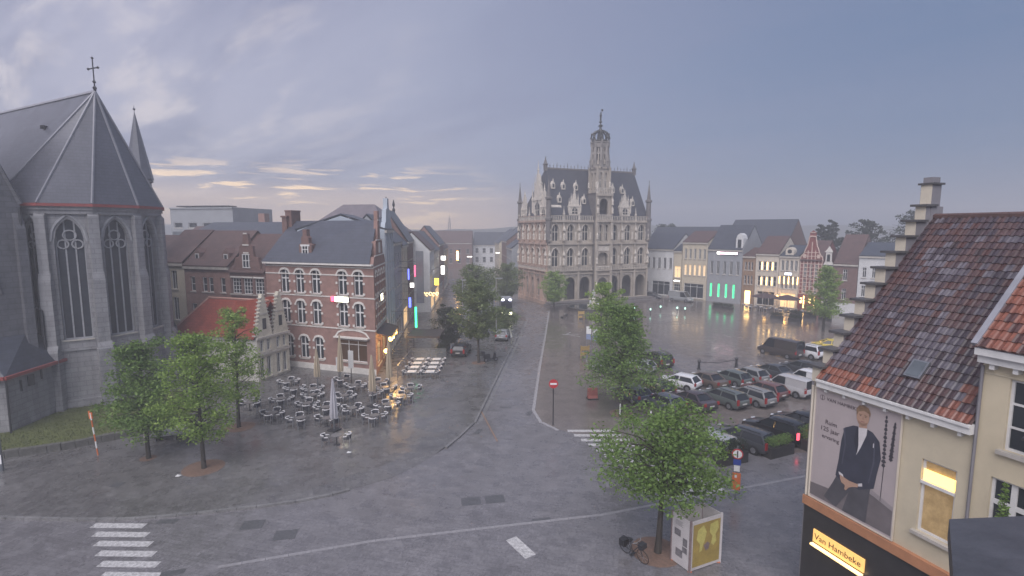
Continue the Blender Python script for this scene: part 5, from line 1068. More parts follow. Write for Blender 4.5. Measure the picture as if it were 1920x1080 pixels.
def tree(label, loc, h, rx, z0, shape, mat, n, size, seed, trunk_r=.14, name='street_tree', group=None, droop=.4, clumps=None, lean=(0, 0)):
    """shape(t) = crown radius factor at height fraction t of the crown"""
    g = np.random.default_rng(seed); t = thing(name, label, 'tree', loc, 0, group)
    tr = MB(); top = h * .93
    spine = [(lean[0] * q + .06 * math.sin(seed + 3 * q), lean[1] * q + .06 * math.cos(seed * 2 + 2 * q), top * q) for q in (0, .12, .3, .5, .7, .85, 1)]
    tr.tube(spine, [trunk_r * 1.25, trunk_r, trunk_r * .85, trunk_r * .65, trunk_r * .42, trunk_r * .25, trunk_r * .1], 8)
    cs, rs = [], []; nl = int((clumps or 26) * 1.5)
    for i in range(nl):
        q = (i + .5) / nl; f = shape(q); z = z0 + (h - z0) * q; a = i * 2.399 + g.uniform(-.4, .4)
        L = rx * f * g.uniform(.62, 1.0); zb = max(z0 * .85, z - L * g.uniform(.25, .55)); k = min(1, zb / top)
        bx_, by_ = lean[0] * k, lean[1] * k
        tip = (bx_ + L * math.cos(a), by_ + L * math.sin(a), z); mid = (bx_ + L * .5 * math.cos(a), by_ + L * .5 * math.sin(a), (zb + z) / 2 + .12 * L)
        tr.tube([(bx_, by_, zb), mid, tip], [trunk_r * .32, trunk_r * .2, .012], 5)
        for s_, rf_ in ((1.0, .25), (.66, .28), (.34, .24)):
            if g.random() < .82:
                cs.append((bx_ + L * s_ * math.cos(a) + g.uniform(-.2, .2), by_ + L * s_ * math.sin(a) + g.uniform(-.2, .2), zb + (z - zb) * s_ + g.uniform(-.15, .25)))
                rs.append(rx * rf_ * (.55 + .6 * f) * g.uniform(.7, 1.15))
    cs.append((lean[0], lean[1], h * .95)); rs.append(rx * .22)
    Vv = leaf_cloud(cs, rs, n, size, g, droop)
    Vv[:, 2] = np.maximum(Vv[:, 2], z0 * .6)
    part(t, 'trunk', tr, MATS['bark'], True); ob('crown', leaf_mesh('crown', Vv, MATS[mat]), t)
    return t
cone = lambda q: .30 + .75 * (1 - q) ** .7 if q > .18 else .62 + 1.9 * q
dome = lambda q: math.sqrt(max(.05, 1 - (q * 1.25 - .45) ** 2)) if q < .95 else .35
oval = lambda q: math.sqrt(max(.04, 1 - (2 * q - 1) ** 2)) * .85 + .15
tree('light green conical tree nearest the church wall, leftmost of three', (-24.63, 33.12, .11), 8.3, 2.9, 2.3, cone, 'leaf_mid', 13000, .18, 1, .13, droop=.9)
tree('light green conical tree in a round orange pit, middle of three', (-20.04, 31.72, .11), 9.0, 2.8, 2.6, cone, 'leaf_light', 11500, .17, 2, .13, droop=.7, clumps=30)
tree('light green conical tree in front of the cottage beside the terrace chairs', (-21.33, 38.64, .11), 9.4, 2.5, 2.6, cone, 'leaf_light', 8500, .17, 5, .13, droop=.7)
tree('broad green tree on the near pavement beside the advertising box', (6.93, 23.02, .11), 6.9, 3.25, 3.3, dome, 'leaf_mid', 16000, .16, 8, .15, droop=.25, clumps=34, lean=(.55, .5))
tree('dense green tree by the parked cars with a second tree behind it', (9.27, 41.92, 0), 9.3, 4.1, 2.9, lambda q: max(.3, 1.02 - .76 * q), 'leaf_mid', 18000, .19, 12, .16, droop=.4, clumps=32)
tree('pale green tree further along the road towards the fountain', (10.6, 57, 0), 9.6, 2.5, 2.6, oval, 'leaf_light', 8000, .22, 14, .15)
tree('small round green tree against the left corner of the town hall', (8.0, 96.0, 0), 7.6, 2.9, 2.2, oval, 'leaf_light', 6000, .28, 17, .15)
tree('tall pale tree with black trunk on the left pavement by the scooter', (-3.9, 58.05, .11), 9.8, 3.0, 3.2, oval, 'leaf_hazed', 9000, .25, 21, .15)
tree('low bushy street tree behind the scooter, right of the black trunk', (-1.9, 75, .11), 3.9, 3.0, .9, oval, 'leaf_hazed', 6000, .26, 23, .12)
tree('tall hazy street tree in the middle of the shopping street', (-6.0, 84, .11), 9.6, 4.0, 2.6, oval, 'leaf_hazed', 9000, .3, 25, .18)
tree('dark low tree behind the glass screened terrace', (-8.3, 66, .11), 5.4, 2.3, .9, oval, 'leaf_dark', 6000, .24, 27, .1)
tree('green street tree close to the left side of the town hall', (-1.0, 104, .11), 8.4, 3.6, 2.2, oval, 'leaf_hazed', 8000, .32, 29, .17)
tree('bright green tree on the square in front of the white end house', (47.9, 77.5, 0), 10.0, 3.5, 3.0, lambda q: max(.28, 1.02 - .75 * q), 'leaf_light', 9000, .26, 31, .17)
# trees beyond the roofs
for i, (x, y, h, r, lb) in enumerate(((47, 158, 17.0, 7, 'rounded dark tree behind the roofs right of the town hall'), (71, 118, 16.4, 2.0, 'thin dark tree behind the lit cream houses, first of two'), (76, 122, 17.5, 2.6, 'thin dark tree behind the lit cream houses, second of two'), (80, 116, 17.6, 4.2, 'dark bushy tree behind the flemish gable'), (88, 112, 19.5, 6.5, 'big dark tree crown above the brown brick house'), (99, 110, 17.0, 6.0, 'dark tree at the back just left of the stepped gable'), (16, 235, 17.5, 7, 'hazy dark tree far behind the left of the town hall'), (3, 245, 16.5, 6, 'hazy low tree far down the street left of the town hall'))):
    tree(lb, (x, y, 0), h, r, h * .3, oval, 'leaf_dark', 6000, .5, 40 + i, .3, name='background_tree', group='trees beyond the roofs')
# potted fir on the sill of the right hand house
p = NO + GD * 1.0 + Vector((-.941, -.339)) * .35
t = thing('potted_plant', 'thin feathery plant standing before the lower window of the cream house', 'plant', (p.x, p.y, 6.28), GZ)
part(t, 'pot', MB().lathe([(.1, -.12), (.14, .12), (.15, .14)], 8), MATS['terracotta']); part(t, 'bracket', MB().box(-.15, -.15, -.16, .15, .33, -.125), MATS['dark_metal'])
part(t, 'stem', MB().tube([(0, 0, 0), (.02, 0, 1.0), (0, 0, 2.0)], [.015, .012, .005], 5), MATS['bark'])
g_ = np.random.default_rng(4); ob('foliage', leaf_mesh('foliage', leaf_cloud([(0, 0, .9 + .16 * k) for k in range(8)], [.2 - .018 * k for k in range(8)], 380, .09, g_, .2), MATS['leaf_mid']), t)

# ================================================================ cars
def paint(name, rgb, rough=.28): return M('paint_' + name, rgb, rough, .06, 1.5, coat=.6, spec=.5)
M('car_glass', (.018, .021, .026), .06, .1, 2); M('tail_red', (.30, .02, .02), .25, .1, 3); M('tail_lit', (.6, .03, .05), .3, 0, emit=(1, .08, .12), estr=2.2); M('head_lamp', (.55, .56, .58), .15, .1, 3); M('number_plate', (.55, .54, .52), .5, .05, 3); M('alloy', (.33, .33, .35), .3, .1, 4, metal=.7)
BODY = {}
def car_parts(kind):
    if kind in BODY: return BODY[kind]
    spec = dict(hatch=(4.15, 1.78, 1.47, .93, -1.98, -1.55, .10, .98, .70), estate=(4.65, 1.82, 1.48, .93, -2.22, -1.85, .15, 1.05, .70), suv=(4.45, 1.86, 1.68, 1.06, -2.12, -1.85, .05, .95, .74), sedan=(4.6, 1.80, 1.44, .93, -1.70, -1.05, .10, 1.05, .68), van=(4.5, 1.80, 1.83, 1.02, -2.22, -2.16, .55, 1.35, .80), bigvan=(5.2, 1.95, 2.25, 1.1, -2.57, -2.52, .95, 1.75, .84))[kind]
    L, W, Hh, zb, rb, rr, fr_, fb, rw = spec; hw = W / 2; x0, x1 = -L / 2, L / 2; sc = L / 4.4
    boxy = kind in ('van', 'bigvan', 'suv', 'hatch', 'estate')
    ht = zb * (.90 if kind != 'sedan' else .9); nose = zb * .74
    st = [(x0, .84, .42, zb * .80 if not boxy else zb * .9), (x0 + .07, .94, .30, zb * .97), (x0 + .35, .985, .22, zb), (x0 * .45, 1, .20, zb * 1.01), (0, 1, .20, zb), (fb - .1, 1, .20, zb * .99), (fb + .25, .99, .21, ht * 1.0), (x1 - .35, .955, .24, nose * 1.02), (x1 - .10, .88, .30, nose * .92), (x1, .74, .42, nose * .70)]
    b = MB(); n = 13; vs = []
    for x, w, z0, zt in st:
        y = hw * w; h = zt - z0
        half = [(0, z0), (y * .86, z0), (y * .97, z0 + h * .14), (y, z0 + h * .42), (y * .985, z0 + h * .72), (y * .93, z0 + h * .94), (y * .80, zt)]
        ring = half + [(-a, z) for a, z in half[::-1] if a > 0]
        vs += [(x, a, z) for a, z in ring]
    N = len(ring); fs = []
    for i in range(len(st) - 1):
        for k in range(N): fs.append((i * N + k, i * N + (k + 1) % N, (i + 1) * N + (k + 1) % N, (i + 1) * N + k))
    fs += [tuple(range(N))[::-1], tuple((len(st) - 1) * N + k for k in range(N))]
    b.add(vs, fs, 0)
    # roof skin and pillars
    wr, wb = hw * rw, hw * .90; zc = Hh - .06
    def roofrow(x, z, w): return [(x, -w, z - .06), (x, -w * .86, z), (x, 0, z + .035), (x, w * .86, z), (x, w, z - .06)]
    rows = [roofrow(rr - .06, zc - .03, wr * .98), roofrow(rr + .25, zc + .02, wr * 1.01), roofrow((rr + fr_) / 2, zc + .03, wr * 1.02), roofrow(fr_ - .2, zc + .005, wr), roofrow(fr_ + .05, zc - .04, wr * .97)]
    vs = [p_ for r_ in rows for p_ in r_]; b.add(vs, [(i * 5 + k, (i + 1) * 5 + k, (i + 1) * 5 + k + 1, i * 5 + k + 1) for i in range(4) for k in range(4)], 0)
    zr_ = zc - .07
    for sg in (-1, 1):
        b.bar((rb, sg * wb, zb - .05), (rr - .02, sg * wr, zr_), .13, .09); b.bar((fb, sg * wb, zb - .06), (fr_ + .03, sg * wr, zr_), .09, .07)
        xm = (rb + fb) / 2 + .15; b.bar((xm, sg * (wb + .004), zb - .03), (xm - .05, sg * (wr + .006), zr_), .10, .05); b.bar((rr - .05, sg * (wr + .01), zr_ + .01), (fr_ + .03, sg * (wr + .01), zr_ + .01), .06, .07)
        if kind in ('van', 'bigvan'):
            xa = fr_ - .75; b.add([(rb + .02, sg * (wb + .012), zb - .08), (xa, sg * (wb + .012), zb - .08), (xa, sg * (wr + .014), zr_), (rr, sg * (wr + .014), zr_)], [(0, 1, 2, 3)])
        for wx in (x0 + .82 * sc, x1 - .82 * sc):     # dark wheel arches
            b.disc_y(wx, .31, .385, sg * (hw + .004) - (.01 if sg > 0 else 0), sg * (hw + .004) + (.01 if sg < 0 else 0), 16, 1)
    b.box(x0 - .02, -hw * .78, .34, x0 + .05, hw * .78, .50, 1); b.box(x1 - .08, -hw * .6, .30, x1 + .012, hw * .6, .44, 1)
    if kind in ('suv', 'estate'):
        for sg in (-1, 1): b.bar((rr + .1, sg * wr * .86, zc + .09), (fr_ - .3, sg * wr * .86, zc + .08), .04, .04, 1)
    g = MB(); e = .012
    B = [(rb + e, -wb, zb - .06), (rb + e, wb, zb - .06), (fb - e, wb, zb - .06), (fb - e, -wb, zb - .06)]; T = [(rr + e, -wr, zr_), (rr + e, wr, zr_), (fr_ - e, wr, zr_), (fr_ - e, -wr, zr_)]
    g.add(B + T, [(0, 3, 2, 1), (4, 5, 6, 7), (0, 1, 5, 4), (1, 2, 6, 5), (2, 3, 7, 6), (3, 0, 4, 7)])
    wh = MB(); wh.xf; tyre = MB().disc_y(0, 0, .315, -.11, .11, 18); rim = MB().disc_y(0, 0, .20, -.118, .118, 10)
    for k in range(5):
        a = k * 1.2566; rim.bar((0, -.122, 0), (.19 * math.cos(a), -.122, .19 * math.sin(a)), .04, .01); rim.bar((0, .122, 0), (.19 * math.cos(a), .122, .19 * math.sin(a)), .04, .01)
    hl = MB().box(-.12, -.17, -.065, .03, .17, .065); tl = MB().box(-.04, -.11, -.14 if kind not in ('suv', 'van', 'bigvan', 'estate') else -.24, .06, .11, .14 if kind not in ('suv', 'van', 'bigvan', 'estate') else .24)
    mi = MB().box(-.07, -.10, -.06, .07, .10, .07)
    BODY[kind] = dict(spec=spec, body=b, glass=g.mesh('windows', MATS['car_glass']), tyre=tyre.mesh('tyre', MATS['rubber'], True), rim=rim.mesh('rim', MATS['alloy']), hl=hl.mesh('headlight', MATS['head_lamp']), tl=tl, mirror=mi, plate=MB().box(-.012, -.26, -.055, .012, .26, .055).mesh('number_plate', MATS['number_plate']), meshes={})
    return BODY[kind]
def car(kind, label, loc, az, colour, rgb, lit=False, name='parked_car', group='cars parked on the square', cat='car'):
    P = car_parts(kind); L, W, Hh, zb, rb, rr, fr_, fb, rw = P['spec']; hw = W / 2; x0, x1 = -L / 2, L / 2; sc = L / 4.4
    pm = paint(colour, rgb); key = colour
    if key not in P['meshes']: P['meshes'][key] = (P['body'].mesh('body', [pm, MATS['black_plastic']], True), P['mirror'].mesh('mirror', pm))
    bm, mm = P['meshes'][key]
    t = thing(name, label, cat, (loc[0], loc[1], loc[2] if len(loc) > 2 else .004), R(az), group)
    ob('body', bm, t); ob('windows', P['glass'], t)
    for sg in (-1, 1):
        for wx in (x0 + .82 * sc, x1 - .82 * sc):
            w = ob('wheel', P['tyre'], t, (wx, sg * (hw - .085), .315)); ob('rim', P['rim'], w)
        ob('headlight', P['hl'], t, (x1 - .10, sg * hw * .62, zb * .66), R(sg * 18))
        k = 'tail_lit' if lit else 'tail_red'
        if ('tl', k) not in P['meshes']: P['meshes'][('tl', k)] = P['tl'].mesh('taillight', MATS[k])
        ob('taillight', P['meshes'][('tl', k)], t, (x0 + .02, sg * hw * .82, zb * .88)); ob('mirror', mm, t, (fb - .25, sg * (hw + .08), zb + .03))
    ob('number_plate', P['plate'], t, (x0 - .025, 0, .62)); ob('number_plate', P['plate'], t, (x1 + .016, 0, .40))
    return t
HD = 116
cars = [
 ('estate', 'dark grey estate car backed up behind the middle hedge planter', (16.6, 35.6), 124, 'graphite', (.045, .048, .055)),
 ('suv', 'black car with its red tail light glowing above the hedge planter', (19.7, 37.0), 122, 'black', (.012, .012, .014), True),
 ('hatch', 'dark car with red tail light half hidden by the billboard wall', (22.5, 38.6), 122, 'black', (.012, .012, .014), True),
 ('hatch', 'silver car under the broad tree beside the estate car', (13.9, 34.6), 124, 'silver', (.30, .31, .32)),
 ('hatch', 'dark blue car parked nearest the dense tree trunk', (10.9, 45.6), HD, 'navy', (.05, .06, .095)),
 ('hatch', 'blue grey car with its bonnet towards the broad tree, second from the dense tree', (13.1, 43.2), HD, 'bluegrey', (.075, .085, .12)),
 ('sedan', 'dark plum car showing its white plate above the broad tree', (15.9, 43.9), HD, 'plum', (.050, .036, .042)),
 ('estate', 'grey green car right of the dark plum car', (18.9, 44.5), HD, 'greygreen', (.085, .10, .095)),
 ('estate', 'pale grey estate car in the middle of the near parking row', (21.5, 45.0), HD, 'palegrey', (.20, .20, .20)),
 ('hatch', 'reddish brown hatchback at the end of the near parking row left of the silver van', (23.6, 46.6), HD, 'redbrown', (.13, .06, .055)),
 ('hatch', 'black hatchback tucked behind the blue grey car', (13.6, 47.6), HD, 'black', (.012, .012, .014)),
 ('hatch', 'white hatchback with dark rear window in the middle row', (16.5, 49.2), HD + 18, 'white', (.62, .62, .64)),
 ('sedan', 'brown car right behind the white hatchback', (19.4, 49.9), HD, 'brown', (.10, .075, .06)),
 ('hatch', 'dark green grey car in the middle row, third from the white hatchback', (22.2, 50.6), HD, 'greygreen', (.085, .10, .095)),
 ('hatch', 'dull grey car in the middle row left of the dark saloon', (24.4, 51.6), HD, 'palegrey', (.20, .20, .20)),
 ('suv', 'large dark car parked alone at the far left of the back row', (16.6, 57.6), HD - 8, 'brownblack', (.035, .03, .03)),
 ('sedan', 'dark saloon parked behind the silver van', (27.6, 53.0), HD, 'graphite', (.045, .048, .055)),
 ('estate', 'silver car glinting through the leaves of the dense tree', (11.0, 54.2), HD + 30, 'silver', (.30, .31, .32)),
 ('hatch', 'second silver car behind the dense tree, nearer the lone dark car', (13.7, 54.8), HD + 20, 'silver', (.30, .31, .32)),
 ('suv', 'white sports utility car beside the dark van at the back of the parking', (35.9, 61.5), 118, 'white', (.62, .62, .64)),
 ('hatch', 'bright yellow car at the right end of the back row', (40.9, 65.0), 150, 'yellow', (.55, .42, .06)),
 ('hatch', 'white car seen over the yellow car beside the stepped gable', (43.6, 66.6), 150, 'white', (.62, .62, .64)),
 ('estate', 'dark estate car with roof rails behind the white van', (31.4, 54.2), HD, 'graphite', (.045, .048, .055)),
]
for c in cars: car(*c)
car('van', 'silver panel van at the right end of the near parking row', (26.3, 47.4), 117, 'van_silver', (.42, .41, .42), name='parked_van', cat='van')
car('van', 'white van parked right behind the silver van', (29.3, 49.2), 117, 'white', (.62, .62, .64), name='parked_van', cat='van')
car('bigvan', 'dark brown van beside the white sports utility car', (33.1, 62.0), 118, 'vanbrown', (.05, .04, .038), name='parked_van', cat='van')
car('hatch', 'silver car parked on the left kerb behind the scooter', (-1.3, 71.2, .115), 84, 'silver', (.30, .31, .32), group=None)
car('estate', 'black car parked beside the dark terrace on the shopping street', (-6.3, 62.5, .115), 84, 'black', (.012, .012, .014), group=None)
# lorry with lit lamps facing the camera
t = thing('lorry', 'dark lorry coming down the street with four bright lamps lit', 'lorry', (-1.0, 88.0, .115), R(-86))
part(t, 'cab', MB().yprism([(-.95, .5), (.95, .5), (.95, 2.9), (.8, 3.1), (-.8, 3.1), (-.95, 2.9)], 0, 1.2).xf(Matrix.Translation((0, 0, 0))), paint('lorrygreen', (.03, .035, .05))); part(t, 'windscreen', MB().box(1.2, -.85, 1.7, 1.23, .85, 2.7), MATS['car_glass'])
part(t, 'box_body', MB().box(-4.6, -1.05, .9, -.1, 1.05, 3.3), MATS['plaster_grey']); part(t, 'light_bar', MB().box(.5, -.75, 3.1, .8, .75, 3.3), MATS['dark_metal'])
for y in (-.62, .62):
    part(t, 'roof_lamp', MB().lathe([(.05, 0), (.24, .05), (.24, .25), (.05, .32)], 8), M('lamp_bluewhite', (.9, .9, 1), .5, 0, emit=(.75, .75, 1), estr=7), loc=(.9, y, 3.2)); part(t, 'headlight', MB().box(1.2, y - .26, .85, 1.25, y + .26, 1.25), M('lamp_yellow', (1, 1, .8), .5, 0, emit=(1, .98, .6), estr=6))
    for x in (.5, -3.2): w = ob('wheel', MB().disc_y(0, 0, .48, -.14, .14, 16).mesh('wheel', MATS['rubber']), t, (x, y * 1.4, .48))

# ================================================================ terrace tables and chairs
M('wicker', (.055, .055, .065), .5, .3, 30); M('table_top', (.15, .14, .14), .3, .12, 5); M('chair_rim', (.62, .60, .60), .35, .12, 6)
seat_me = MB().box(-.23, -.22, .42, .23, .22, .46).mesh('seat', MATS['wicker'])
fm_ = MB()
for sx in (-1, 1):
    fm_.tube([(sx * .22, .20, 0), (sx * .23, .21, .44), (sx * .25, .23, .66), (sx * .26, .0, .68), (sx * .25, -.22, .70), (sx * .23, -.25, .44), (sx * .22, -.24, 0)], .021, 5)
fr_me = fm_.mesh('frame', MATS['steel'])
bk_ = MB(); pts = [(.27 * math.cos(a), -.06 + -.24 * math.sin(a)) for a in [k * math.pi / 8 for k in range(9)]]
for (xa, ya), (xb, yb) in zip(pts, pts[1:]): bk_.add([(xa, ya, .46), (xb, yb, .46), (xb * 1.06, yb * 1.12, .80), (xa * 1.06, ya * 1.12, .80), (xa * .9, ya * .88, .46), (xb * .9, yb * .88, .46), (xb * .97, yb, .80), (xa * .97, ya, .80)], [(0, 1, 2, 3), (7, 6, 5, 4), (3, 2, 6, 7)])
back_me = bk_.mesh('backrest', MATS['wicker'])
rim_me = MB().tube([(x * 1.05, y * 1.08, .81) for x, y in pts], .045, 5).tube([(.27, -.06, .68), (.28, .2, .67)], .035, 5).tube([(-.27, -.06, .68), (-.28, .2, .67)], .035, 5).mesh('armrest', MATS['chair_rim'])
tt_me = MB().lathe([(.36, .70), (.38, .715), (.38, .735), (.36, .745)], 16).mesh('table_top', MATS['table_top']); tl_me = MB().lathe([(.24, 0), (.22, .03), (.035, .06), (.03, .70)], 10).mesh('pedestal', MATS['dark_metal'])
def chair(label, x, y, z, rz, group):
    c = thing('terrace_chair', label, 'chair', (x, y, z), rz, group)
    for nm, me in (('seat', seat_me), ('frame', fr_me), ('backrest', back_me), ('armrest', rim_me)): ob(nm, me, c)
tabs = [(-22.4, 42.3), (-19.3, 39.9), (-20.2, 43.4), (-16.6, 38.8), (-20.3, 46.4), (-18.5, 46.2), (-17.4, 42.2), (-14.5, 38.7), (-17.8, 44.4), (-13.2, 41.0), (-14.9, 44.2), (-14.9, 47.3), (-10.9, 39.3), (-10.6, 41.9), (-9.9, 44.2), (-9.4, 46.5), (-16.6, 49.4), (-12.9, 48.3), (-21.8, 48.6), (-15.5, 41.2), (-12.7, 44.9), (-11.9, 46.6)]
rows = {'front': [t for t in tabs if t[1] < 41.1], 'second': [t for t in tabs if 41.1 <= t[1] < 43.9], 'third': [t for t in tabs if 43.9 <= t[1] < 46.45], 'back': [t for t in tabs if t[1] >= 46.45]}
ORD = ['first', 'second', 'third', 'fourth', 'fifth', 'sixth', 'seventh', 'eighth', 'ninth']; SIDE = ['street side', 'hotel side', 'church side', 'near side']
for rn, lst in rows.items():
    for i, (x, y) in enumerate(sorted(lst)):
        w = f'{ORD[i]} from the church, {rn} row'
        t = thing('terrace_table', f'round terrace table, {w}', 'table', (x, y, .11), 0, 'terrace tables before the hotel')
        ob('table_top', tt_me, t); ob('pedestal', tl_me, t)
        a0 = rnd.uniform(-.45, .45)
        for q in range(4):
            if rnd.random() < .10: continue
            a = a0 + q * math.pi / 2 + rnd.uniform(-.15, .15); d = rnd.uniform(.66, .80)
            chair(f'wicker armchair, {SIDE[q]} of terrace table {w}', x + d * math.cos(a), y + d * math.sin(a), .11, a + math.pi / 2 + rnd.uniform(-.25, .25), 'wicker armchairs on the hotel terrace')
t = thing('terrace_table', 'lone small table standing ahead of the terrace under the grey parasol', 'table', (-12.6, 35.3, .11), 0); ob('table_top', tt_me, t); ob('pedestal', tl_me, t)
chair('lone wicker armchair left of the lone small table', -13.35, 35.2, .11, R(-80), None); chair('lone wicker armchair right of the lone small table', -11.9, 35.4, .11, R(95), None)
# closed parasols
def parasol(label, x, y, h, cl0, r, mat, pole_r=.045):
    t = thing('closed_parasol', label, 'parasol', (x, y, .11), rnd.uniform(0, 3))
    part(t, 'base', MB().box(-.38, -.38, 0, .38, .38, .09), MATS['dark_metal']); part(t, 'pole', MB().lathe([(pole_r, .09), (pole_r, h - .1)], 8), MATS['grey_metal'])
    c = MB(); n = 16; vs = []
    prof = [(r * .95, cl0), (r * 1.08, cl0 + .3), (r * .9, cl0 + (h - cl0) * .4), (r * .55, cl0 + (h - cl0) * .72), (r * .22, h - .1), (.03, h)]
    for rr_, z in prof:
        for k in range(n): a = 2 * math.pi * k / n; q = rr_ * (1.0 if k % 2 else .62); vs.append((q * math.cos(a), q * math.sin(a), z + (.06 * math.sin(k * 2.3) if z == cl0 else 0)))
    c.add(vs, [(i * n + k, i * n + (k + 1) % n, (i + 1) * n + (k + 1) % n, (i + 1) * n + k) for i in range(len(prof) - 1) for k in range(n)]); part(t, 'canopy', c, mat)
    return t
cv_grey = M('canvas_grey', (.40, .39, .42), .8, .12, 4, streak=.2); cv_beige = M('canvas_beige', (.40, .33, .24), .8, .12, 4, streak=.2)
parasol('tall closed grey parasol standing foremost among the terrace chairs', -13.7, 38.0, 4.1, 1.0, .30, cv_grey)
parasol('closed beige parasol nearest the cottage', -18.9, 48.4, 4.0, 1.2, .30, cv_beige); parasol('closed beige parasol before the restaurant window', -16.9, 49.2, 5.2, 1.5, .30, cv_beige)
parasol('closed beige parasol left of the amber lamps, nearer the road', -12.2, 43.4, 4.6, 1.4, .32, cv_beige); parasol('closed beige parasol under the amber lamps', -11.7, 47.5, 5.2, 1.4, .28, cv_beige)
# white notice boards before the hotel
for x, y, lb in ((-17.3, 49.9, 'small white menu board by the restaurant window, left one'), (-16.2, 50.3, 'small white menu board by the restaurant window, right one')):
    t = thing('menu_board', lb, 'sign', (x, y, .11), FZ); part(t, 'board', MB().box(-.3, -.03, 1.5, .3, .03, 2.7 if 'left' in lb else 3.3), MATS['plaster_white']); part(t, 'post', MB().box(-.03, -.03, 0, .03, .03, 1.5), MATS['dark_metal'])
# second terrace with white tables and glass screens
wt_me = MB().box(-.45, -.45, .70, .45, .45, .75).mesh('table_top', MATS['plaster_white']); wl_me = MB().box(-.04, -.04, 0, .04, .04, .70).box(-.25, -.25, 0, .25, .25, .03).mesh('pedestal', MATS['grey_metal'])
k = 0
for i in range(2):
    for j in range(4):
        x, y = -10.4 + i * 1.9 - j * .02, 51.9 + j * 1.7; w = ('left' if i == 0 else 'right') + ' column, ' + ORD[j] + ' from the terrace'
        t = thing('white_table', f'white topped square table beyond the terrace, {w}', 'table', (x, y, .11), 0, 'white tables behind the terrace'); ob('table_top', wt_me, t); ob('pedestal', wl_me, t)
        for q, sdn in ((0, 'road side'), (math.pi, 'hotel side')): chair(f'armchair, {sdn} of the white table, {w}', x + .72 * math.cos(q), y, .11, q + math.pi / 2, 'armchairs at the white tables')
sc_ = thing('glass_screen', 'low glass wind screen around the white tables', 'screen', (-11.6, 51, .11))
M('screen_glass', (.25, .28, .30), .08, .1, 1); MATS['screen_glass'].node_tree.nodes['Principled BSDF'].inputs['Alpha'].default_value = .25
for i, (a, b) in enumerate((((0, 7.6), (1.9, 7.6)), ((1.9, 7.6), (3.9, 7.6)), ((-.1, .0), (-.1, 3.6)), ((-.1, 3.6), (-.1, 7.5)))):
    part(sc_, 'pane', MB().bar((*a, .85), (*b, .85), .03, 1.3), MATS['screen_glass']); part(sc_, 'post', MB().bar((*a, 0), (*a, 1.6), .06), MATS['grey_metal']); part(sc_, 'rail', MB().bar((*a, 1.55), (*b, 1.55), .05), MATS['grey_metal'])
# dark terrace canopy with planters further on
t = thing('terrace_canopy', 'dark flat terrace canopy under the green neon sign', 'canopy', (-10.6, 62, .11)); part(t, 'roof', MB().box(-2.0, -2.2, 2.55, 2.0, 2.2, 2.75), MATS['awning_cloth'])
for x in (-1.9, 1.9):
    for y in (-2.1, 2.1): part(t, 'post', MB().box(x - .05, y - .05, 0, x + .05, y + .05, 2.55), MATS['dark_metal'])
def planter(label, x, y, rz, l, w, h, mat='leaf_mid', seed=0, hh=.55, z=.0, group=None):
    t = thing('hedge_planter', label, 'planter', (x, y, z), rz, group); part(t, 'box', MB().box(-l / 2, -w / 2, 0, l / 2, w / 2, h), M('planter_dark', (.035, .033, .032), .6, .2, 4))
    g = np.random.default_rng(seed + 70); cs = [(-l / 2 + .15 + q * (l - .3) / 9, g.uniform(-.1, .1), h + hh * .5) for q in range(10)]
    ob('hedge', leaf_mesh('hedge', leaf_cloud(cs, [hh * .72] * 10, int(2600 * l / 2.4), .09, g, 0, .85), MATS[mat]), t)
for i, (x, y, lb) in enumerate(((-8.6, 60.6, 'planter with dark shrubs at the front of the dark canopy'), (-8.5, 64.2, 'planter with dark shrubs at the back of the dark canopy'))): planter(lb, x, y, R(90), 2.6, .6, .7, 'leaf_dark', i, .9, .11)
planter('hedge planter behind the no parking sign, left of the estate car', 14.6, 32.7, R(20), 2.3, .75, .75, 'leaf_dark', 3, .75); planter('hedge planter behind the grey estate car, in the open', 18.4, 33.9, R(24), 2.3, .75, .75, 'leaf_mid', 4, .6); planter('hedge planter cut off by the billboard wall', 21.2, 35.0, R(24), 1.4, .75, .75, 'leaf_mid', 5, .9)

# ================================================================ street furniture and signs
M('sign_red', (.42, .03, .035), .4, .08, 3); M('sign_white', (.70, .70, .70), .4, .06, 3); M('sign_blue', (.03, .06, .30), .4, .1, 3); M('sign_orange', (.55, .14, .04), .45, .1, 3)
t = thing('no_entry_sign', 'red round no entry sign with white bar on a thin pole', 'sign', (3.27, 39.3, .004)); part(t, 'pole', MB().tube([(0, 0, 0), (0, 0, 3.75)], .045, 8), MATS['dark_metal'])
d = part(t, 'disc', MB().disc_y(0, 3.4, .36, -.09, -.05, 20), MATS['sign_red']); ob('bar', MB().box(-.26, -.10, 3.33, .26, -.092, 3.47).mesh('bar', MATS['sign_white']), d)
t = thing('no_parking_sign', 'no parking sign with blue and white plates above an orange notice', 'sign', (12.79, 27.78, .115), R(-20)); part(t, 'pole', MB().tube([(0, 0, 0), (0, 0, 3.2)], .04, 8), MATS['grey_metal'])
d = part(t, 'disc', MB().disc_y(0, 2.75, .30, -.08, -.045, 20), MATS['sign_red']); ob('face', MB().disc_y(0, 2.75, .235, -.088, -.081, 20).mesh('face', MATS['sign_white']), d); ob('stroke', MB().bar((-.0, -.092, 2.95), (.0, -.092, 2.55), .07, .004).mesh('stroke', M('sign_ink', (.06, .05, .06), .5, 0)), d)
part(t, 'blue_plate', MB().box(-.2, -.07, 2.10, .2, -.045, 2.42), MATS['sign_blue']); part(t, 'white_plate', MB().box(-.15, -.07, 1.72, .15, -.045, 2.06), MATS['sign_white']); part(t, 'orange_notice', MB().box(-.22, -.08, .62, .22, -.045, 1.62), MATS['sign_orange']); part(t, 'notice_text', MB().box(-.1, -.09, 1.35, .02, -.082, 1.5), MATS['sign_white'])
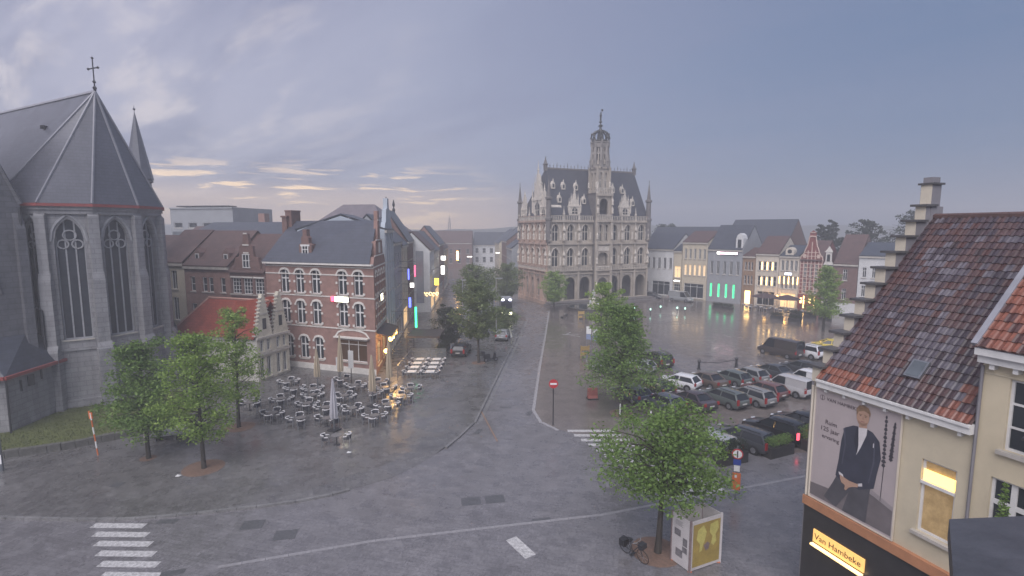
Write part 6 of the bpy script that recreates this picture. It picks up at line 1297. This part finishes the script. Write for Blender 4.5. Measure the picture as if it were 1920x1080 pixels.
t = thing('marker_pole', 'leaning red and white striped pole in front of the church lawn', 'pole', (-28.4, 33.6, .11)); t.rotation_euler = (0, R(-5), 0)
for i in range(6): part(t, 'band', MB().lathe([(.045, i * .5), (.045, i * .5 + .498)], 8), MATS['sign_orange'] if i % 2 == 0 else MATS['sign_white'])
part(t, 'head', MB().box(-.12, -.03, 2.6, .12, .03, 3.15), MATS['sign_orange'])
t = thing('lamp_post', 'grey lamp post with white notice at the left edge', 'lamp post', (-32.7, 31.3, .11)); part(t, 'pole', MB().lathe([(.11, 0), (.09, 1), (.06, 7.5)], 8), MATS['grey_metal']); part(t, 'arm', MB().tube([(0, 0, 7.4), (-.3, 0, 7.9), (-1.2, 0, 8.0)], .04, 6), MATS['grey_metal']); part(t, 'lamp_head', MB().box(-1.7, -.14, 7.92, -1.0, .14, 8.05), MATS['grey_metal']); part(t, 'notice', MB().box(-.14, -.13, .5, .14, -.1, 1.1), MATS['sign_white'])
t = thing('stone_bench', 'dark low stone bench slab between the two left trees', 'bench', (-24.9, 36.6, .11), R(14)); part(t, 'slab', MB().box(-1.5, -.65, .42, 1.5, .65, .56), M('bench_stone', (.20, .20, .21), .25, .2, 3))
for x in (-1.3, 0, 1.3): part(t, 'support', MB().box(x - .1, -.55, 0, x + .1, .55, .42), MATS['mossy_stone'])
t = thing('rock', 'pale rough rock lying on the stone bench', 'rock', (-24.6, 36.8, .67)); g_ = np.random.default_rng(9); rm_ = MB(); rm_.lathe([(.3, 0), (.48, .12), (.4, .3), (.2, .42), (.05, .46)], 8); rm_.v = [(x * (1 + g_.uniform(-.15, .15)), y * (1 + g_.uniform(-.15, .15)), z) for x, y, z in rm_.v]; part(t, 'stone', rm_, MATS['pale_stone'])
t = thing('bollard', 'short pale bollard at the end of the low wall', 'bollard', (-27.3, 36.6, .11)); part(t, 'post', MB().lathe([(.09, 0), (.09, .8), (.06, .86)], 8), MATS['pale_stone']); part(t, 'cap', MB().lathe([(.1, .7), (.1, .78)], 8), MATS['dark_metal'])
for x, y, lb in ((-20.95, 30.6, 'small white paper lying by the orange tree pit'), (-11.3, 34.0, 'small white paper lying ahead of the lone table')):
    tag(ob('paper', MB().add([(-.16, -.1, .0), (.15, -.12, .03), (.17, .11, .01), (-.13, .12, .05), (0, 0, .06)], [(0, 1, 4), (1, 2, 4), (2, 3, 4), (3, 0, 4)]).mesh('paper', MATS['plaster_white']), None, (x, y, .115)), lb, 'litter')
# advertising box on the near pavement
ab = thing('advertising_box', 'open topped white panel box with a yellow poster on one side', 'box', (8.45, 22.25, .11), 0)
pa, pb, pc = Vector((-.98, .2)), Vector((-.45, -.74)), Vector((1.22, .0)); pd = pa + pc - pb; HB = 2.35
M('box_white', (.50, .47, .47), .6, .12, 1.5); M('poster_yellow', (.34, .25, .07), .5, .18, 2); M('poster_pale', (.50, .45, .14), .5, .15, 3); M('poster_grey', (.16, .15, .16), .5, .4, 6); M('poster_mauve', (.20, .15, .15), .5, .3, 4)
for a, b, nm in ((pa, pb, 'panel'), (pb, pc, 'panel'), (pc, pd, 'panel'), (pd, pa, 'panel')): part(ab, nm, MB().bar((*a, HB / 2 + .04), (*b, HB / 2 + .04), .05, HB), MATS['box_white'])
for q in (pa, pb, pc, pd): part(ab, 'edge_post', MB().box(q.x - .045, q.y - .045, 0, q.x + .045, q.y + .045, HB + .08), MATS['poster_mauve'] if q is not pc else MATS['box_white'])
def on_panel(name, a, b, pts, mat, lvl):
    d = (b - a).normalized(); nrm = Vector((d.y, -d.x)); L = (b - a).length
    part(ab, name, MB().add([(*(a + d * L * u + nrm * (.026 + .003 * lvl)), .04 + HB * v) for u, v in pts], [tuple(range(len(pts)))]), MATS[mat])
on_panel('poster', pb, pc, [(.07, .06), (.95, .06), (.95, .93), (.07, .93)], 'poster_yellow', 1)
on_panel('poster_shape', pb, pc, [(.22, .80), (.40, .88), (.50, .72), (.46, .58), (.40, .48), (.36, .36), (.28, .34), (.30, .50), (.18, .62)], 'poster_pale', 2)
on_panel('poster_shape', pb, pc, [(.62, .86), (.86, .90), (.90, .74), (.80, .62), (.84, .48), (.74, .40), (.66, .46), (.70, .60), (.60, .70)], 'poster_pale', 2)
on_panel('poster_emblem', pb, pc, [(.42, .46), (.54, .52), (.62, .46), (.58, .36), (.48, .34)], 'poster_mauve', 3)
for u0, v0, u1, v1 in ((.16, .58, .50, .72), (.62, .44, .86, .60), (.60, .30, .86, .42), (.25, .16, .62, .32)): on_panel('printed_photo', pa, pb, [(u0, v0), (u1, v0), (u1, v1), (u0, v1)], 'poster_grey', 1)
for k in range(5): on_panel('printed_line', pa, pb, [(.2, .80 + k * .022), (.62 - .06 * (k % 2), .80 + k * .022), (.62 - .06 * (k % 2), .808 + k * .022), (.2, .808 + k * .022)], 'poster_grey', 1)
for q in (pa, pb, pc, pd): part(ab, 'foot', MB().box(q.x * .93 - .08, q.y * .93 - .08, -.0, q.x * .93 + .08, q.y * .93 + .08, .04), MATS['sign_orange'])
# bicycle
def bicycle(label, x, y, z, rz, name='bicycle', colour=None):
    t = thing(name, label, 'bicycle', (x, y, z), rz); t.rotation_euler = (R(6), 0, rz)
    for wx in (-.52, .52):
        w = part(t, 'wheel', MB().tube([(wx + .33 * math.cos(a), 0, .34 + .33 * math.sin(a)) for a in [k * math.pi / 10 for k in range(21)]], .018, 5), MATS['rubber'])
        sp = MB()
        for k in range(8): a = k * math.pi / 4; sp.bar((wx, 0, .34), (wx + .32 * math.cos(a), 0, .34 + .32 * math.sin(a)), .006)
        ob('spokes', sp.mesh('spokes', MATS['steel']), w)
    f = MB(); bbk, se, hd = (-.06, 0, .30), (-.18, 0, .78), (.36, 0, .80)
    for a, b in ((bbk, se), (bbk, hd), (se, hd), (bbk, (-.52, 0, .34)), (se, (-.52, 0, .34)), (hd, (.52, 0, .34)), (hd, (.32, 0, 1.0))): f.tube([a, b], .022, 6)
    part(t, 'frame', f, colour or MATS['dark_metal']); part(t, 'saddle', MB().box(-.32, -.07, .86, -.06, .07, .92).bar((-.18, 0, .78), (-.20, 0, .88), .03), MATS['black_plastic'])
    part(t, 'handlebar', MB().tube([(.22, -.28, 1.02), (.33, -.15, 1.03), (.33, .15, 1.03), (.22, .28, 1.02)], .018, 5), MATS['steel']); part(t, 'basket', MB().box(.40, -.17, .80, .66, .17, 1.02), MATS['dark_metal'])
    part(t, 'pedal', MB().box(-.12, -.16, .16, .0, .16, .19), MATS['black_plastic']); part(t, 'pannier', MB().box(-.72, -.18, .42, -.40, .18, .74), MATS['black_plastic'])
    return t
bicycle('dark city bicycle with panniers standing by the broad tree', 5.75, 22.55, .11, R(-52))
bicycle('small dark bicycle out on the road near the fountain', 8.9, 86.5, .01, R(40))
# scooter
t = thing('motor_scooter', 'dark motor scooter with windscreen parked by the black tree trunk', 'scooter', (-2.5, 58.6, .11), R(25))
for wx in (-.6, .65): w = part(t, 'wheel', MB().disc_y(wx, .26, .26, -.07, .07, 16), MATS['rubber']); ob('rim', MB().disc_y(wx, .26, .14, -.078, .078, 10).mesh('rim', MATS['alloy']), w)
part(t, 'body', MB().xprism([(-.95, .55), (-.9, .85), (-.15, .80), (-.05, .42), (.35, .40), (.48, 1.0), (.60, 1.02), (.62, .6), (.72, .5), (.5, .3), (-.3, .26), (-.6, .42)], -.17, .17), paint('scooterblack', (.015, .015, .018))); part(t, 'seat', MB().box(-.92, -.16, .85, -.12, .16, .95), MATS['black_plastic']); part(t, 'handlebar', MB().bar((.5, -.34, 1.1), (.5, .34, 1.1), .04), MATS['dark_metal'])
part(t, 'windscreen', MB().add([(.55, -.25, 1.1), (.55, .25, 1.1), (.40, .2, 1.75), (.40, -.2, 1.75)], [(0, 1, 2, 3)]), MATS['screen_glass']); part(t, 'top_case', MB().box(-1.2, -.22, .9, -.8, .22, 1.3), MATS['black_plastic'])
# sign panels, yellow stands and red box along the square
for x, y, lb, up in ((10.2, 66.9, 'white and blue notice panel on two posts, nearer the yellow stand', 2.7), (11.1, 67.4, 'white and blue notice panel on two posts, nearer the pale green tree', 2.4)):
    t = thing('notice_panel', lb, 'sign', (x, y, 0), R(-15)); part(t, 'board', MB().box(-.32, -.04, up - 1.0, .32, 0, up), MATS['sign_white']); part(t, 'blue_board', MB().box(-.32, -.05, up - 1.75, .32, -.01, up - 1.05), M('notice_blue', (.22, .27, .42), .5, .15, 3))
    for q in (-.25, .25): part(t, 'post', MB().box(q - .03, .005, 0, q + .03, .05, up), MATS['grey_metal'])
for x, y, lb in ((8.8, 60.5, 'yellow barrier stand half under the dense tree'), (11.9, 86.9, 'yellow barrier stand further off beside the fountain')):
    t = thing('barrier_stand', lb, 'barrier', (x, y, 0), R(10)); ym = M('barrier_yellow', (.40, .27, .10), .5, .15, 3); part(t, 'board', MB().box(-.55, -.05, 1.0, .55, .05, 1.5), ym); part(t, 'lower_board', MB().box(-.5, -.05, .4, .2, .05, .75), ym)
    for q in (-.5, .5): part(t, 'leg', MB().box(q - .05, -.06, 0, q + .05, .06, 1.6), ym)
t = thing('barrier_box', 'faded red plastic barrier block on the square pavement', 'barrier', (7.4, 45.7, .0), R(8)); part(t, 'block', MB().yprism([(-.3, 0), (.3, 0), (.15, .35), (.12, 1.0), (-.12, 1.0), (-.15, .35)], -.45, .45), M('faded_red', (.28, .09, .075), .6, .2, 3)); part(t, 'foot', MB().box(-.5, -.34, 0, .5, .34, .1), MATS['black_plastic'])
for x, y, lb in ((9.0, 41.2, 'white marker post right beside the dense tree trunk'), (11.1, 39.5, 'white marker post before the blue grey car')):
    t = thing('marker_post', lb, 'post', (x, y, 0)); part(t, 'post', MB().lathe([(.06, 0), (.06, 1.0), (.03, 1.1)], 8), MATS['sign_white']); part(t, 'base', MB().lathe([(.14, 0), (.12, .06)], 8), MATS['black_plastic'])
for x, y, lb in ((20.8, 55.6, 'dark bollard left end of the chain at the square edge'), (25.4, 56.6, 'dark bollard right end of the chain at the square edge')):
    t = thing('bollard', lb, 'bollard', (x, y, 0)); part(t, 'post', MB().lathe([(.16, 0), (.13, .8), (.2, .95), (.1, 1.15)], 8), MATS['dark_metal']); part(t, 'base', MB().lathe([(.24, 0), (.22, .08)], 8), MATS['dark_metal'])
tag(ob('chain', MB().tube([(20.8, 55.6, .85), (23.1, 56.1, .62), (25.4, 56.6, .85)], .04, 6).mesh('chain', MATS['dark_metal'])), 'dark chain hung between two bollards at the square edge', 'chain')
# green marker lights by the fountain
for i, (x, y) in enumerate(((22.8, 94.5), (25.5, 93.2), (28.3, 96.5), (31.0, 95.0), (32.2, 94.2))):
    t = thing('ground_light', f'small green white light on the square right of the fountain, {ORD[i]} from the town hall', 'lamp', (x, y, 0), 0, 'green lights on the square'); part(t, 'post', MB().lathe([(.06, 0), (.06, .7)], 6), MATS['dark_metal']); part(t, 'lamp', MB().lathe([(.1, .7), (.16, .85), (.1, 1.05)], 8), M('lamp_mint', (.7, 1, .9), .5, 0, emit=(.45, 1, .75), estr=1.3))
# terrace across the square: dark open parasols, tables and hedges
for i, (k_, off, lb) in enumerate(((27.5, 4.0, 'open dark parasol before the lit cream houses, left of two'), (31.5, 4.2, 'open dark parasol before the flemish gable, right of two'))):
    p = on_row(k_, off); t = thing('open_parasol', lb, 'parasol', (p.x, p.y, 0)); part(t, 'canopy', MB().lathe([(2.5, 2.5), (2.4, 2.62), (.1, 3.3)], 8), M('canopy_plum', (.055, .035, .04), .8, .2, 3)); part(t, 'pole', MB().lathe([(.05, 0), (.05, 3.2)], 8), MATS['grey_metal']); part(t, 'base', MB().box(-.4, -.4, 0, .4, .4, .1), MATS['dark_metal'])
for i in range(9):
    p = on_row(24.5 + i * 1.35, 5.0 + 1.6 * (i % 2)); t = thing('cafe_table', f'small cafe table under the dark parasols across the square, {ORD[i]} from the left', 'table', (p.x, p.y, 0), 0, 'cafe tables across the square'); ob('table_top', tt_me, t); ob('pedestal', tl_me, t)
    for q, sdn in ((0, 'right side'), (2.1, 'house side'), (4.2, 'near side')): chair(f'cafe chair across the square, {sdn} of the {ORD[i]} table from the left', p.x + .75 * math.cos(q), p.y + .75 * math.sin(q), 0, q + math.pi / 2, f'cafe chairs at the {ORD[i]} table')
for i, (k_, off) in enumerate(((20.5, 9), (22.6, 9.2), (34.5, 8.5), (36.8, 8.8), (39.2, 9.0), (33.0, 13.5), (36.0, 14))):
    p = on_row(k_, off); planter(f'long dark hedge planter across the square, {ORD[i]} of seven', p.x, p.y, RZ, 1.9, .7, .6, 'leaf_dark', 20 + i, .6, group='hedge planters across the square')
for i, k_ in enumerate((26.4, 28.6, 30.2)):
    p = on_row(k_, 1.0); t = thing('hanging_lamp', f'amber lamp glowing under the cafe front across the square, {ORD[i]} from the left', 'lamp', (p.x, p.y, 2.4), RZ, 'amber cafe lamps'); part(t, 'globe', MB().lathe([(.03, -.3), (.3, 0), (.03, .3)], 8), MATS['lit_amber']); part(t, 'bracket', MB().tube([(0, 0, .2), (0, .97, .4)], .03, 5), MATS['dark_metal'])
for i, k_ in enumerate((32.9, 34.4)):
    p = on_row(k_, 1.2); t = thing('lantern', f'tall amber lantern before the flemish gable, {ORD[i]} from the left', 'lamp', (p.x, p.y, 0), RZ, 'lanterns before the flemish gable'); part(t, 'post', MB().lathe([(.08, 0), (.05, 1.6)], 8), MATS['dark_metal']); part(t, 'lamp', MB().box(-.14, -.14, 1.6, .14, .14, 2.6), lit)
car('bigvan', 'grey delivery van parked in front of the cream three storey house', (*on_row(10.5, 5), .0), math.degrees(RZ), 'vangrey', (.24, .25, .26), name='parked_van', cat='van', group=None)
car('hatch', 'dark car parked before the white house right of the town hall', (*on_row(3.5, 5), .0), math.degrees(RZ), 'graphite', (.045, .048, .055), group=None)

# ================================================================ neon and lamps of the shopping street
def blade(label, t_, off, z, w, h, mat, name='neon_sign'):
    p = street_pt(t_); n_ = Vector((1.0, .094)); q = p + n_ * off
    t = thing(name, label, 'sign', (q.x, q.y, z)); part(t, 'lit_face', MB().box(-w / 2, -.06, -h / 2, w / 2, .06, h / 2), mat); part(t, 'bracket', MB().bar((-off, 0, h * .3), (-w / 2, 0, h * .3), .05), MATS['dark_metal'])
    return t
blade('tall green neon sign above the dark terrace canopy', 10.5, 3.2, 4.5, .22, 2.6, M('neon_green', (.1, 1, .4), .5, 0, emit=(.02, 1, .32), estr=3.0))
blade('short green neon sign below the tall green one', 10.5, 3.2, 2.3, .2, .5, MATS['neon_green'])
blade('blue neon strip high on the shopping street', 19, 1.5, 9.2, .16, 1.5, MATS['lit_blue']); blade('red neon strip high on the shopping street', 20, 2.3, 9.6, .18, 1.6, MATS['lit_red']); blade('blue neon strip low on the shopping street', 19, 1.6, 5.2, .3, 1.4, MATS['lit_blue']); blade('small white lit sign between the neon strips', 19.5, 1.9, 7.6, .5, .6, MATS['lit_white'])
t = blade('plain pale grey vertical banner board on the shopping street', 21, 2.9, 8.6, 1.1, 7.6, MATS['slate_light'], 'banner_board')
blade('yellow lit sign deeper in the shopping street', 44, 1.0, 5.6, .8, 1.3, M('sign_yellow', (1, .7, .1), .5, 0, emit=(1, .6, .05), estr=3)); blade('white lit sign deep in the shopping street', 52, 1.6, 7.2, .7, 1.7, MATS['lit_white']); blade('second white lit sign far down the shopping street', 62, 1.0, 9.1, 1.0, .9, MATS['lit_white']); blade('amber lit strip sign at the far end of the shopping street', 96, 2.6, 7.9, .6, 2.6, MATS['lit_amber'])
p = street_pt(25) ; t = thing('light_string', 'curly amber light string spanning the shopping street', 'lights', (p.x + 2.6, p.y, 5.6)); cu_ = MB()
for k in range(6): cu_.tube([(k * .52 + .2 * math.cos(a), 0, .24 * math.sin(a) + (.1 if k % 2 else 0)) for a in [q * math.pi / 6 for q in range(11)]], .05, 4)
part(t, 'curls', cu_, M('lit_curl', (1, .7, .3), .5, 0, emit=(1, .66, .28), estr=3)); part(t, 'wire', MB().tube([(-2.6, 0, .5), (0, 0, .35), (3.2, 0, .35), (9, 0, .9)], .02, 4), MATS['dark_metal'])
for i, (x, y, h) in enumerate(((-7.2, 74, 8.0), (-2.2, 70.5, 8.6), (-9.5, 110, 9.5), (-4, 128, 9.5))):
    t = thing('street_lamp', ['slim street lamp behind the dark low tree', 'slim street lamp above the silver car', 'slim street lamp deep in the shopping street', 'slim street lamp at the far bend of the street'][i], 'street lamp', (x, y, .11)); part(t, 'pole', MB().lathe([(.09, 0), (.05, h)], 8), MATS['steel']); part(t, 'lamp_head', MB().box(-.1, -.14, h, .9, .14, h + .12), MATS['steel'] if i < 2 else MATS['lit_white'])
# distant lattice mast and the far hills
t = thing('lattice_mast', 'thin distant mast on the horizon left of the town hall', 'mast', (-54.5, 450, 0)); ms_ = MB()
for sx in (-1, 1):
    for sy in (-1, 1): ms_.bar((sx * 2, sy * 2, 0), (sx * .35, sy * .35, 25), .4)
for z in range(3, 24, 3): w = 2 - 1.65 * z / 25; ms_.box(-w, -w, z, w, w, z + .4)
part(t, 'lattice', ms_, MATS['dark_metal']); part(t, 'antenna', MB().lathe([(.25, 24.5), (.12, 29)], 6), MATS['dark_metal'])
hl_ = MB(); g_ = random.Random(5); P_ = []
for i in range(61): P_.append((-630 + i * 21, 18 + 3.2 * math.sin(i * .31) * math.sin(i * .13 + 1) + g_.uniform(-.7, .7) + max(0, 18 - i) * .35))
hl_.xprism([(P_[0][0], -.5)] + [(P_[-1][0], -.5)] + P_[::-1], 560, 638)
tag(ob('hills', hl_.mesh('hills', M('hill_green', (.05, .06, .04), .9, .3, .01))), kind='structure')
# hazy rain air
hz = MB().box(-660, -60, -1.0, 660, 660, 44); hm = bpy.data.materials.new('haze_air'); hm.use_nodes = True; n = hm.node_tree.nodes; n.clear()
pv = n.new('ShaderNodeVolumePrincipled'); pv.inputs['Color'].default_value = (.90, .90, .94, 1); pv.inputs['Density'].default_value = .0029; pv.inputs['Anisotropy'].default_value = .1
oo = n.new('ShaderNodeOutputMaterial'); hm.node_tree.links.new(pv.outputs[0], oo.inputs['Volume'])
tag(ob('haze', hz.mesh('haze', hm)), kind='stuff')
